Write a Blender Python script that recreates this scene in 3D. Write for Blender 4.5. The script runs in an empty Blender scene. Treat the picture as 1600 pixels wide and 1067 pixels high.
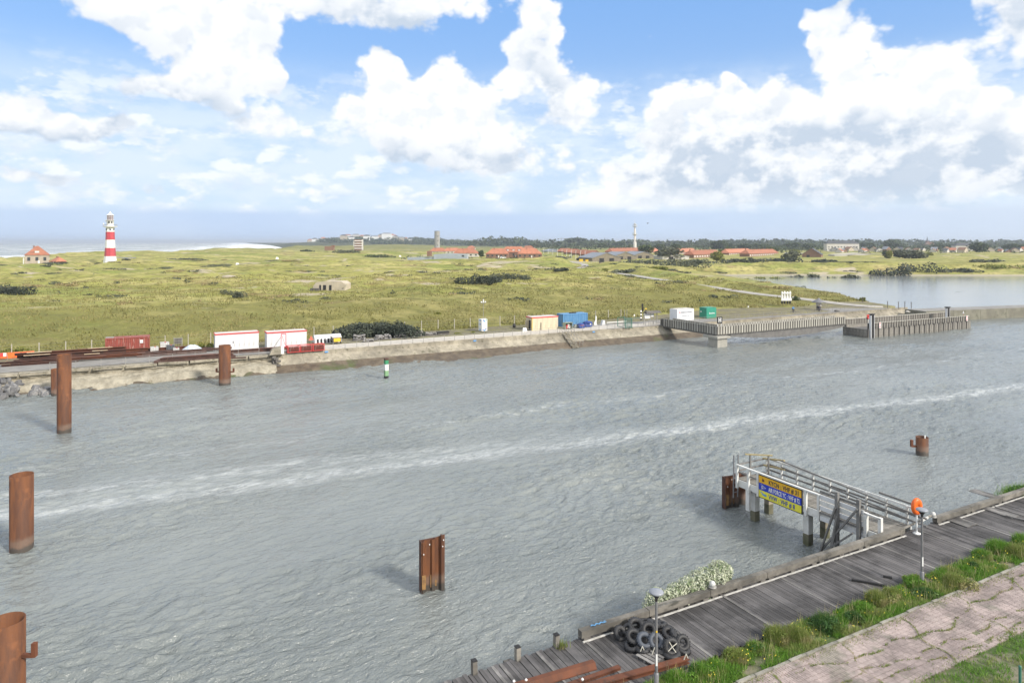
import bpy, bmesh, math, random
import numpy as np
from mathutils import Vector, Matrix, noise as mn
R = math.radians
random.seed(7)
SC = bpy.context.scene
COL = SC.collection
F = 1067.0; HC = 20.0          # focal length in photo pixels, camera height over the water

# ------------------------------------------------------------------ camera
cam = bpy.data.cameras.new('camera'); camo = bpy.data.objects.new('camera', cam); COL.objects.link(camo)
camo.location = (0, 0, HC); camo.rotation_euler = (R(90), 0, 0)
cam.sensor_width = 36; cam.lens = 24; cam.shift_y = -(533.5-378)/1600
cam.clip_start = .2; cam.clip_end = 60000
SC.camera = camo

# ------------------------------------------------------------------ node expression helper
class E:
    """a node socket with arithmetic"""
    def __init__(s, t, k): s.t = t; s.k = k
    def m(s, op, *a, clamp=False):
        n = s.t.nodes.new('ShaderNodeMath'); n.operation = op; n.use_clamp = clamp
        for i, v in enumerate((s,)+a):
            if isinstance(v, E): s.t.links.new(v.k, n.inputs[i])
            else: n.inputs[i].default_value = v
        return E(s.t, n.outputs[0])
    def __add__(s, o): return s.m('ADD', o)
    __radd__ = __add__
    def __sub__(s, o): return s.m('SUBTRACT', o)
    def __rsub__(s, o): return s.m('MULTIPLY', -1.0).m('ADD', o)
    def __mul__(s, o): return s.m('MULTIPLY', o)
    __rmul__ = __mul__
    def __truediv__(s, o): return s.m('DIVIDE', o)
    def cl(s): return s.m('ADD', 0.0, clamp=True)
    def ss(s, a, b, c=0.0, d=1.0):     # smoothstep a..b -> c..d
        n = s.t.nodes.new('ShaderNodeMapRange'); n.interpolation_type = 'SMOOTHSTEP'
        s.t.links.new(s.k, n.inputs[0])
        for i, v in enumerate((a, b, c, d)): n.inputs[i+1].default_value = v
        return E(s.t, n.outputs[0])
    def ln(s, a, b, c=0.0, d=1.0):
        n = s.t.nodes.new('ShaderNodeMapRange'); s.t.links.new(s.k, n.inputs[0])
        for i, v in enumerate((a, b, c, d)): n.inputs[i+1].default_value = v
        return E(s.t, n.outputs[0])
def xyz(t, x, y, z):
    n = t.nodes.new('ShaderNodeCombineXYZ')
    for i, v in enumerate((x, y, z)):
        if isinstance(v, E): t.links.new(v.k, n.inputs[i])
        else: n.inputs[i].default_value = v
    return E(t, n.outputs[0])
def sep(t, v):
    n = t.nodes.new('ShaderNodeSeparateXYZ'); t.links.new(v.k, n.inputs[0])
    return [E(t, o) for o in n.outputs]
def mapv(t, v, sc=(1,1,1), loc=(0,0,0), rot=(0,0,0)):
    n = t.nodes.new('ShaderNodeMapping'); t.links.new(v.k, n.inputs[0])
    n.inputs['Scale'].default_value = sc; n.inputs['Location'].default_value = loc; n.inputs['Rotation'].default_value = rot
    return E(t, n.outputs[0])
def noise(t, v, scale, detail=4, rough=.55, dist=0.0, col=False, dim='3D'):
    n = t.nodes.new('ShaderNodeTexNoise'); n.noise_dimensions = dim; t.links.new(v.k, n.inputs['Vector'])
    n.inputs['Scale'].default_value = scale; n.inputs['Detail'].default_value = detail
    n.inputs['Roughness'].default_value = rough; n.inputs['Distortion'].default_value = dist
    return E(t, n.outputs[1 if col else 0])
def voro(t, v, scale, detail=0, rough=.5, feat='F1', smooth=.6, rand=1.0, out='Distance', dim='3D'):
    n = t.nodes.new('ShaderNodeTexVoronoi'); n.feature = feat; n.voronoi_dimensions = dim; t.links.new(v.k, n.inputs['Vector'])
    n.inputs['Scale'].default_value = scale
    if feat != 'DISTANCE_TO_EDGE' or True:
        try: n.inputs['Detail'].default_value = detail; n.inputs['Roughness'].default_value = rough
        except Exception: pass
    if feat == 'SMOOTH_F1': n.inputs['Smoothness'].default_value = smooth
    n.inputs['Randomness'].default_value = rand
    return E(t, n.outputs[out])
def mixc(t, f, a, b, mode='MIX'):
    n = t.nodes.new('ShaderNodeMix'); n.data_type = 'RGBA'; n.blend_type = mode
    if isinstance(f, E): t.links.new(f.k, n.inputs[0])
    else: n.inputs[0].default_value = f
    for i, v in ((6, a), (7, b)):
        if isinstance(v, E): t.links.new(v.k, n.inputs[i])
        else: n.inputs[i].default_value = (*v[:3], 1)
    return E(t, n.outputs[2])

# ------------------------------------------------------------------ sun + sky
SUN_DIR = Vector((.80, -.60, 0)).normalized()      # towards the sun: behind the camera, to the right
SUN_EL = R(33)
w = bpy.data.worlds.new('World'); SC.world = w; w.use_nodes = True
T = w.node_tree; T.nodes.clear()
out = T.nodes.new('ShaderNodeOutputWorld'); bg = T.nodes.new('ShaderNodeBackground')
SKYS = .056
bg.inputs[1].default_value = SKYS; T.links.new(bg.outputs[0], out.inputs[0])
sk = T.nodes.new('ShaderNodeTexSky'); sk.sky_type = 'NISHITA'; sk.sun_disc = False
sk.sun_elevation = SUN_EL; sk.sun_rotation = math.atan2(SUN_DIR.x, SUN_DIR.y)
sk.air_density = 1.0; sk.dust_density = .6; sk.ozone_density = 1.5; sk.altitude = 20
tc = T.nodes.new('ShaderNodeTexCoord'); DIR = E(T, tc.outputs['Generated'])
dx, dy, dz = sep(T, DIR)
az = dx.m('ARCTAN2', dy)
el = dz.m('ARCSINE')
def pa(px, py):      # direction angles of a place in the sky
    a = math.atan((px-800)/F); e = math.atan((378-py)/F*math.cos(a)); return a, e
# cumulus bodies: centre x,y and half sizes (photo pixels), strength
CUM = [(300,15,150,100,1.15),(190,-30,270,70,1.15),(370,110,85,62,1.15),(240,140,95,34,.9),(640,0,160,72,1.2),(560,-20,90,40,.9),(25,180,95,50,1.15),(140,200,75,38,1.0),
 (842,25,40,62,1.15),(885,150,78,60,1.15),(815,95,34,52,1.0),(600,178,84,66,1.2),(695,205,90,72,1.15),(590,120,28,36,1.05),(680,132,32,32,1.05),(745,165,46,52,1.05),
 (790,248,140,44,.8),(1062,178,60,70,1.2),(1140,160,44,44,1.05),(1230,165,62,64,1.15),(1282,48,32,38,1.15),(1328,78,56,56,1.15),(1380,140,90,76,1.2),
 (1455,102,60,60,1.15),(1505,160,58,66,1.1),(1400,235,190,75,1.15),(1170,245,170,62,1.05),(1132,130,18,22,1.),(1545,205,60,58,1.1),(1615,190,40,80,1.1),(1590,45,68,46,1.15),(1575,-8,80,28,1.0),
 (1300,298,350,42,1.05),(1000,290,130,38,.8),(425,200,95,36,.8),(60,278,85,22,.95),(250,296,60,18,.6),(480,295,120,24,.62),(930,318,100,18,1.05),(620,310,90,16,.55),
 (1010,58,28,10,.40),(1350,-8,120,16,.6),(440,112,40,20,.85)]
def cloudB():
    # the bodies, with an outline wobbled so that none keeps its ellipse
    v = xyz(T, az, el*1.25, 0.0)
    wc = noise(T, v, 9, 2, .6, col=True, dim='2D'); wx, wy, wz = sep(T, wc)
    A2 = az + (wx-.5)*.075; Z2 = el + (wy-.5)*.06
    tot = None
    for (cx, cy, rx, ry, s) in CUM:
        a, e = pa(cx, cy); ca = math.cos(a)
        n = T.nodes.new('ShaderNodeMapping'); n.inputs['Location'].default_value = (-a/(rx/F*ca*ca), -e/(ry/F*ca), 0)
        n.inputs['Scale'].default_value = (1/(rx/F*ca*ca), 1/(ry/F*ca), 0)
        P = xyz(T, A2, Z2, 0.0) if tot is None else P
        T.links.new(P.k, n.inputs[0])
        d = T.nodes.new('ShaderNodeVectorMath'); d.operation = 'DOT_PRODUCT'
        T.links.new(n.outputs[0], d.inputs[0]); T.links.new(n.outputs[0], d.inputs[1])
        b = (E(T, d.outputs['Value'])*-1.3).m('EXPONENT')
        q = sep(T, E(T, n.outputs[0]))[1]*b
        vt = q if tot is None else vt + q
        ws = b if tot is None else ws + b
        tot = b*(s*1.25) if tot is None else b.m('MULTIPLY_ADD', s*1.25, tot)
    return tot.m('MINIMUM', 1.25), vt/(ws+.06)
def detail(off):
    v = xyz(T, az + off[0], (el + off[1])*1.25, 0.0)
    bil = voro(T, v, 19, 3, .55, 'F1', dim='2D')
    return (noise(T, v, 12, 7, .55, dim='2D')-.5)*.5 - bil*.5
B0, VT = cloudB(); t0_ = detail((0, 0)); t1_ = detail((-.010, .014))
D0 = B0 + t0_
# the rest of the sky, where no body is placed, carries the same kind of cloud
vv = xyz(T, dx, dy, dz*1.8)
gen = noise(T, vv, 3.2, 5, .58)
back = dy.ss(.62, .25)                                  # outside the frame the noise places the clouds
up = el.ss(.33, .42)  # extra unseen cloud overhead, added to brighten the water's reflections
other = (back.m('MAXIMUM', up))*(gen.ss(.36, .50)*1.2)
dens = D0.m('MAXIMUM', other)
alpha = dens.ss(.27, .62)
# relief: how much denser it gets away from the light
rel = (t0_ - t1_)*1.6 + (el*0.0)
thick = D0.ss(.6, 1.5)
GREY = [(1090,235,75,30),(1240,262,85,40),(1360,282,140,34),(1430,240,90,22),(610,150,0.1,0.1),(700,255,110,20),(230,160,110,22),(260,255,120,30),(600,55,110,20),(840,140,20,40),(1360,205,60,15),(60,240,90,20),(1470,300,120,18),(1180,215,40,14),(1380,-5,60,12),(1560,20,50,25),(1050,260,50,20)]
gtot = None
vg = xyz(T, az, el*1.4, 3.0)
wg = noise(T, vg, 11, 2, .6, col=True, dim='2D'); gx, gy, gz = sep(T, wg)
for (cx, cy, rx, ry) in GREY:
    a, e = pa(cx, cy); u = (az + (gx-.5)*.11 - a)/(rx/F); q = (el + (gy-.5)*.07 - e)/(ry/F)
    b = ((u.m('MULTIPLY', u)+q.m('MULTIPLY', q))*-.5).m('EXPONENT')
    gtot = b if gtot is None else gtot + b
gn = noise(T, vg, 16, 5, .6, dim='2D')
grey = (gtot.m('MINIMUM', 1.0)*(gn.ss(.36, .60)*.85+.15))
shade = (1.0 - (rel*-1.0).ss(-.1, .4)*.30 - VT.ss(-.05, -.95)*.55*(gn*.8+.6) - grey*.95 + (gn-.5)*.15).cl()
ccol = mixc(T, shade, (5.6, 6.5, 7.7), (9.9, 10.0, 10.1))
# veil of distant low cloud, then the blue-grey rain band on the horizon
vl = xyz(T, az, el*2.6, 7.0)
ln_ = noise(T, vl, 10, 6, .58, dim='2D')
veil = el.ss(.27, .13)*(ln_.ss(.30, .60)*.55+.45)*.92
vp = xyz(T, az, el*2.1, 11.0); vq = xyz(T, az-.012, el*2.1+.028, 11.0)
pf = noise(T, vp, 13, 6, .6, dim='2D'); pg = noise(T, vq, 13, 6, .6, dim='2D')
puff = (pf + (voro(T, vp, 22, 2, .5, dim='2D')*-.22)).ss(.30, .46)*el.ss(.255, .16)*el.ss(.03, .045)
pcol = mixc(T, ((pf-pg)*3.2+.45).cl(), (6.9, 7.9, 9.2), (9.3, 9.7, 10.0))
# deeper blue overhead, pale below
tint = mixc(T, el.ss(.0, .33), (.80, .96, 1.12), (.80, 1.03, 1.25))
skyc = mixc(T, 1.0, E(T, sk.outputs[0]), tint, 'MULTIPLY')
blue = mixc(T, el.ss(.04, .36), (5.8, 7.4, 9.8), (2.9, 5.5, 10.2))
skyc = mixc(T, .65, skyc, blue)
c1 = mixc(T, veil, skyc, (7.3, 8.4, 9.7)); c1 = mixc(T, puff*.85, c1, pcol)
c2 = mixc(T, alpha*el.ss(.030, .078), c1, ccol)
band = el.ss(.050, .036)
bcol = mixc(T, az.ss(.1, .65), (5.3, 6.7, 9.0), (6.3, 7.3, 8.8))
c3 = mixc(T, band*(noise(T, vl, 4, 2, .5, dim='2D').ss(.2, .7)*.35+.6), c2, bcol)
T.links.new(c3.k, bg.inputs[0])

w.cycles.sampling_method = 'MANUAL'; w.cycles.sample_map_resolution = 256
sun = bpy.data.lights.new('sun', 'SUN'); suno = bpy.data.objects.new('sun', sun); COL.objects.link(suno)
sun.energy = 2.5; sun.angle = R(8); sun.color = (1, .93, .83)
sv = Vector((SUN_DIR.x*math.cos(SUN_EL), SUN_DIR.y*math.cos(SUN_EL), math.sin(SUN_EL)))
suno.rotation_euler = sv.to_track_quat('Z', 'Y').to_euler(); suno.location = (60, -60, 90)

vs = SC.view_settings; vs.view_transform = 'Standard'; vs.look = 'None'; vs.gamma = 1; vs.use_curve_mapping = False; vs.exposure = 0.97
SC.cycles.use_denoising = True
SC.cycles.max_bounces = 5; SC.cycles.volume_bounces = 0; SC.cycles.transparent_max_bounces = 6
SC.cycles.sample_clamp_direct = 5; SC.cycles.sample_clamp_indirect = 4
SC.cycles.caustics_reflective = False; SC.cycles.caustics_refractive = False
# ------------------------------------------------------------------ frames of reference
EX = Vector((.883, .469, 0)).normalized(); NX = Vector((-EX.y, EX.x, 0)); QA = math.atan2(EX.y, EX.x)
Q = 2.55                       # height of both quays over the water
def W(t, d, z=0.0): return EX*t + NX*d + Vector((0, 0, z))      # along / across the channel
def G(px, py, z=Q):            # the point of the level z that the photo shows at px, py
    Y = (HC-z)*F/(py-378); return Vector(((px-800)/F*Y, Y, z))
def td(p): return p.dot(EX), p.dot(NX)

# ------------------------------------------------------------------ materials
def pm(name, c1, c2=None, scale=3.0, rough=.7, metal=0.0, bump=0.0, c3=None, s3=.6, t3=.6, stretch=(1,1,1), rnd=0.0, bscale=None, spec=.5, coord='Object', detail=5):
    m = bpy.data.materials.new(name); m.use_nodes = True; t = m.node_tree
    b = t.nodes['Principled BSDF']; b.inputs['Roughness'].default_value = rough; b.inputs['Metallic'].default_value = metal
    b.inputs['Specular IOR Level'].default_value = spec
    tcn = t.nodes.new('ShaderNodeTexCoord'); V = E(t, tcn.outputs[coord])
    V = mapv(t, V, stretch)
    c2 = c2 or tuple(x*.8 for x in c1)
    nz = noise(t, V, scale, detail, .6)
    c = mixc(t, nz.ss(.35, .65), c1, c2)
    if c3: c = mixc(t, noise(t, V, s3, 5, .65).ss(t3, t3+.12), c, c3)
    if rnd:
        oi = t.nodes.new('ShaderNodeObjectInfo'); r = E(t, oi.outputs['Random'])
        c = mixc(t, 1.0, c, xyz(t, r*rnd+(1-rnd*.5), r*rnd+(1-rnd*.5), r*rnd+(1-rnd*.5)), 'MULTIPLY')
    t.links.new(c.k, b.inputs['Base Color'])
    if bump:
        bn = t.nodes.new('ShaderNodeBump'); bn.inputs['Distance'].default_value = bump
        t.links.new(noise(t, V, bscale or scale*3, 5, .6).k, bn.inputs['Height']); t.links.new(bn.outputs[0], b.inputs['Normal'])
    return m
def leafmat(name, c1, c2, c3=None, s=1.5, tr=.25):
    m = bpy.data.materials.new(name); m.use_nodes = True; t = m.node_tree; b = t.nodes['Principled BSDF']
    b.inputs['Roughness'].default_value = .65; b.inputs['Specular IOR Level'].default_value = .25
    g = t.nodes.new('ShaderNodeNewGeometry'); r = E(t, g.outputs['Random Per Island'])
    tcn = t.nodes.new('ShaderNodeTexCoord'); V = E(t, tcn.outputs['Object'])
    c = mixc(t, r, c1, c2)
    if c3: c = mixc(t, noise(t, V, s, 3).ss(.48, .62), c, c3)
    t.links.new(c.k, b.inputs['Base Color'])
    tl = t.nodes.new('ShaderNodeBsdfTranslucent'); t.links.new(c.k, tl.inputs[0])
    mx = t.nodes.new('ShaderNodeMixShader'); mx.inputs[0].default_value = tr
    t.links.new(b.outputs[0], mx.inputs[1]); t.links.new(tl.outputs[0], mx.inputs[2])
    t.links.new(mx.outputs[0], t.nodes['Material Output'].inputs[0])
    return m

# ------------------------------------------------------------------ meshes
class MB:
    def __init__(s): s.v = []; s.f = []; s.sm = []
    def add(s, vs, fs, smooth=False):
        o = len(s.v); s.v += [tuple(v) for v in vs]; s.f += [tuple(i+o for i in f) for f in fs]; s.sm += [smooth]*len(fs); return s
    def box(s, c, sz, rz=0.0, M=None, taper=1.0):
        x, y, z = sz[0]/2, sz[1]/2, sz[2]/2
        vs = [Vector((i*x*(taper if k > 0 else 1), j*y*(taper if k > 0 else 1), k*z)) for k in (-1, 1) for j in (-1, 1) for i in (-1, 1)]
        m = M or Matrix.Rotation(rz, 4, 'Z')
        vs = [m @ v + Vector(c) for v in vs]
        return s.add(vs, [(0,2,3,1), (4,5,7,6), (0,1,5,4), (2,6,7,3), (0,4,6,2), (1,3,7,5)])
    def bar(s, a, b, w, h=None, up=(0,0,1)):      # square bar from a to b
        a = Vector(a); b = Vector(b); h = h or w; z = (b-a); L = z.length; z.normalize()
        u = Vector(up)
        if abs(z.dot(u)) > .98: u = Vector((1, 0, 0))
        x = u.cross(z).normalized(); y = z.cross(x)
        M = Matrix((x, y, z)).transposed().to_4x4()
        return s.box((a+b)/2, (w, h, L), M=M)
    def tube(s, a, b, r, n=8, r2=None, caps=True, smooth=True):
        a = Vector(a); b = Vector(b); r2 = r if r2 is None else r2; z = (b-a).normalized()
        u = Vector((0, 0, 1)) if abs(z.z) < .98 else Vector((1, 0, 0))
        x = u.cross(z).normalized(); y = z.cross(x)
        vs = []
        for p, q in ((a, r), (b, r2)):
            for i in range(n):
                g = 2*math.pi*i/n; vs.append(p + x*math.cos(g)*q + y*math.sin(g)*q)
        s.add(vs, [(i, (i+1) % n, n+(i+1) % n, n+i) for i in range(n)], smooth)
        if caps: s.add(vs, [tuple(range(n-1, -1, -1)), tuple(range(n, 2*n))])
        return s
    def lathe(s, prof, n=16, c=(0,0,0), smooth=True, a0=0.0):
        vs = []; c = Vector(c)
        for r, z in prof:
            for i in range(n):
                g = a0 + 2*math.pi*i/n; vs.append(c + Vector((r*math.cos(g), r*math.sin(g), z)))
        fs = [(k*n+i, k*n+(i+1) % n, (k+1)*n+(i+1) % n, (k+1)*n+i) for k in range(len(prof)-1) for i in range(n)]
        return s.add(vs, fs, smooth)
    def prism(s, poly, z0, z1, M=None):
        n = len(poly); m = M or Matrix()
        vs = [m @ Vector((x, y, z)) for z in (z0, z1) for x, y in poly]
        return s.add(vs, [tuple(range(n-1, -1, -1)), tuple(range(n, 2*n))] + [(i, (i+1) % n, n+(i+1) % n, n+i) for i in range(n)])
    def torus(s, c, R0, r, axis=(0,0,1), n=18, k=8, sq=1.0):
        c = Vector(c); z = Vector(axis).normalized(); u = Vector((0,0,1)) if abs(z.z) < .9 else Vector((1,0,0))
        x = u.cross(z).normalized(); y = z.cross(x); vs = []
        for i in range(n):
            g = 2*math.pi*i/n; rd = x*math.cos(g)+y*math.sin(g)
            for j in range(k):
                h = 2*math.pi*j/k; vs.append(c + rd*(R0+r*math.cos(h)) + z*r*sq*math.sin(h))
        return s.add(vs, [(i*k+j, ((i+1) % n)*k+j, ((i+1) % n)*k+(j+1) % k, i*k+(j+1) % k) for i in range(n) for j in range(k)], True)
    def build(s, name, mat, parent=None, **kw):
        me = bpy.data.meshes.new(name); me.from_pydata(s.v, [], s.f); me.validate()
        if len(me.polygons) == len(s.sm): me.polygons.foreach_set('use_smooth', s.sm)
        me.materials.append(mat); o = bpy.data.objects.new(name, me); COL.objects.link(o)
        if parent: o.parent = parent
        for k, v in kw.items(): o[k] = v
        return o
def npmesh(name, V, Fc, mat, smooth=True, **kw):     # big arrays: V (n,3), Fc (m,k)
    me = bpy.data.meshes.new(name); k = Fc.shape[1]
    me.vertices.add(len(V)); me.vertices.foreach_set('co', V.astype(np.float32).ravel())
    me.loops.add(Fc.size); me.loops.foreach_set('vertex_index', Fc.astype(np.int32).ravel())
    me.polygons.add(len(Fc)); me.polygons.foreach_set('loop_start', np.arange(0, Fc.size, k, dtype=np.int32))
    me.polygons.foreach_set('loop_total', np.full(len(Fc), k, dtype=np.int32))
    me.polygons.foreach_set('use_smooth', np.full(len(Fc), smooth))
    me.update(calc_edges=True); me.materials.append(mat)
    o = bpy.data.objects.new(name, me); COL.objects.link(o)
    for a, v in kw.items(): o[a] = v
    return o
def thing(name, label, cat, loc=(0,0,0), rz=0.0, group=None):
    o = bpy.data.objects.new(name, None); o.empty_display_size = .3; COL.objects.link(o)
    o.location = loc; o.rotation_euler = (0, 0, rz); o['label'] = label; o['category'] = cat
    if group: o['group'] = group
    return o
def tag(o, label, cat, group=None):
    o['label'] = label; o['category'] = cat
    if group: o['group'] = group
    return o
def dup(root, loc, rz=None, label=None):
    r = root.copy(); COL.objects.link(r); r.location = loc
    if rz is not None: r.rotation_euler = (0, 0, rz)
    if label: r['label'] = label
    for ch in list(root.children):
        c = ch.copy(); COL.objects.link(c); c.parent = r
        for g in ch.children:
            k = g.copy(); COL.objects.link(k); k.parent = c
    return r
def again(o, loc, rot=None, parent=None):           # one more piece sharing its mesh
    c = o.copy(); COL.objects.link(c); c.location = loc
    if rot is not None: c.rotation_euler = rot
    if parent: c.parent = parent
    return c
def leaves(els, n, size, seed=0, shell=.75, up=0.0, asp=1.6):
    """n leaf-sized quads through the ellipsoids els = [(x,y,z,rx,ry,rz)]"""
    rg = np.random.default_rng(seed); els = np.array(els, float); vol = els[:,3]*els[:,4]*els[:,5]; k = rg.choice(len(els), n, p=vol/vol.sum())
    d = rg.normal(size=(n,3)); d /= np.linalg.norm(d, axis=1)[:,None]
    rr = (shell + (1-shell)*rg.random(n)**.5)*(1+rg.normal(0,.07,n)); c = els[k,:3] + d*rr[:,None]*els[k,3:]
    keep = c[:,2] > (els[:,2]-els[:,5]).min(); c = c[keep]; d = d[keep]; n = len(c)
    nr = d + rg.normal(size=(n,3))*.8 + np.array([0,0,up]); nr /= np.linalg.norm(nr, axis=1)[:,None]
    a = np.cross(nr, rg.normal(size=(n,3))); a /= np.linalg.norm(a, axis=1)[:,None]; b = np.cross(nr, a)
    s = size*(.6+.8*rg.random(n))[:,None]; a = a*s*asp*.5; b = b*s*.5
    V = np.stack([c-a, c-b, c+a, c+b], 1).reshape(-1,3); Fc = np.arange(4*n).reshape(-1,4)
    return V, Fc
def blades(P, h, wd, seed=0, lean=.35):
    """grass blades (bent, 2 quads->3 tris as quad+tri collapsed to quads) rooted at P (n,3)"""
    rg = np.random.default_rng(seed); n = len(P); g = rg.random(n)*2*np.pi
    s = np.stack([np.cos(g), np.sin(g), 0*g], 1); g2 = rg.random(n)*2*np.pi; l = rg.random(n)*lean
    top = P + np.stack([np.cos(g2)*l*h, np.sin(g2)*l*h, h*(1-.3*l)], 1); ww = (wd*(.6+.8*rg.random(n)))[:,None]
    V = np.stack([P - s*ww, P + s*ww, top + s*ww*.25, top - s*ww*.25], 1).reshape(-1,3)
    return V, np.arange(4*n).reshape(-1,4)
# numpy gradient noise
_rg = np.random.default_rng(3); _perm = _rg.permutation(512); _gr = np.array([(math.cos(a), math.sin(a)) for a in _rg.random(512)*6.283])
def pn(x, y):
    xi = np.floor(x).astype(int); yi = np.floor(y).astype(int); xf = x-xi; yf = y-yi
    u = xf*xf*xf*(xf*(xf*6-15)+10); v = yf*yf*yf*(yf*(yf*6-15)+10)
    def g(a, b, fx, fy):
        k = _perm[(_perm[a & 511] + b) & 511]; return _gr[k,0]*fx + _gr[k,1]*fy
    a = g(xi, yi, xf, yf); b = g(xi+1, yi, xf-1, yf); c = g(xi, yi+1, xf, yf-1); d = g(xi+1, yi+1, xf-1, yf-1)
    return (a*(1-u)+b*u)*(1-v) + (c*(1-u)+d*u)*v
def fb(x, y, o=4, r=.5):
    s = 0*x; a = 1.0
    for i in range(o): s = s + a*pn(x*2**i+17.3*i, y*2**i-9.1*i); a *= r
    return s
# ------------------------------------------------------------------ terrain
def seg_d(x, y, P):           # distance to a polyline
    best = None
    for (ax, ay), (bx, by) in zip(P[:-1], P[1:]):
        ux, uy = bx-ax, by-ay; k = np.clip(((x-ax)*ux+(y-ay)*uy)/(ux*ux+uy*uy), 0, 1)
        q = np.hypot(x-ax-k*ux, y-ay-k*uy); best = q if best is None else np.minimum(best, q)
    return best
def inpoly(x, y, P):
    r = np.zeros(x.shape, bool); n = len(P)
    for i in range(n):
        ax, ay = P[i]; bx, by = P[(i+1) % n]
        c = ((ay > y) != (by > y)) & (x < (bx-ax)*(y-ay)/(by-ay+1e-9)+ax); r ^= c
    return r
LAKE = [(107,186),(120,189),(141,195),(260,232),(700,380),(900,470),(600,425),(330,398),(200,402),(150,404),(122,402),(112,396),(108,372),(107,330),(107,290),(108,240),(107,205)]
COAST = [(-470,0),(-430,300),(-412,500),(-396,700),(-400,1000),(-440,1300),(-540,1650),(-850,2500),(-1500,4200),(-3500,9000)]
ROAD = [tuple(G(px,py,z).xy) for px,py,z in ((1420,482,2.6),(1340,479,2.7),(1250,466,3.6),(1190,459,4.2),(1110,447,4.9),(1040,438,5.3),(985,431,5.4),(940,426,5.4),(905,421,5.4),(915,416,5.3),(912,413,5.2),(880,408,5.),(868,404,5.))]
FARD = 111.6
DUNES = [(-60,330,30,1.2,14),(-150,320,55,1.5,20),(40,300,60,1.6,22),(10,215,45,1.3,12),(-230,380,60,2.4,25),(-330,450,90,3.6,28),(-300,600,110,4.5,60),(-340,850,90,4.5,110),(-100,480,80,2.8,30),(-20,430,60,2.2,20),(-160,700,120,3.6,50),(-330,1250,160,5.5,150),(-260,1500,150,7,120),(50,172,20,.8,12),(-60,620,60,4.2,40),(40,520,30,2.6,12),(100,222,7,.9,26),(-90,240,16,1.6,9),(-40,225,14,1.3,8),(-170,260,24,1.9,12),(5,260,20,1.5,9),(-130,210,20,1.2,8),(-230,300,30,2.2,12),(-20,350,34,2.2,10),(-110,400,40,3.0,14),(20,420,40,2.4,14)]
PADS = [(-242,412,16,5.2,90),(-319,455,34,5.2,170),(-296,445,14,5.4,120),(-57,196,9,6.0,14),(-98,246,8,6.0,12),(-120,515,60,6.0,60),(-90,620,60,5.4,70),(10,600,75,5.2,80),(110,540,70,5.0,80),(105,470,26,5.1,60),(240,610,100,4.9,130)]
def height(x, y):
    d = -EX.y*x + EX.x*y; t = EX.x*x + EX.y*y
    sm = lambda a: np.clip(a, 0, 1)**2*(3-2*np.clip(a, 0, 1))
    h = Q-.03 + sm((d-127)/40)*3.3
    k = sm((d-128)/50)
    h = h + k*(fb(x/70, y/60, 4)*1.9 + (.45-np.abs(fb(x/24, y/20, 3)))*2.0*np.clip((y-150)/60,.3,1) + np.abs(fb(x/150+3, y/150, 2))*1.2)
    h = h + sm((d-126.5)/6)*fb(x/5, y/6, 2)*.22
    for (cx, cy, rx, a, ry) in DUNES: h = h + a*np.exp(-((x-cx)/rx)**2-((y-cy)/ry)**2)
    # a valley of lower ground towards the barracks, hills on the horizon
    h = h + sm((y-2300)/600)*30*np.clip(fb(x/260+5, y/2500, 3)*.5+.55, 0, 1)*sm((-x-100)/400)*sm((x+1150)/500)
    h = h + sm((y-1600)/700)*5*np.abs(fb(x/500, y/500, 3))
    for (cx, cy, rx, z_, ry) in PADS:
        kk = sm(1.6-np.hypot((x-cx)/rx, np.where(y < cy, (y-cy)/ry, (y-cy)/rx))); h = h*(1-kk) + np.minimum(h, z_)*kk*.5 + z_*kk*.5
    # road cutting
    rd = seg_d(x, y, ROAD)
    ip = np.interp(y, [168,178,204,235,290,330,420], [Q-.01,Q,3.7,4.6,5.7,6.0,5.4])
    w_ = sm(1-(rd-2.8)/13); h = h*(1-w_) + w_*ip*np.where(y > 165, 1, 0) + w_*h*np.where(y > 165, 0, 1)
    cap = 4.1 + np.clip((90-x)*.14, 0, 6); yc = np.clip(np.minimum((y-195)/20, (390-y)/20), 0, 1); h = np.where(x > 60, h*(1-yc)+np.minimum(h, cap)*yc, h)
    # lake
    L = seg_d(x, y, LAKE+[LAKE[0]]); ins = inpoly(x, y, LAKE)
    far = sm((y-380)/15)
    lk = np.where(ins, -np.minimum(L*.25, 2), .12 + L*(.62*(1-far)+.10*far) + np.maximum(L-14, 0)*.3 + far*sm((L-2)/3)*.9)
    h = np.where(y > 160, np.minimum(h, lk), h)
    # sea
    cx = np.interp(y, [p[1] for p in COAST], [p[0] for p in COAST]); s = x - cx
    h = h + np.exp(-((s-42)/26)**2)*2.2*(.6+fb(x/40, y/60, 3))
    h = np.where(s < 45, np.minimum(h, s*.16 - .2 + np.maximum(s-14, 0)*.25), h); h = np.maximum(h, -3)
    # the channel and the dam at the right
    h = np.where(d < 113, np.minimum(h, -3 + (d-112)*4), h)
    dm = ((y - 172) - (x-107)*.30); h = np.where((x > 103) & (dm < 16), np.minimum(h, -2), h)
    return h
def grid(us, ys):
    U, Y = np.meshgrid(us, ys); X = U*Y; n, m = X.shape
    i = np.arange(n*m).reshape(n, m)
    Fc = np.stack([i[:-1,:-1], i[:-1,1:], i[1:,1:], i[1:,:-1]], -1).reshape(-1,4)
    return X, Y, Fc
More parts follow.
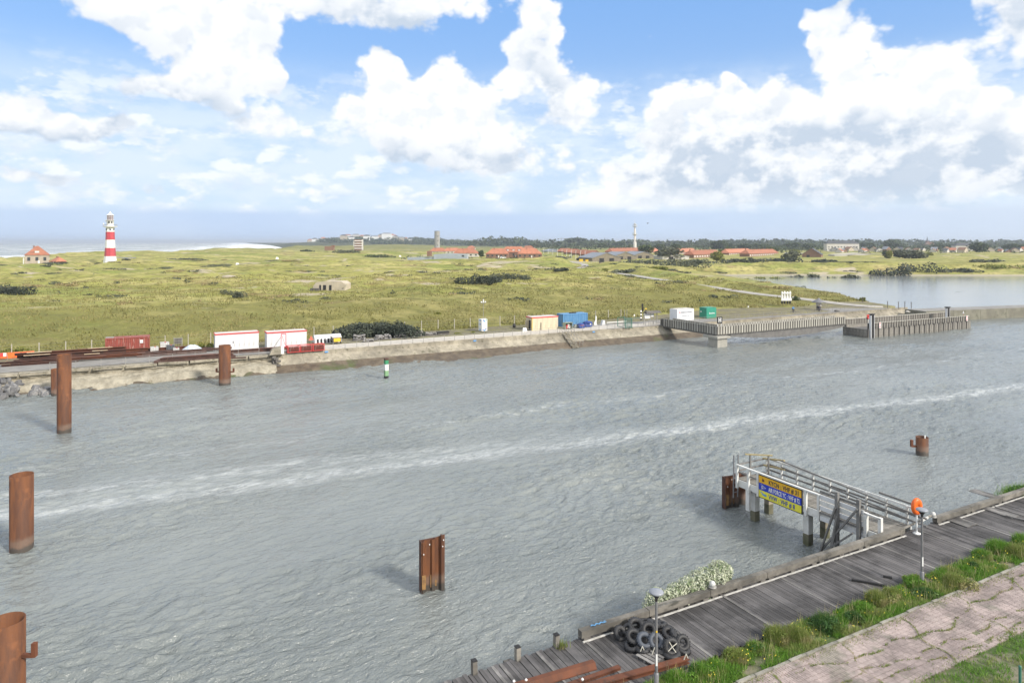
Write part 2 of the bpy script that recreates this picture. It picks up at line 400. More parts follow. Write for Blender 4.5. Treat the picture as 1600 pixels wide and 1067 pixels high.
def terrain_mat():
    m = bpy.data.materials.new('dune_grass'); m.use_nodes = True; t = m.node_tree; b = t.nodes['Principled BSDF']
    b.inputs['Roughness'].default_value = .95; b.inputs['Specular IOR Level'].default_value = .1
    g = t.nodes.new('ShaderNodeNewGeometry'); P = E(t, g.outputs['Position']); x, y, z = sep(t, P)
    V = xyz(t, x, y, 0.0); VS = xyz(t, x*.55, y*.9, 0.0)
    n1 = noise(t, VS, .045, 6, .68); n2 = noise(t, V, .35, 6, .7); n3 = noise(t, VS, .11, 5, .65); n4 = noise(t, V, 1.6, 4, .7)
    c = mixc(t, n1.ss(.40, .58), (.26,.255,.072), (.50,.44,.18))
    c = mixc(t, n3.ss(.45, .58)*.8, c, (.36,.36,.10)); c = mixc(t, noise(t, VS, .022, 5, .65).ss(.5,.62)*.7, c, (.20,.255,.055)); c = mixc(t, noise(t, VS, .07, 6, .72).ss(.57,.64)*.75, c, (.30,.22,.12)); c = mixc(t, noise(t, VS, .19, 6, .7).ss(.54,.62)*.7, c, (.12,.125,.05))
    c = mixc(t, n2.ss(.45, .68)*.75, c, (.135,.135,.045))
    c = mixc(t, n4.ss(.5, .72)*.45, c, (.42,.37,.17))
    d = (x*-EX.y) + (y*EX.x)
    # darker olive tone on the slope above the quay
    c = mixc(t, (d.ss(126, 131) * d.ss(190, 150))*(n3.ss(.3, .6)*.4+.35), c, (.185,.175,.062))
    # brighter yellow-green oval in the middle
    sw = ((x+55.0)/75.0); sy = ((y-262.0)/42.0)
    swm = (1.0-(sw.m('MULTIPLY', sw)+sy.m('MULTIPLY', sy))).ss(-.2, .6)
    c = mixc(t, swm*.7*n2.ss(.7,.4), c, (.34,.33,.095))
    # sand in blow-outs
    sd = noise(t, VS, .05, 6, .62); sd2 = sd.ss(.60, .64)*d.ss(150, 190)
    c = mixc(t, sd2, c, (.46,.40,.29))
    for (sx_, sy_, r1, r2) in ((30,520-18,34,26),(-330,330,26,14),(-66,262,18,3),(-70,300,30,2.5),(-4,405,20,8)):
        q = ((x-sx_)/r1); p = ((y-sy_)/r2)
        c = mixc(t, (1.0-(q.m('MULTIPLY', q)+p.m('MULTIPLY', p)) + (n3-.5)*3.0).ss(0, .5)*.8, c, (.47,.41,.30))
    # verge of trodden gravel behind the quay path
    gv = d.ss(126.8, 125.8)*(x.ss(130, 118))
    c = mixc(t, gv*(n2.ss(.3,.6)*.45+.5), c, (.21,.19,.14))
    # wet sand by the water
    c = mixc(t, z.ss(1.15, .35)*(y.ss(165, 180)), c, (.40,.36,.27))
    # moorland going grey-brown in the distance
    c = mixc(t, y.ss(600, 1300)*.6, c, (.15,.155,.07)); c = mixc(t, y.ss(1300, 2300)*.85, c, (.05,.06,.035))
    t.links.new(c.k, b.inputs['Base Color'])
    bn = t.nodes.new('ShaderNodeBump'); bn.inputs['Distance'].default_value = .9; bn.inputs['Strength'].default_value = .9
    hh = noise(t, V, .8, 6, .72)*.8 + n2*.9
    t.links.new(hh.k, bn.inputs['Height']); t.links.new(bn.outputs[0], b.inputs['Normal'])
    return m
M_ter = terrain_mat()
us = np.linspace(-1.2, 1.2, 640); ys = np.concatenate([np.geomspace(72, 420, 330), np.geomspace(423, 9000, 230)])
X, Y, Fc = grid(us, ys); H = height(X, Y)
npmesh('ground', np.stack([X, Y, H], -1).reshape(-1,3), Fc, M_ter, kind='structure')
def hz(x, y): return float(height(np.array([float(x)]), np.array([float(y)]))[0])

# road to the barracks, laid on the ground
M_road = pm('pale_asphalt', (.40,.38,.34), (.33,.31,.28), .6, .9, c3=(.27,.26,.22), s3=.25, coord='Object', bump=.02)
def ribbon(P, w, name, mat, dz=.05, **kw):
    pts = []
    for a, b in zip(P[:-1], P[1:]):
        n = max(2, int(math.dist(a, b)/2.5))
        for k in range(n): pts.append((a[0]+(b[0]-a[0])*k/n, a[1]+(b[1]-a[1])*k/n))
    pts.append(P[-1]); pts = np.array(pts)
    for _ in range(6): pts[1:-1] = (pts[:-2]+2*pts[1:-1]+pts[2:])/4
    tg = np.gradient(pts, axis=0); tg /= np.linalg.norm(tg, axis=1)[:,None]; nn = np.stack([-tg[:,1], tg[:,0]], 1)
    n = len(pts); V = []
    for k in (-.5, -.25, 0, .25, .5):
        q = pts + nn*w*k; V.append(np.concatenate([q, (height(q[:,0], q[:,1])+dz)[:,None]], 1))
    V = np.array(V); i = np.arange(5*n).reshape(5, n)
    return npmesh(name, V.reshape(-1,3), np.stack([i[:-1,:-1], i[:-1,1:], i[1:,1:], i[1:,:-1]], -1).reshape(-1,4), mat, **kw)
ribbon(ROAD, 4.4, 'road', M_road, .10, kind='structure')

# ------------------------------------------------------------------ water
def water_mat(name, sea=False):
    m = bpy.data.materials.new(name); m.use_nodes = True; t = m.node_tree; b = t.nodes['Principled BSDF']
    b.inputs['IOR'].default_value = 1.333 if sea else 1.7
    g = t.nodes.new('ShaderNodeNewGeometry'); P = E(t, g.outputs['Position'])
    R_ = mapv(t, P, rot=(0, 0, -QA-.12 if not sea else -1.35)); x, y, z = sep(t, R_)
    V = xyz(t, x*.42, y, 0.0); V2 = xyz(t, x*.6, y*.95, 4.0)
    if sea:
        n1 = noise(t, V, .10, 6, .6); at = t.nodes.new('ShaderNodeAttribute'); at.attribute_name = 'shore'; s = E(t, at.outputs['Fac'])
        Vf = xyz(t, x*.22, y, 0.0)
        fo = noise(t, Vf, .035, 6, .62); f2 = noise(t, Vf, .010, 4, .6)
        foam = (fo + s.ss(420, 40)*.20 + (f2-.5)*.25).ss(.52, .62)*(s.ss(2600, 150)*.8+.2)
        c = mixc(t, n1, (.20,.22,.19), (.28,.29,.26)); rough = .25; hgt = n1*1.2
        c = mixc(t, foam, c, (.85,.87,.88)); dist = 1.2
    else:
        px_, py_, pz_ = sep(t, P)
        tt = px_*EX.x + py_*EX.y; dd = px_*-EX.y + py_*EX.x
        big = noise(t, V, .30, 3, .5, .2); mid = noise(t, V2, 1.35, 5, .64, .25); sm_ = noise(t, V2, 5.0, 3, .65)
        rid = (mid*2.0-1.0).m('ABSOLUTE'); rid2 = (noise(t, V, .70, 5, .62, .35)*2.0-1.0).m('ABSOLUTE')
        calm = noise(t, xyz(t, x*.35, y, 9.0), .045, 4, .6)
        amp = calm.ss(.38, .60)*.75 + .55
        hgt = ((1.0-rid)*.20 + (1.0-rid2)*.16 + sm_*.09)*amp
        # wake of a boat that went by: two lines of froth and the disturbed water between them
        w1 = (noise(t, xyz(t, tt, dd, 0.0), .10, 4, .6)-.5)*3.2
        l1 = (dd - (tt*-.095 + 60.3)) + w1; l2 = (dd - (tt*-.13 + 64.6)) + w1*1.3; l3 = (dd-(tt*-.03+71.5)) + w1*2.0
        fn = noise(t, xyz(t, x*.45, y, 2.0), 1.3, 6, .72)
        f1 = (l1.m('ABSOLUTE')*-1.0+2.4).ss(0, 2.4)*(fn.ss(.36, .72)*.8+.12)*.5
        f2 = (l2.m('ABSOLUTE')*-1.0+2.6).ss(0, 2.6)*(fn.ss(.40, .72)*.8+.1)*.4*tt.ss(48, 10)
        f3 = (l3.m('ABSOLUTE')*-1.0+1.5).ss(0, 1.5)*(fn.ss(.46, .64))*.22
        f4 = (noise(t, xyz(t, tt*.25, dd, 5.0), .35, 5, .7).ss(.64, .74))*.16*fn.ss(.45,.6)
        # smooth bright reflection by the landing stage, put into the foam colour
        gx_ = (tt-112.0)/15.0; gy_ = (dd-101.0)/4.5
        f5 = (1.0-(gx_.m('MULTIPLY', gx_)+gy_.m('MULTIPLY', gy_))).ss(0, .8)*fn.ss(.36,.56)*.6
        foam = (f1.m('MAXIMUM', f2).m('MAXIMUM', f3) + f4 + f5).cl()
        between = (l1.ss(-1.5, 1.0)*l2.ss(1.5, -.5))
        turb = noise(t, P, .05, 4, .6)
        c = mixc(t, turb.ss(.3, .7), (.17,.19,.185), (.22,.24,.23))
        c = mixc(t, between*.22*fn.ss(.3,.6), c, (.42,.45,.44))
        c = mixc(t, foam, c, (.78,.80,.80)); rough = .10; dist = 1.0
        dn = t.nodes.new('ShaderNodeMath')
    t.links.new(c.k, b.inputs['Base Color'])
    rr = foam*.6 + rough; t.links.new(rr.k, b.inputs['Roughness'])
    bn = t.nodes.new('ShaderNodeBump'); bn.inputs['Distance'].default_value = dist; bn.inputs['Strength'].default_value = 1.0
    t.links.new(hgt.k, bn.inputs['Height']); t.links.new(bn.outputs[0], b.inputs['Normal'])
    return m
M_water = water_mat('estuary_water'); M_sea = water_mat('sea_water', True)
wu = np.linspace(-1.0, 1.0, 860); wy = np.concatenate([np.geomspace(17, 190, 900), np.geomspace(190.5, 520, 60)])
XW, YW, FW = grid(wu, wy); tW = EX.x*XW+EX.y*YW; dW = -EX.y*XW+EX.x*YW
c_, s_ = math.cos(.13), math.sin(.13); aW = tW*c_+dW*s_; bW = -tW*s_+dW*c_
rdg = lambda v: 1-np.minimum(np.abs(v)*2.6, 1.4)
wob = fb(aW/9, bW/7, 2)*1.3
gust = np.clip(.72 + fb(aW/40, bW/17, 3)*1.3, .3, 1.35)
fade = lambda lam: 1/(1+(YW*.0026/lam)**4)          # a wave the grid cannot carry is left to the bump
HW = (fb(aW/11, bW/3.6+wob*.3, 2)*.13*fade(.9) + rdg(fb(aW/3.4, bW/1.45+wob*.5, 3))*.085*fade(.5) + rdg(fb(aW/1.5+7, bW/.72+wob, 2))*.038*fade(.25) + fb(aW/.55, bW/.36, 2)*.018*fade(.13))*gust*2.0
wake = np.exp(-((dW-(60.3-.095*tW))/2.2)**2) + .7*np.exp(-((dW-(64.6-.13*tW))/2.2)**2)
HW = HW*(1-.35*np.clip(wake, 0, 1)) + fb(tW/.9, dW/.6, 3)*.06*np.clip(wake, 0, 1)*fade(.3)
npmesh('channel_water', np.stack([XW, YW, HW], -1).reshape(-1,3), FW, M_water, kind='structure')
LK = MB().add([(x, y, .13) for x, y in LAKE], [tuple(range(len(LAKE)-1,-1,-1))])
M_lake = pm('lake_water', (.20,.22,.22), (.24,.26,.26), .05, .12, spec=.9); M_lake.node_tree.nodes['Principled BSDF'].inputs['IOR'].default_value = 1.6
_t = M_lake.node_tree; _b = _t.nodes.new('ShaderNodeBump'); _b.inputs['Distance'].default_value = .05
_g = _t.nodes.new('ShaderNodeNewGeometry'); _x, _y, _z = sep(_t, E(_t, _g.outputs['Position'])); _t.links.new(noise(_t, xyz(_t, _x*.15, _y*.5, 0.0), 1.0, 5, .6).k, _b.inputs['Height']); _t.links.new(_b.outputs[0], _t.nodes['Principled BSDF'].inputs['Normal'])
LK.build('lake', M_lake, kind='structure')
# still shallower water to the sides, outside the picture
for q_, P4 in enumerate(([(17,17,-.05),(520,520,-.05),(1200,520,-.05),(1200,-60,-.05),(17,-60,-.05)], [(-17,17,-.05),(-17,-60,-.05),(-460,-60,-.05),(-460,300,-.05),(-460,460,-.05)])):
    MB().add(P4, [(0,4,3,2,1) if q_ == 0 else (0,4,3,2,1)]).build('side_water', M_water, kind='structure')
ys2 = np.geomspace(60, 48000, 160); s_ = np.linspace(0, 1, 90)**2.2
cxs = np.interp(ys2, [p[1] for p in COAST]+[60000], [p[0] for p in COAST]+[-24000])
S, Y2 = np.meshgrid(s_, ys2); X2 = cxs[:,None] + 20 - S*(1.4*Y2+600)
i = np.arange(X2.size).reshape(X2.shape); Fs = np.stack([i[:-1,:-1], i[1:,:-1], i[1:,1:], i[:-1,1:]], -1).reshape(-1,4)
sea = npmesh('sea', np.stack([X2, Y2, X2*0+.05], -1).reshape(-1,3), Fs, M_sea, kind='structure')
at = sea.data.attributes.new('shore', 'FLOAT', 'POINT'); at.data.foreach_set('value', (np.broadcast_to(cxs[:,None], X2.shape)-X2).astype(np.float32).ravel())
# land on to the horizon
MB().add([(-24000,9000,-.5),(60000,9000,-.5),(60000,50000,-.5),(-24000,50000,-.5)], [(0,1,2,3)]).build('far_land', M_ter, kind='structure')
# ------------------------------------------------------------------ materials for built things
M_conc = pm('weathered_concrete', (.35,.315,.245), (.25,.225,.175), .8, .9, bump=.06, c3=(.16,.15,.10), s3=1.4, t3=.55, rnd=.18)
M_pathc = pm('pale_path_concrete', (.55,.51,.45), (.46,.43,.38), .4, .9, bump=.02)
M_asph = pm('grey_asphalt', (.27,.26,.24), (.21,.20,.19), .5, .9, bump=.02)
M_tide = pm('tide_line_mud', (.085,.065,.045), (.14,.11,.075), .7, .6, bump=.15, c3=(.075,.095,.03), s3=.12, t3=.55)
M_rubble = pm('pale_rubble', (.40,.365,.285), (.26,.235,.18), .8, .9, bump=.25, c3=(.20,.17,.11), s3=1.2, t3=.6)
M_rock = pm('basalt_rock', (.13,.13,.135), (.24,.235,.23), 1.1, .85, bump=.1, c3=(.36,.34,.30), s3=.8, t3=.6, rnd=.7)
M_rust = pm('rusty_steel', (.155,.052,.023), (.095,.035,.018), 1.2, .8, .0, bump=.01, c3=(.06,.032,.022), s3=.8, t3=.55, stretch=(1,1,.25))
M_rustd = pm('dark_rust', (.10,.042,.028), (.06,.032,.025), 1.5, .85, bump=.02, c3=(.24,.12,.06), s3=1.6, t3=.62)
M_rail = pm('galvanised_rail', (.34,.33,.31), (.26,.25,.23), 3, .5, .2)
M_white = pm('white_paint', (.78,.78,.76), (.70,.70,.69), 1.5, .5)
M_red = pm('red_paint', (.62,.05,.045), (.52,.05,.045), 2, .5)
M_black = pm('black_rubber', (.022,.022,.024), (.04,.04,.042), 4, .6, bump=.01)
M_dark = pm('dark_void', (.02,.02,.022), (.03,.03,.03), 2, .9)
M_stone = pm('stacked_grey_stone', (.30,.29,.28), (.20,.19,.19), 1.5, .9, rnd=.5, bump=.03)
M_dwood = pm('dark_weathered_timber', (.085,.078,.070), (.15,.14,.125), 2.5, .85, bump=.02, stretch=(1,1,.2))
M_blue = pm('blue_paint', (.08,.24,.46), (.13,.30,.50), 1.5, .6, c3=(.10,.15,.22), s3=1.6, t3=.57, stretch=(2.2,1,.35))
M_dblue = pm('dark_blue_plastic', (.02,.05,.22), (.03,.07,.27), 2, .4)
M_green = pm('green_paint', (.03,.20,.09), (.04,.25,.12), 2, .5)
M_yell = pm('yellow_paint', (.75,.50,.03), (.65,.42,.03), 2, .5)
M_oran = pm('orange_plastic', (.85,.16,.02), (.75,.13,.02), 2, .45)
M_glass = pm('dark_window_glass', (.03,.035,.04), (.05,.06,.07), 2, .12, spec=.8)
def placed(px, py, z=Q): p = G(px, py, z); return td(p)

# --- revetment of the far quay, cast in bays that can be told apart
x0, x1 = -58, 260
rev = thing('quay_revetment', 'sloping weathered concrete bank along the far side of the channel', 'quay wall', W(0, FARD, 0), QA)
def bay(a, b, name, mat, prof, parent, j=.012):      # profile (d offset, z)
    n = len(prof); vs = [(x, y, z) for x in (a+j, b-j) for y, z in prof]
    return MB().add(vs, [(i, i+1, n+i+1, n+i) for i in range(n-1)][::1] + [tuple(range(n)), tuple(range(2*n-1, n-1, -1))]).build(name, mat, parent)
for k in range(0, 36):
    a = 17 + 4.5*k; z = .02*math.sin(k*2.3)
    bay(a, a+4.5, 'concrete_bay', M_conc, [(.5,Q-.02), (-.05,Q-.02+z), (-.08,1.95), (-1.9,.80+z), (-1.9,-.5)], rev)
tide = bay(17, 179, 'tide_mark', M_tide, [(.3,.9), (-1.75,.93), (-2.3,.5), (-3.1,.02), (-4.5,-1.2)], rev, 0)
for v in tide.data.vertices: v.co.y += 0
# ragged foot with mud and weed
rg = np.random.default_rng(5)
xx = np.linspace(17, 112, 300); yy = np.linspace(0, 1, 14); A, B = np.meshgrid(xx, yy)
wd = 3.0 + 1.9*np.exp(-((A-47)/9)**2) + .5*fb(A/6, A*0, 3)
zz = .96 - B*1.35 + .12*fb(A/1.6, B*3, 3); yb = -1.55 - B*wd
i = np.arange(A.size).reshape(A.shape)
mud = npmesh('foreshore_mud', np.stack([A, yb, zz], -1).reshape(-1,3), np.stack([i[:-1,:-1], i[1:,:-1], i[1:,1:], i[:-1,1:]], -1).reshape(-1,4), M_tide); mud.parent = rev
# the broken, undermined stretch at the left
bro = thing('collapsed_bank', 'broken pale rubble bank with an undermined concrete ledge, left of the concrete slope', 'bank', W(0, FARD, 0), QA)
A, B = np.meshgrid(np.linspace(-58, 17.2, 420), np.linspace(0, 1, 34))
prof = np.interp(B, [0, .12, .2, .24, .5, .66, .72, 1], [2.5, 2.42, 1.95, 1.7, 1.25, 1.05, .7, -.9]) + .22*fb(A/1.3, B*9, 4)*np.clip(B*6, 0, 1) + .25*fb(A/6, B*2, 2)*np.clip(B*3,0,1)
yy_ = np.interp(B, [0, .2, .26, .6, 1], [.6, -.3, .05, -1.6, -4.2]) + .35*fb(A/3+9, B*4, 3)*np.clip(B*4, 0, 1)
i = np.arange(A.size).reshape(A.shape)
rb = npmesh('rubble_face', np.stack([A, yy_, prof], -1).reshape(-1,3), np.stack([i[:-1,:-1], i[1:,:-1], i[1:,1:], i[:-1,1:]], -1).reshape(-1,4), M_rubble); rb.parent = bro
for k in range(15):
    a = -44 + k*4.1
    MB().box((a+2, -.15+rg.normal(0,.05), 2.33+rg.normal(0,.03)), (3.9+rg.normal(0,.1), 1.0, .36), M=Matrix.Rotation(rg.normal(0,.012), 4, 'Y') @ Matrix.Rotation(rg.normal(0,.02), 4, 'Z')).build('ledge_slab', M_conc, bro)
A, B = np.meshgrid(np.linspace(-58, 17, 200), np.linspace(0, 1, 10)); i = np.arange(A.size).reshape(A.shape)
mu = npmesh('weedy_foot', np.stack([A, -1.7-B*2.4+.2*fb(A/3,B*3,2), .78-B*1.1+.1*fb(A/1.3,B*4,3)], -1).reshape(-1,3), np.stack([i[:-1,:-1], i[1:,:-1], i[1:,1:], i[:-1,1:]], -1).reshape(-1,4), M_tide); mu.parent = bro
# old timber stump at the joint of the two
st = thing('timber_stump', 'jagged weathered timber stump where broken bank meets concrete slope', 'post', W(17.4, FARD-2.0, .2), QA)
m = MB(); m.bar((-.3,0,-.5), (-.5,.8,2.1), .55); m.build('trunk', M_dwood, st)
for (x, z, l) in ((.1,.4,.8),(-.1,.9,.7),(.0,1.5,.6),(-.25,1.9,.5)):
    MB().bar((x-.3,.1,z), (x+l*.8,.1,z-.1), .3).build('spur', M_dwood, st)

# --- path on the far quay
def slab(t0, t1, d0, d1, z, name, mat, parent=None, th=.06, **kw):
    o = MB().box((0,0,0), (t1-t0, d1-d0, th)).build(name, mat, parent, **kw)
    o.location = W((t0+t1)/2, (d0+d1)/2, z-th/2); o.rotation_euler = (0,0,QA); return o
ph = bpy.data.objects.new('quay_path', None); COL.objects.link(ph); ph.location = W(0, FARD, Q); ph.rotation_euler = (0,0,QA); ph['kind'] = 'structure'
sl = MB().box((0,0,0), (3.96, 4.4, .10)).build('path_slab', M_pathc, ph); sl.location = (30, 2.6, .03)
for k in range(18): again(sl, (26+4*k if k != 1 else 26, 2.6, .03+.006*math.sin(k*1.7)), None, ph) if k != 1 else None
a_ = MB().box((51, 3.6, 0), (90, 7.4, .08)).build('asphalt_strip', M_asph, ph); a_.location = (97.0, -.0, .015)
a_.location = (75, 0, .015)
slab(-46, 24, 112.4, 119.5, Q+.02, 'concrete_apron', M_asph, kind='structure')

# --- dam between channel and lake
dam = thing('concrete_dam', 'long low concrete dam wall between the channel and the lake at far right', 'dam', (104, 171.5, 0), math.atan2(.30, 1))
for k in range(14): 
    MB().box((4.5+9*k, 3.2, .55), (8.94, 6.4, 3.9)).build('wall_section', pm('dam_concrete', (.23,.22,.17), (.17,.16,.125), .4, .9, bump=.05, c3=(.12,.12,.08), s3=.5, t3=.56) if k == 0 else bpy.data.materials['dam_concrete'], dam)
MB().box((63, 3.2, 2.53), (126, 5.0, .06)).build('crest_path', M_asph, dam)

# --- rocks at the far left
rv = []
base_rock = []
for s in range(5):
    bm = bmesh.new(); bmesh.ops.create_icosphere(bm, subdivisions=1, radius=.5)
    for v in bm.verts: v.co *= 1 + .35*(mn.noise(v.co*2.3+Vector((s*7,0,0)))) + random.uniform(-.12,.12)
    me = bpy.data.meshes.new('rock'); bm.to_mesh(me); bm.free(); me.materials.append(M_rock); base_rock.append(me)
rp = thing('rock_heap', 'heap of dark angular armour rocks at the water, far left of the bank', 'rocks', W(-18, 110.0, 0), QA)
for k in range(270):
    x = rg.uniform(-26, 7.5); y = rg.uniform(-3.2, 2.4); z = .25 + (y+3.2)*.36 + rg.normal(0,.12) + max(0,-x-2)*.02
    if x > 0 and y > 2.0-x*.55: continue
    if x > 0: z *= 1-x*.07
    o = bpy.data.objects.new('rock', base_rock[k % 5]); COL.objects.link(o); o.parent = rp
    o.location = (x, y, z); o.rotation_euler = tuple(rg.uniform(0,6,3)); q = rg.uniform(.7,1.35); o.scale = (q*1.2, q, q*.8)

# --- fences on the far quay
def rail_fence(t0, t1, d, step, h, label, rails=2, mat=M_rail, w=.06, z0=Q, name='quay_railing', rp_=.035):
    r = thing(name, label, 'railing', W(t0, d, z0), QA); n = int((t1-t0)/step)
    po = MB().box((0,0,h/2), (w,w,h)).build('post', mat, r)
    for k in range(1, n+1): again(po, (k*step, 0, 0), None, r)
    ra = MB().bar((0,0,h-.03), (n*step,0,h-.03), rp_).build('rail', mat, r)
    for k in range(1, rails): again(ra, (0,0,-k*h*.9/rails), None, r)
    return r
rail_fence(24.5, 93, FARD+.35, 1.95, 1.05, 'thin grey metal railing along the pale path edge on the far quay')
rail_fence(-12, 16, FARD+.2, 3.0, 1.05, 'grey metal railing in front of the rusty steel beam stack')
rail_fence(96.5, 166, FARD+.2, 1.5, 1.1, 'grey metal railing on the quay behind the long walkway', w=.045)
M_postc = pm('pale_fence_post', (.45,.42,.36), (.36,.34,.28), 3, .9)
wf = thing('post_and_wire_fence', 'row of pale posts with thin wire at the foot of the dune slope', 'fence', W(-46, 126.5, Q), QA)
po = MB().box((0,0,.95), (.13,.13,2.1)).build('post', M_postc, wf)
for k in range(1, 42): again(po, (k*3.45, .15*math.sin(k), 0), None, wf)
wi = MB().bar((0,0,1.8), (41*3.45,0,1.8), .012).build('wire', M_rail, wf); again(wi, (0,0,-.5), None, wf); again(wi, (0,0,-1.0), None, wf)

# ------------------------------------------------------------------ containers and cabins
def container(L, w_, h, mat, name, label, cat, px, py, door='left', corr=True, group=None, dx=0, rz=0, roof=None, trim=None, panels=0, fr=None):
    """front face at y = 0, running from x = 0 to L"""
    t, d = placed(px, py); r = thing(name, label, cat, W(t, d, Q-.02), QA+rz, group); fr = fr or mat
    if corr:
        m = MB(); n = int(L/.28); pts = []
        for k in range(n):
            a = .1+(L-.2)*k/n; s = (L-.2)/n
            pts += [(a, 0), (a+s*.5, 0), (a+s*.62, .06), (a+s*.88, .06)]
        for yy, sg in ((.06, 1), (w_-.06, -1)):
            v = [(x, yy+sg*y, z) for z in (.14, h-.1) for x, y in pts]; k = len(pts)
            m.add(v, [(i, i+1, k+i+1, k+i) if sg > 0 else (i+1, i, k+i, k+i+1) for i in range(k-1)])
        m.build('side_wall', mat, r)
        MB().box((L-.06, w_/2, h/2), (.05, w_-.2, h-.2)).build('end_wall', mat, r)
        MB().box((L/2, w_/2, .1), (L-.2, w_-.2, .1)).build('underframe', mat, r)
        m = MB()
        for x in (.06, L-.06):
            for y in (.06, w_-.06): m.box((x, y, h/2), (.12, .12, h))
        for y in (.05, w_-.05):
            for z in (.07, h-.06): m.box((L/2, y, z), (L-.24, .1, .12))
        for x in (.05, L-.05):
            for z in (.07, h-.06): m.box((x, w_/2, z), (.1, w_-.24, .12))
        m.build('frame', fr, r)
        for k in (0, 1):
            dr = MB().box((.09, w_*(.27+.46*k), h/2), (.05, w_*.45, h-.26)).build('door', mat, r)
            MB().tube((.045, w_*(.27+.46*k), .2), (.045, w_*(.27+.46*k), h-.2), .02, 6).build('lock_bar', M_rail, dr)
    else:
        pn_ = max(3, panels or int(L/1.2)); s = L/pn_
        m = MB().box((s/2, .03, h/2), (s-.015, .06, h-.1))
        o = m.build('wall_panel', mat, r)
        for k in range(1, pn_): again(o, (k*s, 0, 0), None, r)
        MB().box((L/2, w_/2+.02, h/2), (L-.02, w_-.1, h-.12)).build('body', mat, r)
    MB().box((L/2, w_/2, h-.01), (L-.05, w_-.05, .05)).build('roof', roof or mat, r)
    if trim:
        m = MB()
        for y in (-.02, w_+.02): m.box((L/2, y, h-.08), (L+.1, .06, .2))
        for x in (-.03, L+.03): m.box((x, w_/2, h-.08), (.06, w_-.02, .2))
        m.build('roof_trim', trim, r)
    return r
M_rcont = pm('faded_red_container', (.30,.07,.05), (.22,.055,.042), 1.6, .7, c3=(.46,.27,.22), s3=1.6, t3=.54, stretch=(2.2,1,.35))
M_cabw = pm('white_cabin_panel', (.66,.67,.68), (.58,.59,.60), .8, .6, c3=(.45,.44,.40), s3=1.2, t3=.62, stretch=(2,1,.3))
M_cream = pm('cream_panel', (.60,.53,.38), (.52,.46,.33), .8, .7, c3=(.38,.32,.22), s3=1.2, t3=.60, stretch=(2,1,.3))
M_teal = pm('teal_green_paint', (.03,.25,.17), (.035,.29,.20), 1, .5)
M_wcont = pm('white_container_paint', (.74,.75,.78), (.66,.68,.72), 1, .45)
M_roofw = pm('dirty_white_roof', (.62,.60,.56), (.50,.49,.46), 1, .7)
c = container(6.06, 2.44, 2.6, M_rcont, 'shipping_container', 'faded red corrugated shipping container behind the rusty beam stack', 'container', 164, 556)
MB().box((4.9,-.012,1.9), (.45,.012,.5)).build('label_sheet', M_white, c)
MB().box((.6,1.0,2.66), (1.1,.8,.14)).build('roof_plate', M_rail, c)
c = container(6.6, 2.44, 2.75, M_cabw, 'site_cabin', 'white site cabin with red roof edge and double door, left of the other white one', 'cabin', 336, 549, corr=False, roof=M_roofw, trim=M_red, panels=9)
m = MB().box((2.75,-.02,1.25), (.05,.03,2.3)); d_ = MB().box((2.35,-.015,1.25), (.8,.03,2.25)).build('door', M_cabw, c); MB().box((2.68,-.05,1.3), (.09,.05,.35)).build('handle', M_dark, d_)
c = container(6.3, 2.44, 2.75, M_cabw, 'site_cabin', 'plain white site cabin with red roof edge behind the red mesh boxes', 'cabin', 417, 546, corr=False, roof=M_roofw, trim=M_red, panels=8)
c = container(5.9, 2.6, 2.65, M_cream, 'site_cabin', 'cream site cabin with red roof edge and open dark door at its end', 'cabin', 832, 517, corr=False, roof=M_roofw, trim=M_red, panels=5)
MB().box((-.02,1.1,1.05), (.04,.75,1.9)).build('door_opening', M_dark, c); MB().box((-.06,.06,1.3), (.1,.14,2.6)).build('corner_post', M_yell, c); MB().box((1.9,-.08,.8), (.1,.08,1.5)).build('leaning_bar', M_dwood, c)
MB().box((-.35,1.75,1.0), (.62,.04,1.9)).build('door', M_cream, c)
c = container(6.06, 2.44, 2.6, M_blue, 'shipping_container', 'bright blue corrugated shipping container behind the skip and dumpsters', 'container', 880, 511)
m = MB()
for x in (2.4,2.8,3.2,3.5): m.torus((x,1.0,2.72), .24, .09, n=12, k=6)
m.build('roof_tyres', M_black, c)
c = container(4.9, 2.44, 2.6, M_wcont, 'shipping_container', 'white shipping container with dark company lettering on its side', 'container', 1058, 502, corr=False, roof=M_roofw, panels=4)
for k in (0,1): MB().box((-.02, .7+1.05*k, 1.3), (.04, .95, 2.3)).build('door', M_wcont, c)
c2_ = container(3.0, 2.3, 2.45, M_teal, 'shipping_container', 'small teal green container with white lettering right of the white one', 'container', 1104, 498, corr=False, panels=3)
for k in (0,1): MB().box((-.02, .65+1.0*k, 1.2), (.04, .93, 2.15)).build('door', M_teal, c2_)
def text(s, size, mat, parent, loc, rot, name='lettering', sx=1.0, bold=0.0, ext=.004):
    cu = bpy.data.curves.new(name, 'FONT'); cu.body = s; cu.size = size; cu.extrude = ext; cu.offset = bold; cu.resolution_u = 2; cu.space_character = 1.1
    o = bpy.data.objects.new(name, cu); COL.objects.link(o)
    bpy.context.view_layer.update(); me = bpy.data.meshes.new_from_object(o); bpy.data.objects.remove(o)
    o = bpy.data.objects.new(name, me); COL.objects.link(o); me.materials.clear(); me.materials.append(mat)
    o.parent = parent; o.location = loc; o.rotation_euler = rot; o.scale = (sx, 1, 1); return o
M_ink = pm('dark_ink', (.04,.04,.06)); M_rink = pm('red_ink', (.5,.06,.05))
FR = (R(90), 0, 0)
text('HERBOSCH-KIERE', .46, M_ink, c, (1.05,-.01,1.72), FR, sx=.82, bold=.008)
text('AQUAFORCE TEAM', .30, M_ink, c, (1.3,-.01,.98), FR, sx=.8)
MB().torus((.72,-.01,1.85), .17, .05, (0,1,0), 12, 6, .3).build('emblem', M_rink, c)
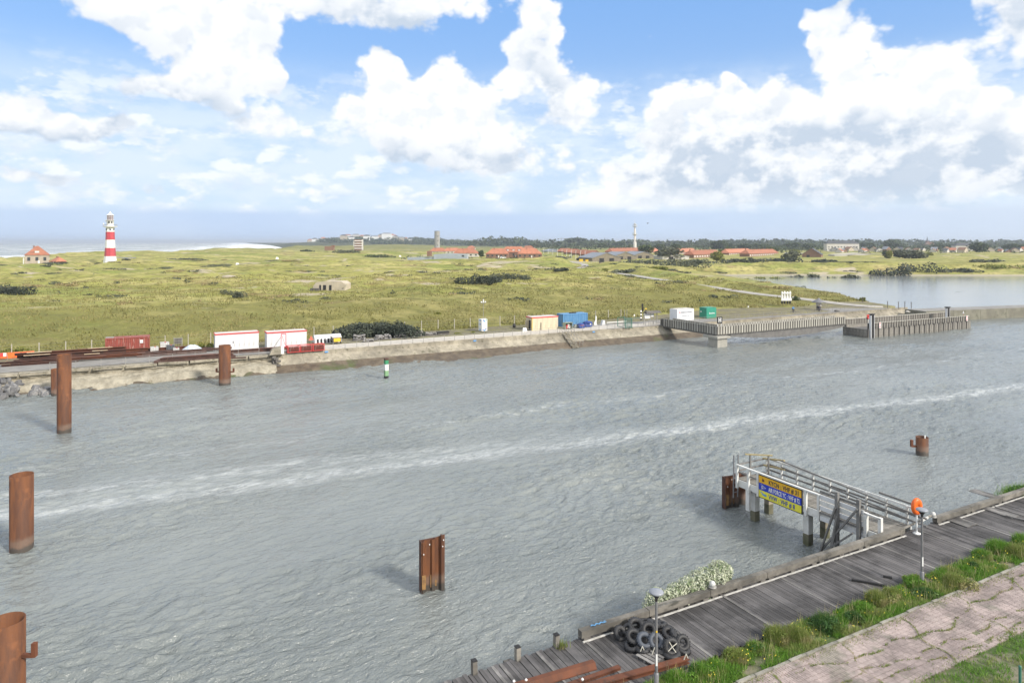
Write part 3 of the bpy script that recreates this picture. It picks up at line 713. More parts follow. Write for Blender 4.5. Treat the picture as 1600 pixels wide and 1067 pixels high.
text('Boudrez', .52, M_white, c2_, (.85,-.01,1.05), FR, sx=.85, bold=.014)
MB().box((-.05,1.7,1.5), (.012,.5,.22)).build('label_sheet', M_white, c2_)
# ------------------------------------------------------------------ things lying on the far quay
# stack of rusty beams
M_lr = pm('striped_rail_steel', (.10,.06,.05), (.17,.10,.08), 2, .8)
t, d = placed(36, 566); bs = thing('steel_beam_stack', 'long stack of dark rusty steel beams behind the railing, far left', 'steel beams', W(t-1, d-1.0, Q), QA)
M_tanb = pm('tan_timber', (.42,.31,.2), (.5,.42,.3), 1.5, .8)
def hbeam(L, h, w_): 
    t_ = .05; return MB().box((L/2,0,h-t_/2), (L,w_,t_)).box((L/2,0,t_/2), (L,w_,t_)).box((L/2,0,h/2), (L,t_,h-2*t_))
for (x, y, z, L, h, w_, mt) in ((0,0,0,13,.55,.6,M_rustd),(.5,.8,0,12,.55,.6,M_rustd),(2,.3,.56,12,.5,.6,M_rustd),(.2,1.4,.56,9,.5,.6,M_rustd),(0,.8,1.07,14,.32,.7,M_rust),(7,0,.0,11.5,.5,.5,M_rustd),(12,.6,0,14,.45,.5,M_rustd),(15,1.3,.46,9,.35,.5,M_rust),(9,.9,.55,8,.4,.5,M_rust)):
    o = hbeam(L, h, w_).build('steel_beam', mt, bs); o.location = (x, y, z); o.rotation_euler = (0, R(random.uniform(-.3,.3)), R(random.uniform(-.8,.8)))
for (x, y, z, L) in ((1.5,.4,1.40,3.0),(9,.9,1.40,3.2),(1.2,-.1,1.1,3.2),(9.6,.2,1.1,2.0),(8.6,-.3,.75,2.0)):
    MB().box((x+L/2, y, z), (L,.35,.07)).build('pale_board', M_tanb, bs)
for k in range(9):
    o = hbeam(9+random.uniform(0,5), .28, .42).build('steel_beam', (M_rustd, M_rust, M_lr if k else M_rustd)[k % 3] if k else M_rustd, bs); o.location = (-1+(k % 3)*8.5+random.uniform(-1,1), -2.1+(k//3)*.62, .3*(k % 2)); o.rotation_euler = (0, 0, R(random.uniform(-1,1)))
t, d = placed(240, 566); b2 = thing('steel_beam_stack', 'low layered pile of rusty rails between railing and white tanks', 'steel beams', W(t, d-.6, Q), QA)
for k in range(7):
    o = hbeam(11-k*.3, .28, .4).build('steel_beam', (M_lr, M_rustd, M_rust)[k % 3], b2); o.location = (k*.2, (k % 4)*.5, (k//4)*.3); o.rotation_euler = (0,0,R(random.uniform(-1,1)))
t, d = placed(372, 548.5); b2 = thing('steel_beam_stack', 'single rusty beam lying in front of the white cabins', 'steel beams', W(t, d-2.4, Q), QA)
for k in range(2):
    o = hbeam(8.5, .5, .4).build('steel_beam', (M_rustd, M_rust)[k], b2); o.location = (-2+k*.8, k*.6, 0)
# liquid tanks in cages
M_ibc = pm('white_tank_plastic', (.72,.72,.70), (.60,.61,.60), 1, .4); M_ibd = pm('dark_tank_plastic', (.05,.06,.08), (.08,.09,.11), 1, .5)
def ibc(px, py, label, mat, z=Q, s=1.0):
    t, d = placed(px, py); r = thing('tank_cage', label, 'tank', W(t, d, z), QA+.05, 'caged liquid tanks on the far quay')
    MB().box((0,0,.62*s), (1.08*s,.9*s,.95*s)).build('tank', mat, r)
    c_ = MB()
    for k in range(6): c_.bar((-.57*s+k*.228*s,-.5*s,.13), (-.57*s+k*.228*s,-.5*s,1.13*s), .025); c_.bar((-.57*s+k*.228*s,.5*s,.13), (-.57*s+k*.228*s,.5*s,1.13*s), .025)
    for z_ in (.16,.48,.8,1.12): c_.bar((-.58*s,-.51*s,z_*s), (.58*s,-.51*s,z_*s), .025); c_.bar((-.58*s,.51*s,z_*s), (.58*s,.51*s,z_*s), .025); c_.bar((-.59*s,-.5*s,z_*s), (-.59*s,.5*s,z_*s), .025); c_.bar((.59*s,-.5*s,z_*s), (.59*s,.5*s,z_*s), .025)
    c_.build('cage', M_rail, r); MB().box((0,0,.06), (1.2*s,1.0*s,.12)).build('pallet', M_dwood, r)
    MB().tube((.1,0,1.1*s), (.1,0,1.16*s), .12, 10).build('cap', M_red, r); return r
ibc(241, 553, 'white caged tank standing right beside the red container', M_ibc)
ibc(257, 547, 'white caged tank standing behind the dark one, taller of the two', M_ibc, s=1.15)
ibc(266, 550, 'dark caged tank between the two white ones', M_ibd)
ibc(275, 552, 'small white caged tank lowest in front of the dark one', M_ibc, s=.75)
t, d = placed(278, 545); r = thing('wire_crate', 'tall grey wire crate behind the caged tanks', 'crate', W(t, d, Q), QA)
m = MB()
for x in (-.6,.6):
    for y in (-.5,.5): m.box((x,y,.9), (.08,.08,1.8))
for z_ in (.1,.5,.9,1.3,1.75):
    for y in (-.5,.5): m.box((0,y,z_), (1.12,.05,.05))
    for x in (-.6,.6): m.box((x,0,z_), (.05,.92,.05))
m.build('frame', M_rail, r); MB().box((0,0,1.25), (1.0,.85,.85)).build('load', M_dwood, r)
t, d = placed(300, 549); r = thing('tarpaulin_heap', 'crumpled pale blue tarpaulin heap left of the first white cabin', 'tarpaulin', W(t, d, Q), QA)
A, B = np.meshgrid(np.linspace(-1.6,1.6,22), np.linspace(-.8,.8,14)); i = np.arange(A.size).reshape(A.shape)
o = npmesh('tarpaulin', np.stack([A, B, (1-(A/1.7)**2)*(1-(B/.9)**2)*1.0+.25*fb(A*1.5, B*1.5, 3)+.05], -1).reshape(-1,3), np.stack([i[:-1,:-1], i[:-1,1:], i[1:,1:], i[1:,:-1]], -1).reshape(-1,4), pm('pale_blue_tarpaulin', (.42,.50,.60), (.55,.60,.66), 2, .5), smooth=False); o.parent = r
# orange barrier, red sign
t, d = placed(24, 560); r = thing('plastic_barrier', 'orange plastic barriers at the far left end of the quay', 'barrier', W(t, d+1, Q), QA)
for k in range(3):
    MB().prism([(-.25,0),(.25,0),(.12,.8),(-.12,.8)], -.8, .8, Matrix.Rotation(R(90),4,'Z') @ Matrix.Rotation(R(90),4,'X')).build('barrier_block', M_oran, r).location = (-2.0+k*1.7, .0, 0)
t, d = placed(2, 563); r = thing('barrier_board', 'red and white barrier board at the left edge beside orange barriers', 'barrier', W(t, d, Q), QA)
for k in range(4): MB().box((-.8+k*.4,0,.8), (.39,.05,.5)).build('stripe', (M_red, M_white)[k % 2], r)
for x in (-.7,.7): MB().box((x,.06,.4), (.06,.06,.9)).build('leg', M_rail, r)
# white gate panel with red edge
t, d = placed(438, 551); r = thing('barrier_gate', 'tall white panel edged red, raised beside the red mesh boxes', 'barrier gate', W(t, d-1, Q), QA)
MB().prism([(-1.9,0),(-.2,0),(-.2,1.2),(-1.5,.9)], 0, .8, Matrix.Rotation(R(90),4,'X')).build('concrete_foot', M_conc, r)
MB().box((0.05,-.3,.6), (.5,.5,1.2)).build('pedestal', M_white, r)
MB().box((.25,-.3,2.1), (.62,.06,1.95)).build('panel', M_white, r)
m = MB().box((.25,-.34,3.12), (.74,.06,.1)).box((.25,-.34,1.1), (.74,.06,.1)).box((-.1,-.34,2.1), (.08,.06,1.94)).box((.6,-.34,2.1), (.08,.06,1.94)); m.build('red_edge', pm('pinkish_red', (.75,.06,.12)), r)
MB().bar((0,-.36,2.95), (.5,-.36,1.3), .06, .03).build('diagonal', bpy.data.materials['pinkish_red'], r)
MB().bar((-1.2,0,1.0), (-.15,-.25,2.6), .08).build('strut', M_rail, r)
# red mesh boxes
t, d = placed(448, 551)
for k in range(3):
    r = thing('mesh_box', ('leftmost of the three red mesh boxes by the white gate panel', 'middle one of the three red mesh boxes', 'rightmost of the three red mesh boxes where the pale path starts')[k], 'mesh box', W(t+k*1.95-.0, d-.6, Q), QA, 'red mesh boxes on the far quay')
    m = MB()
    for x in (.06,1.8):
        for y in (0,1.1): m.box((x,y,.55), (.09,.09,1.1))
    for z_ in (.08,1.05):
        for y in (0,1.1): m.box((.93,y,z_), (1.65,.07,.08))
        for x in (.06,1.8): m.box((x,.55,z_), (.07,1.0,.08))
    m.build('frame', M_red, r)
    m = MB()
    for q in range(6): m.bar((.1,-.0,.15+q*.15), (1.76,-.0,.15+q*.15), .04)
    for q in range(9): m.bar((.15+q*.2,.03,.1), (.15+q*.2,.03,1.05), .03)
    m.build('mesh_front', M_rcont, r)
    MB().box((.93,.55,.45), (1.6,.9,.7)).build('load', M_rustd, r)
for px, nm in ((467.5,'left'),(486,'right')):
    t, d = placed(px, 541); r = thing('warning_triangle', 'orange red warning triangle standing up behind the mesh boxes, %s one' % nm, 'sign', W(t, d, Q), QA)
    MB().prism([(-.45,0),(.45,0),(0,.8)], -.02, .02, Matrix.Rotation(R(90),4,'X')).build('plate', pm('faded_warning_red', (.55,.16,.10)), r).location = (0,0,1.0)
    MB().box((0,.05,.5), (.06,.06,1.1)).build('post', M_rail, r)
# half-round shelter
t, d = placed(492, 537); r = thing('shelter_tent', 'low white half-round shelter right of the second white cabin', 'shelter', W(t, d, Q), QA)
m = MB(); n = 9; pr = [(1.1*math.cos(math.pi*i/n), 1.35*math.sin(math.pi*i/n)) for i in range(n+1)]
m.add([(x, y+1.1, z) for x in (0, 4.6) for y, z in pr], [(i, n+1+i, n+2+i, i+1) for i in range(n)], True); m.add([(4.6, y+1.1, z) for y, z in pr], [tuple(range(n+1))]); m.add([(0, y+1.1, z) for y, z in pr], [tuple(range(n, -1, -1))])
m.build('cover', M_cabw, r)
for k in range(5): MB().box((.5+k*.6,-.06,.4), (.26,.05,.75)).build('opening', M_dark, r)
MB().box((3.7,-.1,.5), (.5,.1,.9)).build('red_panel', M_rustd, r)
# small trailer with orange back
t, d = placed(522, 538); r = thing('small_trailer', 'small dark trailer with bright orange rear panel and pale lid', 'trailer', W(t, d, Q), QA)
MB().box((.5,.8,.75), (1.5,1.6,.7)).build('body', M_dwood, r); MB().box((.5,-.04,.72), (1.15,.06,.6)).build('rear_panel', M_yell, r)
MB().box((.5,.8,1.2), (1.6,1.7,.16)).build('lid', M_roofw, r)
for x in (-.3,1.3): MB().tube((x-.08,.8,.3), (x+.08,.8,.3), .3, 12).build('wheel', M_black, r)
# heaps and stacks of paving stone on pallets
def stones(px, py, L, h, label, n, mat=M_stone):
    t, d = placed(px, py); r = thing('stone_stack', label, 'stone stack', W(t, d, Q), QA+random.uniform(-.1,.1))
    MB().box((L/2,.5,.07), (L,1.0,.14)).build('pallet', M_dwood, r)
    for k in range(n):
        q = random.uniform(.7,1.2); o = again(STN, (random.uniform(.15,L-.15), random.uniform(.1,.9), .22+random.random()*h), (random.uniform(-.3,.3), random.uniform(-.3,.3), random.uniform(0,3)), r); o.scale = (q,q,q)
STN = MB().box((0,0,0), (.42,.26,.2)).build('paving_stone', M_stone)
stones(552, 533, 2.4, .75, 'stack of grey stones with a pale slab on top, left of the dark bush', 44)
stones(567, 536, 2.0, .3, 'low pallet of stones nearest the path below the dark bush', 22)
stones(586, 532, 3.2, .55, 'long heap of mixed grey stones in front of the dark bush', 54)
stones(617, 529, 2.2, .5, 'short stack of brownish slabs right of the long heap', 30)
stones(640, 527, 2.8, .7, 'high bluish grey heap of stones at the right end of the bush', 54)
stones(664, 525, 2.6, .22, 'flat pale spread of stones beyond the bluish heap', 26)
bpy.data.objects.remove(STN)
t, d = placed(685, 523.5); r = thing('timber_stack', 'short stack of black timber beams at the foot of the slope', 'timber', W(t, d, Q), QA)
for k in range(6): MB().box((1.1,.2+.3*(k % 3),.15+.3*(k//3)), (2.3,.26,.26)).build('timber_beam', M_dark if k % 2 else M_dwood, r)
# box with a weather mast
t, d = placed(757, 518); r = thing('information_box', 'white and blue upright box with thin weather mast on the far quay', 'measuring station', W(t, d, Q), QA+.1)
MB().box((0,.6,1.25), (1.25,1.25,2.3)).build('body', M_white, r)
M_lb = pm('light_blue_print', (.12,.35,.72)); M_gb = pm('navy_print', (.03,.08,.35)); M_gn = pm('green_print', (.03,.35,.22))
for (x, z_, mt, w_) in ((-.3,2.2,M_gb,.2),(.38,2.2,M_gn,.18),(0,2.0,M_lb,.3),(-.35,.35,M_gb,.22),(.3,.45,M_gb,.22),(0,.28,M_lb,.25),(.0,1.3,M_rail,.5)):
    MB().box((x,-.035,z_), (w_,.012,.3 if w_ < .5 else .05)).build('printed_mark', mt, r)
for z_ in (.35,2.2,1.4): MB().box((-.635,.6,z_), (.012,.4,.28)).build('printed_mark', M_lb, r)
MB().tube((.1,.6,2.4), (.1,.6,5.6), .045, 6).build('mast', M_rail, r)
MB().bar((-.4,.6,5.5), (.6,.6,5.5), .06).bar((.1,.2,5.5), (.1,1.0,5.5), .06).build('cross_arm', M_rail, r)
for x in (-.35,.1,.55): MB().lathe([(.02,.0),(.16,.05),(.16,.22),(.02,.3)], 8, (x,.6,5.55)).build('sensor', M_white, r)
MB().lathe([(.02,.0),(.2,.1),(.02,.42)], 8, (.1,.6,5.85)).build('wind_vane', M_white, r)
# things by the cream cabin and the blue container
t, d = placed(818, 518); r = thing('leaning_sheet', 'white sheet leaning low in front of the cream cabin', 'sheet', W(t, d-.6, Q), QA)
MB().prism([(-.5,0),(.5,0),(.4,.8),(-.3,.8)], -.03, .03, Matrix.Rotation(R(70),4,'X')).build('sheet', M_white, r); MB().box((.02,-.18,.35), (.16,.02,.2)).build('mark', M_rail, r)
t, d = placed(803.5, 511.5); r = thing('barrel', 'small dark barrel on the grass left of the cream cabin', 'barrel', W(t, d, Q), 0)
MB().lathe([(.0,0),(.28,0),(.31,.35),(.28,.7),(.0,.72)], 12).build('barrel_body', M_dark, r); MB().torus((0,0,.5), .3, .02, n=12, k=4).build('hoop', M_rail, r)
t, d = placed(878, 514.5); r = thing('open_skip', 'grey green open crate filled with rags before the blue container', 'skip', W(t, d-1.2, Q), QA)
m = MB().box((.9,1.0,.7), (1.6,.06,1.3)).box((.06,.5,.7), (.06,1.0,1.3)).box((1.7,.5,.7), (.06,1.0,1.3)).box((.9,.5,.08), (1.6,1.0,.08)).box((.9,.4,1.38), (1.75,1.1,.06)); m.build('crate', pm('grey_green_steel', (.30,.36,.28)), r)
for (x, z_, mt) in ((.5,.35,M_red),(.8,.45,M_white),(1.15,.4,M_white),(.95,.85,M_white),(.6,.75,M_red),(1.3,.75,M_dwood)): MB().lathe([(.01,-.2),(.24,-.08),(.26,.1),(.01,.22)], 7, (x,.3,z_), smooth=False).build('sack', mt, r)
t, d = placed(896, 513); r = thing('steel_crate', 'low light grey crate between the open crate and blue dumpsters', 'crate', W(t, d-.8, Q), QA)
MB().box((.35,.4,.4), (.8,.7,.7)).build('crate', pm('pale_grey_green', (.34,.37,.33)), r); MB().box((.35,.4,.78), (.86,.76,.06)).build('lid', M_rail, r)
def dumpster(px, py, s, label):
    t, d = placed(px, py); r = thing('dumpster', label, 'dumpster', W(t, d-.4, Q), QA, 'blue dumpsters on the far quay')
    MB().prism([(-.75*s,0),(.75*s,0),(.9*s,.85*s),(-.9*s,.85*s)], -.5, .5, Matrix.Rotation(R(90),4,'X')).build('bin', M_dblue, r).location = (0,.5,.14)
    MB().lathe([(.93*s,0),(.85*s,.14),(.4*s,.28),(.02,.3)], 12, (0,.5,.14+.85*s)).build('lid', M_dblue, r)
    for x in (-.6,.6):
        MB().tube((x*s-.04,.12,.09), (x*s+.04,.12,.09), .09, 8).build('wheel', M_black, r)
    return r
r = dumpster(908, 513.5, .8, 'blue dumpster with red patch, left of the pair'); MB().box((0,-.03,.75), (.8,.03,.22)).build('red_patch', M_red, r)
r = dumpster(918.5, 511.5, 1.0, 'larger blue dumpster with white mark, right of the pair'); MB().prism([(0,0),(.35,.1),(.3,.3),(.05,.2)], 0, .03, Matrix.Rotation(R(90),4,'X')).build('mark', M_white, r).location = (.2,-.01,.55)
t, d = placed(930, 508.5); r = thing('white_board_stand', 'tall white angled panel right of the blue container', 'panel', W(t, d, Q), QA)
MB().prism([(-.3,0),(.5,0),(.45,.25),(.3,.3),(.35,1.9),(.1,2.0),(.05,1.0),(-.25,.6)], -.05, .05, Matrix.Rotation(R(90),4,'X')).build('panel', M_white, r); MB().box((.25,.15,.6), (.07,.2,1.2)).build('prop', M_rail, r)
t, d = placed(942, 508); r = thing('white_cover', 'small white tapered cover on the grass by the white panel', 'cover', W(t, d, Q), QA)
MB().prism([(-.45,0),(.45,0),(.35,1.0),(-.15,1.0)], -.3, .3, Matrix.Rotation(R(90),4,'X')).build('cover', M_cabw, r); MB().box((0,0,.03), (1.1,.8,.06)).build('base', M_rail, r)
t, d = placed(957, 506.5); r = thing('low_barrier', 'long low pale rail on the verge beyond the white cover', 'barrier', W(t-1.5, d, Q), QA)
MB().box((2.6,0,.42), (5.2,.08,.16)).build('rail', M_white, r)
for x in (.2,2.6,5.0): MB().box((x,.07,.2), (.08,.08,.45)).build('post', M_rail, r)
# green mesh gate cage
t, d = placed(969, 511.5); r = thing('mesh_gate', 'green steel mesh gate cage across the quay path', 'gate', W(t, d-1.8, Q), QA)
M_gg = pm('green_mesh_steel', (.04,.15,.11), (.05,.19,.14), 3, .6)
m = MB()
for (x, y) in ((0,0),(1.6,0),(0,2.6),(1.6,2.6)): m.box((x,y,1.0), (.1,.1,2.0))
for z_ in (.1,1.95):
    m.box((.8,0,z_), (1.5,.06,.06)); m.box((.8,2.6,z_), (1.5,.06,.06)); m.box((0,1.3,z_), (.06,2.5,.06)); m.box((1.6,1.3,z_), (.06,2.5,.06))
m.box((2.6,.0,1.95), (2.0,.06,.06)); m.build('frame', M_gg, r)
m = MB()
for k in range(11): m.bar((.1+k*.14,0,.1), (.1+k*.14,0,1.95), .02)
for k in range(18): m.bar((1.6,.1+k*.14,.1), (1.6,.1+k*.14,1.95), .02)
m.build('mesh_panel', M_gg, r)
# poles, black and white marker boards
def pole(px, py, h, label, bands=None, w_=.12, name='marker_post', mt=M_rail):
    t, d = placed(px, py); r = thing(name, label, 'post', W(t, d, Q), QA)
    MB().box((0,0,h/2), (w_*.6,w_*.6,h)).build('post', mt, r)
    if bands:
        n = len(bands)
        for k, b in enumerate(bands): MB().box((0,-.06,h-.35-k*.36), (.36,.04,.34)).build('band', {'w':M_white,'b':M_dark,'y':M_yell}[b], r)
    return r
pole(1001.5, 501.5, 2.5, 'black and white banded marker board right of the bare grass', 'wbwbwb')
pole(991, 500, 1.4, 'short pale marker board left of the banded one', 'w')
pole(976, 502, 2.6, 'left one of two tall thin poles above the green gate'); pole(979.5, 502, 2.6, 'right one of two tall thin poles above the green gate')
pole(1009, 498, 2.6, 'post with yellow diamond board left of the notice shelter', 'yb')
pole(1169, 487, 1.6, 'lone post with small white plate on the grass slope', 'w')
# notice shelter with white boards and a roof
t, d = placed(1011, 508.5); r = thing('notice_shelter', 'dark roofed notice shelter with two white boards at the walkway entrance', 'shelter', W(t, d, Q), QA)
m = MB()
for x in (0,1.7,2.6,3.5): m.box((x,1.0,1.2), (.14,.14,2.4))
m.build('posts', M_rail, r)
MB().box((.85,.9,2.0), (1.5,.06,.75)).build('board', M_white, r); MB().box((2.15,.9,2.0), (.6,.06,.75)).build('board', M_white, r); MB().box((.85,.86,1.45), (1.3,.05,.25)).build('board', M_white, r)
MB().prism([(-.9,0),(.9,0),(0,.5)], -.6, 3.2, Matrix.Rotation(R(90),4,'Z') @ Matrix.Rotation(R(90),4,'X') @ Matrix.Rotation(0,4,'Z')).build('roof', M_dwood, r).location = (0.9,1.0,2.4)
m = MB()
for x in np.arange(-.6,4.4,.45): m.box((x,-1.2,.6), (.06,.06,1.3))
m.box((1.8,-1.2,1.25), (5,.05,.05)).box((1.8,-1.2,.1), (5,.05,.05)); m.build('gate_rails', M_rail, r)
# little blue mooring marks on the bank and dark weep holes
for px, py, nm in ((513.5,549,'by the red mesh boxes'),(747.5,531.5,'below the upright white box'),(937,518,'right of the landing stair')):
    t, d = placed(px, py, Q); r = thing('edge_marker', 'light blue marker plate on the far quay edge %s' % nm, 'marker', W(t, FARD-.12, Q-.35), QA)
    MB().box((0,-.05,.05), (.55,.06,.22)).build('plate', M_lb, r); MB().box((0,.02,.0), (.1,.1,.3)).build('bracket', M_rail, r)
# stair to the water
t, d = placed(880, 521); sr = thing('landing_stair', 'concrete stair with thin handrails down the far bank to the water', 'stair', W(t, FARD, Q), QA)
for k in range(12): MB().box((1.2,.1-k*.34,-.05-k*.215), (1.5,.36,.12)).build('step', M_conc, sr)
for x in (.2,1.3,2.2,2.9):
    m = MB().bar((x,.4,.85), (x+.2,-3.6,-1.6), .05)
    for k in range(5): m.bar((x+.04*k,.3-k*.9,-.1-k*.55), (x+.04*k,.3-k*.9,.85-k*.55), .05)
    m.build('handrail', M_rail, sr)
# bridge-like walkway ------------------------------------------------
M_pan = pm('walkway_concrete_panel', (.40,.385,.34), (.32,.31,.27), 1, .85, rnd=.4, bump=.03)
M_gird = pm('shaded_steel_girder', (.17,.165,.155), (.125,.12,.115), 1, .8)
M_grey = pm('grey_timber', (.24,.225,.20), (.17,.16,.14), 2, .85, rnd=.4, bump=.02)
wk = thing('pier_walkway', 'raised L-shaped walkway with slatted concrete parapet over the water', 'walkway', W(95.2, 97.0, 0), QA)
# leg one: from the quay out (local y from 15 down to 0), leg two: along x to 36
Z0, Z1 = 2.35, 2.6
MB().box((.9,7.0,2.35), (2.0,15.6,.45)).build('deck_slab', M_gird, wk); MB().box((19.5,.2,2.42), (35.2,2.3,.35)).build('deck_slab', M_gird, wk)
MB().box((.9,7.0,2.61), (1.6,15,.05)).build('walking_surface', M_asph, wk); MB().box((19.5,.2,2.63), (35.0,1.9,.05)).build('walking_surface', M_asph, wk)
# deepened beam under the long span
bmx = MB(); xs_ = np.linspace(3.5, 37, 15); poly = [(x, 2.2) for x in xs_] + [(x, 2.2-.35-1.05*math.sin(math.pi*(x-3.5)/33.5)**.8) for x in xs_[::-1]]
for y in (-.6,.9): bmx.prism(poly, -.18, .18, Matrix.Translation((0,y,0)) @ Matrix.Rotation(R(90),4,'X'))
bmx.build('span_girder', M_gird, wk)
MB().prism([(-.6,-1.5),(1.9,-1.5),(1.9,1.4),(.9,1.9),(-.6,.9)], -2.5, 1.75).prism([(-1.0,-1.9),(2.3,-1.9),(2.3,1.8),(1.2,3.2),(-1.0,2.0)], 1.75, 2.15).build('concrete_pier', M_pan, wk)
pn1 = MB().box((0,0,.55), (.50,.10,1.45)).build('parapet_panel', M_pan, wk); ps1 = MB().box((0,-.08,.55), (.13,.16,1.5)).build('parapet_post', M_dwood, wk)
first = True
def para(p0, p1, n, out):
    p0 = Vector(p0); p1 = Vector(p1); s = (p1-p0)/n; a = math.atan2(s.y, s.x)
    for k in range(n):
        q = p0 + s*(k+.5); again(pn1, (q.x, q.y, Z1), (0,0,a+(math.pi if out < 0 else 0)), wk); q = p0 + s*k; again(ps1, (q.x, q.y, Z1), (0,0,a+(math.pi if out < 0 else 0)), wk)
    MB().bar(p0+Vector((0,0,Z1+1.32)), p1+Vector((0,0,Z1+1.32)), .14, .09).build('cap_rail', M_pan, wk)
para((-.2,15,0), (-.2,-1.0,0), 23, 1); para((-.2,-1.0,0), (37.0,-1.0,0), 54, 1); para((2.1,14,0), (2.1,1.5,0), 18, -1); para((2.1,1.5,0), (37.0,1.5,0), 50, -1)
pn1.location = (-.2,14.7,Z1); ps1.location = (-.2,14.9,Z1); pn1.rotation_euler = ps1.rotation_euler = (0,0,-R(90))
sg = thing('navigation_board', 'dark square notice board with white figures on the walkway corner', 'sign', W(96.8, 97.2, 2.65), QA)
for x in (-.5,.5): MB().box((x,0,.9), (.09,.09,2.0)).build('leg', M_white, sg)
MB().box((0,-.06,2.3), (1.35,.06,1.3)).build('board', M_dark, sg); MB().box((-.25,-.1,2.35), (.18,.02,.9)).build('figure', M_white, sg); MB().box((.25,-.1,2.35), (.18,.02,.9)).build('figure', M_white, sg); MB().box((0,-.1,2.35), (.4,.02,.14)).build('figure', M_white, sg)
# timber dock at its end
dk = thing('timber_dock', 'box-shaped timber landing stage with slatted rails at far right of the walkway', 'landing stage', W(132, 90.8, 0), QA-.045)
MB().box((17.5,2.9,.9), (34.6,5.6,1.3)).build('core', M_gird, dk)
pl = MB().box((0,0,0), (.78,.14,2.6)).build('fender_plank', M_grey, dk); pl.location = (.4,-.0,.45)
for k in range(1, 42): again(pl, (.4+k*.83, -.0+.02*math.sin(k*3), .45+.05*math.sin(k*1.7)), None, dk)
for k in range(7): again(pl, (-.02, .45+k*.83, .45), (0,0,R(90)), dk)
pl2 = MB().box((0,0,0), (.18,.2,2.9)).build('fender_post', M_dwood, dk); pl2.location = (0,-.12,.5)
for k in range(1, 21): again(pl2, (k*1.66,-.12,.5), None, dk)
sp = MB().box((0,0,.7), (.52,.07,1.3)).build('rail_slat', M_grey, dk); so_ = MB().box((0,0,.7), (.14,.14,1.45)).build('rail_post', M_dwood, dk)
sp.location = (.8,.3,1.6); so_.location = (.4,.2,1.6)
for k in range(1, 42):
    again(sp, (.8+k*.82,.3,1.6), None, dk); again(so_, (.4+k*.82,.2,1.6), None, dk)
for k in range(42):
    again(sp, (.8+k*.82,5.4,2.0), None, dk); again(so_, (.4+k*.82,5.5,2.0), None, dk)
MB().box((17.5,5.45,3.38), (34.4,.2,.1)).box((17.5,.26,2.98), (34.4,.2,.1)).build('cap_rail', M_pan, dk)
MB().box((17.5,5.4,1.8), (34.6,.5,.7)).build('back_beam', M_grey, dk)
for x, nm in ((1.0,'left'),(30.5,'right')):
    g_ = thing('guide_pile', 'tall dark guide post with pale edges, %s one on the timber dock' % nm, 'guide post', W(132, 90.8, 0)+Matrix.Rotation(QA-.045,3,'Z') @ Vector((x, 2.5 if x > 5 else -.3, 0)), QA)
    zb = 1.55 if x > 5 else -.5
    MB().box((0,0,(4.9+zb)/2), (.8,.5,4.9-zb)).build('post', M_dark, g_)
    for s in (-.5,.5): MB().box((s,0,(4.7+zb)/2), (.16,.4,4.7-zb)).build('side_post', M_cabw, g_)
    MB().box((0,0,4.95), (1.3,.7,.16)).build('cap', M_dark, g_)
def lifering(loc, rz, label, s=1.0):
    r = thing('lifebuoy_board', label, 'lifebuoy', loc, rz); MB().box((0,0,.7), (.1,.1,1.4)).build('post', M_white, r)
    MB().torus((0,-.1,1.55), .38*s, .1*s, (0,1,0), 16, 8).build('ring', M_red, r); MB().box((0,0,1.55), (.85*s,.05,.9*s)).build('board', M_red if s > .9 else M_white, r); return r
lifering(W(139.5, 95.8, 1.7)+Vector((0,0,.3)), QA, 'round red lifebuoy housing at left end of the timber dock')
for x, nm in ((4.0,'left'),(33.6,'right')):
    b_ = thing('number_board', 'white plate with red figure on the front rail of the timber dock, %s one' % nm, 'sign', W(132, 90.8, 1.7)+Matrix.Rotation(QA-.045,3,'Z') @ Vector((x, .05, 0)), QA-.045)
    MB().box((0,0,.75), (.62,.05,1.2)).build('plate', M_white, b_); text('8', .6, M_red, b_, (-.2,-.03,.9), FR, 'figure', bold=.02); text('8', .6, M_red, b_, (-.2,-.03,.3), FR, 'figure', bold=.02)
    MB().box((0,.05,.4), (.08,.06,1.2)).build('post', M_rail, b_)
m = thing('heron_statue', 'small white seabird standing on the dock end post', 'bird', W(165.2, 89.9, 3.1), 0)
MB().lathe([(.01,0),(.12,.1),(.16,.3),(.08,.5),(.01,.6)], 8, (0,0,.3)).build('body', M_white, m); MB().lathe([(.01,0),(.08,.08),(.01,.2)], 6, (0,0,.85)).build('head', M_white, m); MB().tube((0,0,0), (0,0,.35), .02, 5).build('leg', M_oran, m)
# ------------------------------------------------------------------ near quay
D0_, D1_ = 21.4, 25.2
M_deck = pm('grey_deck_board', (.105,.10,.10), (.065,.062,.062), 1.6, .8, bump=.012, c3=(.23,.225,.215), s3=5.0, t3=.57, stretch=(1.6,.10,1), rnd=.55, spec=.3)
M_deckp = pm('pale_deck_board', (.24,.23,.22), (.13,.125,.12), 2.2, .85, bump=.01, c3=(.085,.08,.08), s3=3, t3=.5, stretch=(1,.3,1), rnd=.4)
M_beam = pm('grey_curb_beam', (.20,.185,.16), (.12,.112,.097), 1.4, .85, bump=.03, c3=(.07,.068,.058), s3=1.6, t3=.54, rnd=.35, stretch=(.35,1,1))
M_gaplit = pm('gap_brightness', (.62,.61,.58), (.40,.39,.36), 2.5, .8)  # pale colour for the bright water and sky behind the beam gaps
def worldstain(m, s, lo, hi):
    t = m.node_tree; b = t.nodes['Principled BSDF']; g = t.nodes.new('ShaderNodeNewGeometry'); P = E(t, g.outputs['Position']); l = b.inputs['Base Color'].links[0]
    k = noise(t, P, s, 5, .65).ss(.38, .62, lo, hi); c = mixc(t, 1.0, E(t, l.from_socket), xyz(t, k, k, k), 'MULTIPLY'); t.links.new(c.k, b.inputs['Base Color'])
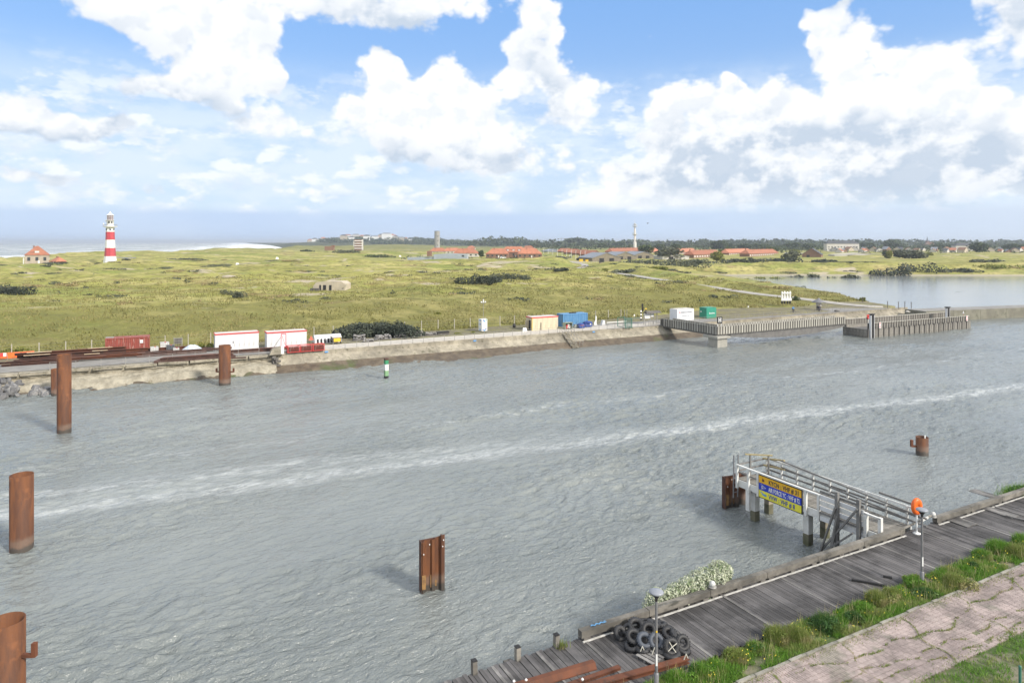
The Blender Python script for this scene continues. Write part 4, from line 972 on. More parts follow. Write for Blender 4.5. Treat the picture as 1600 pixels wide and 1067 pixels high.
worldstain(M_deck, .45, .62, 1.25); worldstain(M_deckp, .45, .7, 1.1); worldstain(M_beam, .8, .7, 1.2); worldstain(M_conc, .25, .75, 1.15)
dkq = bpy.data.objects.new('quay_deck', None); COL.objects.link(dkq); dkq.location = W(0, D0_, Q); dkq.rotation_euler = (0,0,QA); dkq['kind'] = 'structure'
pb = []
for k in range(4):
    m = MB().box((0, (D1_-D0_)/2, -.03), (.162, D1_-D0_, .06)); pb.append(m.build('plank', M_deck, dkq))
pp = MB().box((0, (D1_-D0_)/2, -.03), (.15, D1_-D0_+.02, .065)).build('plank', M_deckp, dkq)
for v in pb[1].data.vertices: v.co.y += .06
for v in pb[2].data.vertices: v.co.y -= .05
x = 4.2; k = 0; used = set()
while x < 57:
    k += 1; pale = k % 23 == 4
    if x < 16.2 and k % 12 == 0: pale = True
    src = pp if pale else pb[k % 4]
    z = random.uniform(-.008,.008) + (.012 if pale else 0)
    rz = R(random.uniform(-.25,.25))
    if src not in used: used.add(src); src.location = (x, 0, z); src.rotation_euler = (R(random.uniform(-.15,.15)),0,rz)
    else: again(src, (x, 0, z), (R(random.uniform(-.15,.15)), 0, rz), dkq)
    x += .176
MB().box((31, 1.9, -.22), (72, 3.7, .28)).build('underframe', M_dark, dkq)
# loose overlapping sheet boards and a lengthwise crack of raised ends
for (px, py, L, wd_, rz) in ((1560,800,2.0,.8,0),(1538,772,1.6,.8,.05),(1500,815,1.5,1.1,.0)):
    t, d = placed(px, py); MB().box((t, d-D0_, .035), (wd_, L, .04)).build('loose_sheet', M_deckp, dkq)
# quay face of timber planks and piles down to the water
qf = thing('quay_wall', 'dark timber face of the near quay under the curb beam', 'quay wall', W(0, D1_, 0), QA)
MB().box((31, -.15, .9), (76, .2, 2.9)).build('sheeting', M_dwood, qf)
o = MB().box((0, .08, .9), (.35, .25, 3.2)).build('timber_pile', M_dwood, qf); o.location = (2,0,0)
for k in range(1, 19): again(o, (2+k*3.75, 0, 0), None, qf)
# curb beams on blocks
cb = thing('curb_beam', 'weathered grey timber curb beam on blocks along the near quay edge', 'curb', W(0, D1_, Q), QA)
edges = [16.65,20.4,24.2,28.1,32.0,35.9,39.7]
def curb(a, b):
    o = MB().box(((a+b)/2, -.17, .29), (b-a-.03, .30, .30), M=Matrix.Rotation(R(random.uniform(-.25,.25)),4,'Y')).build('beam', M_beam, cb)
    n = max(2, int((b-a)/1.25))
    for q in range(n):
        MB().box((a+.3+(b-a-.6)*q/(n-1), -.17, .075), (.34, .3, .15)).build('block', M_dwood, cb)
for a, b in zip(edges[:-1], edges[1:]): curb(a, b)
for k in range(6): curb(42.9+k*3.7, 46.6+k*3.7)
MB().box((28.2, -.36, .0), (23, .10, .05)).box((54.5, -.36, .0), (23, .10, .05)).build('gap_light_strip', M_gaplit, cb)  # added strips paint the light that shows through under the beams
MB().bar((39.8,-.15,.35), (42.8,-.15,.62), .09).build('chain_bar', M_grey, cb)
for t, nm in ((11.6,'nearest the bottom edge'),(13.6,'middle one of the three'),(15.5,'beside the end of the curb beam')):
    p_ = thing('short_post', 'short grey timber post on the bare deck edge, %s' % nm, 'post', W(t, D1_-.1, Q), QA, 'short posts on the deck edge')
    MB().box((0,0,.26), (.2,.22,.54), M=Matrix.Rotation(R(random.uniform(-2,2)),4,'Y')).build('post', M_beam, p_); MB().box((0,0,.55), (.21,.23,.03)).build('cap', M_dark, p_)
for px, py, nm in ((1122,922,'at the right end of the pale bush'),(1461,808,'on the curb beam right of the lifebuoy')):
    t, d = placed(px, py, Q+.5); b_ = thing('white_bollard', 'round white bollard head %s' % nm, 'bollard', W(t, D1_-.17, Q+.5), 0)
    MB().lathe([(.01,.30),(.10,.27),(.155,.16),(.14,.06),(.09,.0),(.09,-.05)], 14).build('head', pm('chalky_white', (.62,.62,.60), (.4,.4,.38), 4, .7), b_)
    MB().lathe([(.2,-.02),(.2,.03),(.01,.04)], 12).build('base', M_rail, b_)
b_ = thing('blue_rope', 'blue rope end lying on the curb beam near the tyres', 'rope', W(17.6, D1_-.17, Q+.53), QA)
m = MB(); pts = [Vector((-.35+k*.05, .04*math.sin(k*1.3), -.05)) for k in range(15)]
for a, b in zip(pts[:-1], pts[1:]): m.tube(a, b, .03, 6)
m.build('rope', M_blue, b_); MB().torus((.4,0,-.05), .05, .02, n=10, k=5).build('knot', M_blue, b_)

# ground behind the deck
def ngmat():
    m = bpy.data.materials.new('near_soil'); m.use_nodes = True; t = m.node_tree; b = t.nodes['Principled BSDF']; b.inputs['Roughness'].default_value = .95
    g = t.nodes.new('ShaderNodeNewGeometry'); P = E(t, g.outputs['Position']); c = mixc(t, noise(t, P, .9, 6, .65).ss(.4,.6), (.06,.10,.02), (.20,.18,.13))
    c = mixc(t, noise(t, P, 6, 5, .65).ss(.5,.7)*.6, c, (.03,.05,.012)); t.links.new(c.k, b.inputs['Base Color']); return m
M_soil = ngmat()
MB().box((30, (-40+D0_-.01)/2, -.16), (260, 40+D0_-.01, .2)).build('near_ground', M_soil, kind='structure').location = (0,0,0)
o = bpy.data.objects['near_ground']; o.location = (0,0,Q); o.rotation_euler = (0,0,QA)
# kerb
kb = bpy.data.objects.new('kerb', None); COL.objects.link(kb); kb.location = W(0, 19.65, Q); kb.rotation_euler = (0,0,QA); kb['kind'] = 'structure'
ks = MB().box((0,0,0), (.96,.13,.22)).build('kerb_stone', pm('kerb_concrete', (.30,.285,.25), (.17,.165,.135), 3, .9, rnd=.3, bump=.01), kb); ks.location = (5,0,-.02)
for k in range(1, 60): again(ks, (5+k, random.uniform(-.015,.015), -.045+random.uniform(-.03,.015)), (R(random.uniform(-3,3)), 0, R(random.uniform(-.8,.8))), kb)
# herringbone clay pavers: 300 nearest as parts, the rest joined
M_pav = pm('pink_clay_paver', (.375,.305,.285), (.32,.265,.245), .9, .9, c3=(.25,.225,.19), s3=.5, t3=.52)
def islandmat(m, amt):
    t = m.node_tree; b = t.nodes['Principled BSDF']; g = t.nodes.new('ShaderNodeNewGeometry'); r = E(t, g.outputs['Random Per Island']); l = b.inputs['Base Color'].links[0]
    k = r*amt + (1-amt*.5); c = mixc(t, 1.0, E(t, l.from_socket), xyz(t, k, k, k), 'MULTIPLY'); t.links.new(c.k, b.inputs['Base Color'])
islandmat(M_pav, .22); worldstain(M_pav, .7, .72, 1.15)
road = bpy.data.objects.new('brick_road', None); COL.objects.link(road); road.location = W(0, 16.3, Q); road.rotation_euler = (0,0,QA); road['kind'] = 'structure'
MB().box((36, 1.64, -.085), (66, 3.27, .06)).build('road_bed', pm('mossy_joint', (.20,.185,.13), (.13,.15,.07), 2, .95), road)
rg = np.random.default_rng(11)
def crack_d(t): return [2.25+.35*np.sin(t*.35)+.2*np.sin(t*1.1+1)+.10*np.sin(t*2.9), 1.25+.3*np.sin(t*.27+2)+.12*np.sin(t*1.5)+.08*np.sin(t*3.7), .55+.25*np.sin(t*.4+4)+.07*np.sin(t*3.1)]
a = .115; b_ = .205; near = []
for it in range(460):
    for iu in range(16):
        x0 = 4+it*a; y0 = .02+iu*b_; cx = x0+a/2; cy = y0+b_/2
        dc = min(abs(cy-c) for c in crack_d(cx))
        s0 = .028*(1 if it % 2 else -1); z = .022*math.sin(cx*.7+cy*1.3)+.015*math.sin(cx*2.1-cy) + rg.normal(0,.002) - .03*max(0, 1-dc/.15)
        i_ = .006; q = [(x0+i_, y0+i_+s0), (x0+a-i_, y0+i_-s0), (x0+a-i_, y0+b_-i_-s0), (x0+i_, y0+b_-i_+s0)]
        near.append([(x, y, z-.04) for x, y in q]+[(x, y, z) for x, y in q])
V = np.array(near).reshape(-1,3); n = len(near); b0 = (np.arange(n)*8)[:,None,None]; fc = np.array([(4,5,6,7),(0,1,5,4),(1,2,6,5),(2,3,7,6),(3,0,4,7)])[None]
pav = npmesh('pavers', V, (b0+fc).reshape(-1,4), M_pav, smooth=False, kind='stuff'); pav.parent = road; pav.location = (0,0,.0)
# puddle-like sandy patches worn into the road
# weeds: blades on the strip, the lower verge and in the cracks
M_gr = leafmat('lush_green_grass', (.10,.235,.025), (.18,.32,.05), (.25,.30,.09), .8)
M_gr2 = leafmat('yellow_green_weed', (.15,.22,.04), (.25,.28,.085), (.33,.31,.14), 1.2)
M_gr3 = leafmat('dark_broad_weed', (.045,.11,.03), (.085,.17,.045), (.12,.19,.05), 1.5)
def onquay(T_, D_, z): return np.stack([EX.x*T_+NX.x*D_, EX.y*T_+NX.y*D_, z+0*T_], 1)
def strip_z(T_, D_): return Q-.05 + .10*np.clip(fb(T_/1.7, D_/.8, 3)+.3, 0, 1)
n = 105000; T_ = rg.uniform(6, 66, n); D_ = 19.72 + (D0_-.02-19.72)*rg.random(n)**.9; dens = fb(T_/1.6, D_/.9, 3)
keep = dens > -.22 - .0*T_; T_, D_ = T_[keep], D_[keep]; hh = (.10+.16*np.clip(dens[keep]+.35, 0, 1.2))*(.5+rg.random(len(T_)))
V, Fc = blades(onquay(T_, D_, strip_z(T_, D_)), hh, .012, 1, .9)
npmesh('grass_strip', V, Fc, M_gr, False, kind='stuff')
n = 5000; T_ = rg.uniform(6, 60, n); D_ = rg.uniform(19.8, 21.3, n); on = fb(T_/.9, D_/.7, 2) > .12; T_, D_ = T_[on], D_[on]
V, Fc = blades(onquay(T_, D_, strip_z(T_, D_)), .35+.45*rg.random(len(T_)), .007, 21, .5)
npmesh('dry_stalks', V, Fc, leafmat('straw', (.36,.33,.16), (.50,.45,.24), None, 1, .2), False, kind='stuff')
n = 2600; T_ = rg.uniform(6, 60, n); D_ = rg.uniform(19.75, 21.35, n); on = fb(T_/1.2+9, D_/.7, 2) > .12; T_, D_ = T_[on], D_[on]; P_ = onquay(T_, D_, Q+.18+.16*rg.random(len(T_)))
V, Fc = leaves([(0,0,0,1,1,1)], len(P_)+400, .035, 3); V = V.reshape(-1,4,3)[:len(P_)]; m_ = V.mean(1, keepdims=True); V = (V-m_+P_[:len(V),None,:]).reshape(-1,3)
npmesh('yellow_flowers', V, np.arange(len(V)).reshape(-1,4), pm('yellow_petals', (.75,.62,.05), (.65,.55,.05)), False, kind='stuff')
n = 60000; T_ = rg.uniform(4, 40, n); D_ = rg.uniform(10.5, 16.45, n); dens = fb(T_/1.3+50, D_/1.1, 3); keep = (dens > -.2) & (D_ < 16.35+.22*np.sin(T_*1.9)+.15*np.sin(T_*4.1)); T_, D_ = T_[keep], D_[keep]
V, Fc = blades(onquay(T_, D_, Q-.05+0*T_), (.08+.16*np.clip(dens[keep]+.3,0,1))*(.5+rg.random(len(T_))), .013, 2, .9)
npmesh('lower_grass', V, Fc, M_gr, False, kind='stuff')
TT = []; DD = []
for k in range(3):
    n = 5200; t_ = rg.uniform(5, 64, n); c_ = np.stack(crack_d(t_))[k]; on = fb(t_/1.1+k*9, t_*0, 3) > (-.12, -.02, .02)[k]
    TT.append(t_[on]); DD.append((16.3+c_+rg.normal(0,.025,n))[on])
for q in range(10):       # cross cracks
    n = 300; t0__ = 8+q*4.3; s = rg.random(n); TT.append(t0__+s*1.2+.2*np.sin(s*9)); DD.append(16.3+3.1*s)
n = 9000; t_ = rg.uniform(5,64,n); d__ = 19.75-np.abs(rg.normal(0,.26,n)); TT.append(t_); DD.append(d__)
n = 3800; t_ = rg.uniform(5,64,n); d__ = 16.32+np.abs(rg.normal(0,.2,n)); on = fb(t_/1.5,t_*0+3,3) > -.1; TT.append(t_[on]); DD.append(d__[on])
T_ = np.concatenate(TT); D_ = np.concatenate(DD)
V, Fc = blades(onquay(T_, D_, Q-.01+0*T_), .03+.07*rg.random(len(T_)), .014, 3, 1.3)
npmesh('crack_weeds', V, Fc, M_gr2, False, kind='stuff')
# tall clumps of weeds along the strip
clumps = [(1120,1048,.5,.35,'g'),(1215,1000,.55,.5,'y'),(1245,1000,.55,.5,'y'),(1290,980,.6,.5,'d'),(1335,968,.35,.3,'d'),(1370,940,.5,.45,'y'),(1350,955,.4,.35,'g'),(1395,932,.4,.35,'y'),(1430,915,.5,.4,'g'),(1490,915,.5,.5,'y'),(1445,930,.45,.3,'d'),(1530,868,.5,.35,'g'),(1560,860,.6,.5,'g'),(1590,868,.6,.5,'y'),(1520,885,.25,.2,'d'),(1095,1055,.4,.4,'g'),(1150,1030,.5,.35,'y'),(1180,1015,.35,.3,'g'),(1060,1066,.5,.35,'g'),(1410,900,.4,.3,'y'),(1598,850,.5,.5,'g')]
desc = {'g':'bright green weed clump','y':'tall yellow-green feathery weed clump','d':'dark green broad-leaved weed clump'}
spots = ['at the bottom of the frame','left of the kerb end','right of it against the planks','in the middle of the strip','low down by the kerb','by the cracked plank','left of the street lamp','just before the lamp','at the lamp foot','big and round right of the lamp','in the shade behind the lamp','where the planks end','tall beside the deck corner','at the right frame edge','tiny and round on its own','lowest on the left','leaning over the deck edge','between two taller ones','at the very bottom left','thin one behind the lamp','farthest up the strip']
for k, (px, py, r_, h_, kd) in enumerate(clumps):
    t, d = placed(px, py); d = min(max(d, 19.95), 21.2); n = int(1500*r_/.4)
    c = thing('weed_clump', '%s %s' % (desc[kd], spots[k]), 'weeds', W(t, d, Q-.03), 0, 'weed clumps on the near verge')
    a_ = rg.random(n)*6.28; q = r_*rg.random(n)**.6; P_ = np.stack([np.cos(a_)*q, np.sin(a_)*q, 0*q], 1)
    V, Fc = blades(P_, h_*1.5*(1-(q/r_)**2*.5)*(.5+.6*rg.random(n)), .009, k+10, .7)
    o = npmesh('stalks', V, Fc, {'g':M_gr,'y':M_gr2,'d':M_gr3}[kd], False); o.parent = c
    V, Fc = leaves([(rg.normal(0,r_*.45), rg.normal(0,r_*.35), h_*rg.uniform(.2,.5), r_*rg.uniform(.4,.75), r_*rg.uniform(.35,.6), h_*rg.uniform(.4,.75)) for q_ in range(6)], int(n*.6), .05 if kd != 'd' else .085, k+40, .5, .4, 2.4)
    o = npmesh('foliage', V, Fc, {'g':M_gr3 if k % 2 else M_gr,'y':M_gr2,'d':M_gr3}[kd], False); o.parent = c
# pale flowering bush hanging over the beam
M_pale = leafmat('silvery_bush_leaf', (.40,.44,.30), (.66,.67,.54), (.25,.31,.17), 3.5, .15)
b_ = thing('silvery_bush', 'pale silvery green bush spilling over the curb beam above the tyres', 'bush', W(23.9, 25.75, Q), QA)
els = [(-2.4+k*.42, .1+.28*math.sin(k*1.9), -.1+.06*k+.12*math.sin(k*2.7), .52, .55, .50) for k in range(12)] + [(-2.0+k*.5, -.15, .3+.05*k, .40, .34, .36) for k in range(9)] + [(.4,-.75,.12,.16,.12,.12),(-1.0,-.7,.05,.12,.1,.08),(1.3,-.7,.15,.18,.12,.1)]
V, Fc = leaves(els, 15000, .07, 6, .88, .5, 1.2); o = npmesh('foliage', V, Fc, M_pale, False); o.parent = b_
m = MB()
for k in range(9): m.tube((-2+k*.5,0,-.6), (-2.0+k*.52,.1,.2), .02, 5)
m.build('stem', M_dwood, b_)
t, d = placed(1596, 768); b_ = thing('grass_tuft', 'green grass tuft growing outside the curb beam at the right frame edge', 'grass tuft', W(53.6, 25.6, Q-.1), QA)
n = 900; P_ = np.stack([rg.normal(0,.9,n), rg.normal(0,.3,n), 0*rg.random(n)], 1); V, Fc = blades(P_, .25+.4*rg.random(n), .014, 4, .8); o = npmesh('blades', V, Fc, M_gr, False); o.parent = b_
V, Fc = leaves([(0,0,.2,1.1,.35,.3)], 500, .08, 8, .6, .3); o = npmesh('foliage', V, Fc, M_gr3, False); o.parent = b_
n = 140; P_ = np.stack([rg.normal(0,.12,n), rg.normal(0,.12,n), 0*rg.random(n)], 1); V, Fc = blades(P_, .15+.25*rg.random(n), .012, 5, .8)
o = npmesh('post_weed', V, Fc, M_gr2, False); tag(o, 'small yellow-green weed by the third short post', 'weeds'); o.location = W(15.7, 25.0, Q)

# street lamps
M_pole = pm('grey_lamp_pole', (.23,.23,.24), (.19,.19,.20), 3, .45, .3); M_head = pm('pale_lamp_head', (.27,.285,.32), (.24,.255,.29), 2, .35)
def lamp(t, d, label):
    r = thing('street_lamp', label, 'street lamp', W(t, d, Q), 0, 'disc-headed street lamps')
    MB().tube((0,0,-.05), (0,0,3.55), .065, 12, .05).build('pole', M_pole, r); MB().lathe([(.1,0),(.1,.7),(.068,.74)], 12).build('base_sleeve', M_pole, r)
    MB().lathe([(.05,3.5),(.06,3.6),(.17,3.78),(.1,3.8)], 16).build('neck', M_dark, r)
    MB().lathe([(.08,3.76),(.27,3.82),(.29,3.86),(.26,3.90),(.15,3.94),(.0,3.95)], 24).build('lamp_head', M_head, r)
    MB().box((0,-.06,1.25), (.07,.02,.45)).build('sticker', M_white, r); return r
lamp(34.65, 20.85, 'grey street lamp with disc head at the orange lifebuoy, farther one'); r = lamp(17.4, 20.8, 'grey street lamp with disc head in front of the tyre heap, nearer one')
MB().box((0,-.065,2.35), (.06,.02,.07)).build('sticker', M_yell, r)
# lifebuoy
r = thing('lifebuoy_stand', 'orange lifebuoy housing on a white pole where the jetty meets the quay', 'lifebuoy', W(40.6, 24.75, Q), QA)
MB().tube((0,0,0), (0,0,1.3), .05, 10).build('pole', M_white, r); MB().lathe([(.22,0),(.22,.03),(.05,.05)], 12).build('base_plate', M_white, r)
hs_ = MB().lathe([(.01,-.16),(.28,-.15),(.38,-.08),(.40,.0),(.38,.09),(.30,.14),(.12,.15),(.10,.10),(.01,.10)], 20).build('housing', M_oran, r)
o = hs_; o.rotation_euler = (R(90),0,R(-12)); o.scale = (.92,1.28,1.0); o.location = (0,0,1.62)
# tyres
TY = [(970,990,.18,(.5,-.6,.7),'dark one at the left end of the heap'),(980,983,.35,(-.6,-.3,.8),'small one tilted at the upper left'),(994,977,.45,(.1,-.5,1),'upper left, lying open side up'),(1008,972,.3,(0,.3,1),'half hidden at the back left'),(1022,974,.3,(.3,.2,1),'flat at the back middle'),(1031,975,.25,(0,.2,1),'behind the lamp pole'),(1014,984,.55,(.0,-.75,.7),'large one high in the middle with rope cross'),(990,994,.50,(.1,-.55,.8),'large round one left of centre'),(1007,1000,.45,(.15,-.6,.75),'bluish grey one in the middle front'),(1025,1001,.45,(.1,-.7,.6),'bluish one behind the lamp pole'),(1046,989,.35,(.1,-.35,.9),'broad one at the right with dark opening'),(1043,981,.2,(.2,.1,1),'thin one at the back right'),(1049,1010,.45,(.25,-.85,.3),'upright one with white rope cross'),(1067,1004,.38,(.3,-.8,.4),'right end, with a rope star inside'),(1049,1021,.14,(0,-.1,1),'lying flat under the roped one'),(1067,1014,.14,(.3,-.1,1),'lowest at the right end'),(988,1009,.14,(-.1,-.1,1),'lowest at the left front'),(1004,1014,.16,(0,0,1),'flat under the front middle'),(1035,1013,.2,(0,-.2,1),'flat behind the pallet'),(1058,994,.2,(.6,-.1,.8),'leaning over the back right side')]
M_bt = pm('bluish_worn_rubber', (.055,.065,.085), (.09,.10,.12), 3, .6); M_rope = pm('pale_rope', (.6,.58,.5))
for k, (px, py, z, ax, nm) in enumerate(TY):
    z *= .8; p = G(px, py, Q+z+.02); r = thing('tyre', 'worn tyre, %s' % nm, 'tyre', p, 0, 'heap of worn tyres on the deck')
    a3 = Vector(ax).normalized(); mt = M_bt if 'blu' in nm else M_black; s = random.uniform(.9,1.12)*(.8 if 'small' in nm or 'thin' in nm else 1)
    m = MB().torus((0,0,0), .25*s, .105*s, a3, 22, 9, 1.0); m.build('carcass', mt, r)
    u = a3.cross(Vector((0,0,1)) if abs(a3.z) < .95 else Vector((1,0,0))).normalized(); v = a3.cross(u); m = MB()
    for q in range(20):      # tread blocks
        g = q/20*6.283; c = (u*math.cos(g)+v*math.sin(g))*.352*s; m.bar(c-a3*.07*s, c+a3*.07*s, .035, .02, up=c)
    m.build('tread', mt, r)
    if 'cross' in nm and 'white' in nm:
        m = MB()
        for g in (.5, 2.1, 3.6, 5.2)[:4]: m.tube(a3*.07, (u*math.cos(g)+v*math.sin(g))*.25+a3*.1, .02, 5)
        m.build('rope', M_rope, r)
for k,(px,py) in enumerate(((997,1012),(1016,1014),(1065,1024))):
    t, d = placed(px, py, Q+.3); o = MB().tube((0,0,0), (.12,0,.3), .022, 6).tube((.12,0,.3), (.2,.05,.1), .022, 6).build('rope_end', M_rope); tag(o, ('frayed pale rope end sticking out of the tyre heap, left','frayed pale rope end sticking out of the tyre heap, middle','tangled pale rope at the right foot of the tyre heap')[k], 'rope'); o.location = W(t, d-.1, Q+.12)
r = thing('wooden_pallet', 'small grey wooden pallet in front of the tyre heap', 'pallet', G(1018, 1028, Q), QA+.25)
for k in range(5): MB().box((-.42+k*.21,0,.13), (.15,.9,.025)).build('slat', M_deckp, r)
for y in (-.38,0,.38): MB().box((0,y,.06), (1.0,.1,.115)).build('runner', M_deckp, r)
# rusty profiles on the deck
def profile_beam(a, b, w_, h_, label, mat, kind_='u'):
    a = G(*a, Q+.1); b = G(*b, Q+.1); dv = b-a; r = thing('rusty_beam', label, 'steel beam', (a.x, a.y, Q+.01), math.atan2(dv.y, dv.x), 'rusty steel beams on the deck'); L = dv.length
    if kind_ == 'u':
        pf = [(-w_/2,0),(-w_*.42,0),(-w_*.2,h_),(w_*.2,h_),(w_*.42,0),(w_/2,0),(w_/2,.03),(w_*.46,.03),(w_*.22,h_+.03),(-w_*.22,h_+.03),(-w_*.46,.03),(-w_/2,.03)]
        n = len(pf); m = MB().add([(x, y, z) for x in (0, L) for y, z in pf], [(i, (i+1) % n, n+(i+1) % n, n+i) for i in range(n)] + [tuple(range(n-1,-1,-1)), tuple(range(n, 2*n))]); m.build('web', mat, r)
        MB().box((L/2, w_*.52, .05), (L, .05, .1)).build('flange', M_rustd, r)
    else:
        MB().box((L/2,0,.02), (L,w_,.04)).box((L/2,0,h_-.02), (L,w_,.04)).build('flange', mat, r); MB().box((L/2,0,h_/2), (L,.04,h_-.08)).build('web', M_rustd, r)
    return r
profile_beam((745,1092),(928,1037),.5,.2,'widest rusty sheet profile at the lower left of the deck',M_rust)
profile_beam((850,1083),(968,1041),.2,.12,'short thin rusty beam between the two bigger ones',M_rust,'h')
profile_beam((880,1084),(1074,1030),.30,.18,'long rusty beam ending near the pallet',M_rust,'h')
for k,(px,py) in enumerate(((803,1066),(822,1064),(910,1063))):
    o = MB().lathe([(.01,0),(.05,.02),(.06,.06),(.03,.10),(.01,.12)], 7, smooth=False).build('pale_lump', M_white); tag(o, ('pale lump at the end of the widest beam, left','pale lump at the end of the widest beam, right','white crumpled lump beside the thin rusty beam')[k], 'debris'); o.location = G(px, py, Q+.2)
for k,(px,py,L) in enumerate(((1358,912,1.6),(1387,903,.4),(1592,812,1.4))):
    t, d = placed(px, py); o = MB().box((0,0,.05), (L,.12,.1)).build('wood_offcut', M_dark if k < 2 else M_deckp); tag(o, ('dark broken plank edge near the weeds on the deck','tiny dark splinter behind the broken plank edge','pale plank offcut at the right frame edge')[k], 'plank'); o.location = W(t, d, Q+.01); o.rotation_euler = (0,0,QA-.9 if k < 2 else QA-1.3)
r = thing('green_post', 'dark green post in the grass at the lower right corner', 'post', G(1594, 1082), QA)
MB().tube((0,0,0), (0,0,1.0), .05, 10).build('post', M_gg, r); MB().lathe([(.055,1.0),(.05,1.04),(.0,1.06)], 10).build('cap', M_gg, r)

# ------------------------------------------------------------------ timber jetty
M_jw = pm('peeling_white_timber', (.72,.72,.70), (.60,.60,.57), 1.6, .7, c3=(.30,.29,.25), s3=2.2, t3=.60, bump=.008)
M_jg = pm('bare_grey_timber', (.22,.215,.205), (.16,.155,.15), 2, .8, c3=(.35,.34,.33), s3=2, t3=.62, bump=.008)
M_jy = pm('yellowed_timber', (.42,.34,.16), (.34,.28,.15), 2, .8)
jt = thing('timber_jetty', 'white and grey timber jetty with railings reaching into the channel', 'jetty', W(38.15, D1_, 0), QA+.02)
JW = 2.7; JL = 11.2; JZ = 2.78
pl = MB().box((JW/2,0,-.025), (JW,.2,.05)).build('plank', M_grey, jt); pl.location = (0,.12,JZ)
for k in range(1, int(JL/.222)): again(pl, (0,.12+k*.222,JZ+random.uniform(-.006,.006)), None, jt)
for x in (-.02, JW+.02): MB().box((x, JL/2, 2.47), (.12, JL, .5)).build('side_beam', M_jw, jt)
for x in (.9, 1.8): MB().box((x, JL/2, 2.55), (.14, JL-.2, .32)).build('stringer', M_jg, jt)
M_pile_ = pm('slimy_timber_pile', (.16,.15,.10), (.09,.095,.05), 1.5, .7)
for (x, y) in ((.45,9.9),(2.35,10.3),(.45,5.5),(2.3,5.6),(.45,.9),(2.3,.9)):
    MB().box((x, y, 1.45), (.46,.42,1.4)).build('pile_head', M_jw if x < 1 else M_conc, jt); MB().box((x, y, -.3), (.47,.43,2.1)).build('wet_pile', M_pile_, jt)
for y in (9.9,5.55,.9): MB().box((1.35, y+.0, 2.2), (2.9,.3,.16)).build('cross_beam', M_jg, jt)
# near side railing posts and rails (x = -.12)
def jpost(x, y, z0, z1, mat, w_=.15): MB().box((x, y, (z0+z1)/2), (w_,w_,z1-z0)).build('rail_post', mat, jt)
for y in (11.0,9.95,9.1,5.2,4.25): jpost(-.16, y, 2.12, 3.8, M_jw)
for y in (9.95,): MB().box((-.18,y,1.6), (.2,.3,1.5)).build('rail_post', M_jw, jt)
for y in (.15,1.05): jpost(-.10, y, 2.3, 3.75, M_jw, .2)
MB().bar((-.12,11.05,3.78), (-.12,4.2,3.78), .16, .09).build('top_rail', M_jw, jt)
MB().bar((-.12,1.1,3.7), (-.12,.1,3.7), .16, .09).build('top_rail', M_jw, jt)
MB().bar((-.1,11.0,3.3), (-.1,9.1,3.25), .05, .1).build('mid_rail', M_jg, jt)
# tall grey posts, boards and braces
for y in (2.85,1.4): jpost(-.28, y, -.6, 4.45, M_jg, .2)
for k,(z_, mt) in enumerate(((4.05,M_jg),(3.7,M_cabw),(3.35,M_jw),(3.0,M_cabw),(2.7,M_jg),(2.35,M_cabw))): MB().box((-.14, 2.65, z_), (.06, 3.0, (.14 if mt is M_jg else .28))).build('side_board', mt, jt)
for a, b in (((-.35,4.35,-.2),(-.4,1.4,3.9)),((-.5,4.1,-.3),(-.45,2.85,3.5)),((-.6,3.2,-.3),(-.42,2.8,2.6)),((-.7,4.3,-.2),(-.55,1.6,2.4)),((-.45,3.4,-.3),(-.5,2.7,3.0))):
    MB().bar(a, b, .13, .1).build('brace', M_jg, jt)
# far side railing
for k in range(9): jpost(JW+.1, .3+k*1.32, 2.2, 3.85, M_jw, .12)
for z_, x in ((3.85,.0),(3.45,.0),(3.05,0)): MB().bar((JW+.14, -.6, z_-.02), (JW+.14, 10.9, z_), .07, .12).build('far_rail', M_jw if z_ == 3.85 else M_jg, jt)
for z_ in (4.1,3.65): MB().bar((JW-.1, -1.0, z_-.55), (JW-.1, 9.4, z_), .08, .09).build('far_rail', M_jg, jt)
MB().bar((JW+.9,-.5,3.75), (JW+.9,2.6,3.8), .07, .12).build('far_rail', M_jg, jt)
MB().bar((JW+.2,-.5,3.2), (JW+1.0,-.45,3.25), .07, .12).build('far_rail', M_jw, jt)
# outer end: ladder, small frame, yellowed rails
for x in (.0,.45): MB().bar((x,11.5,1.2), (x-.0,11.45,4.35), .07).build('ladder_post', M_pole, jt)
for k in range(6): MB().bar((.0,11.47,1.6+k*.35), (.45,11.47,1.6+k*.35), .04).build('ladder_rung', M_pole, jt)
for (x, y) in ((1.2,11.0),(2.2,10.2)): MB().bar((x,y,JZ), (x,y,4.35), .1).build('frame_post', M_jg, jt)
MB().bar((.9,11.2,4.35), (2.4,10.0,4.35), .12, .08).build('frame_cap', M_jy, jt)
MB().bar((.2,11.1,3.75), (2.9,11.1,3.75), .1).bar((.2,11.1,3.3), (2.9,11.1,3.3), .1).build('end_rail', M_jg, jt)
MB().bar((JW,11.1,3.8), (JW,9.2,4.15), .14, .1).bar((JW,11.1,3.3), (JW,9.2,3.5), .14, .1).build('end_rail', M_jy, jt)
for k,(x, y, L) in enumerate(((.7,10.3,1.4),(1.4,9.6,1.0),(1.0,9.0,1.6))): MB().box((x+.3,y,JZ+.06), (L,.08,.08), rz=.4*k).build('loose_batten', M_dwood, jt)
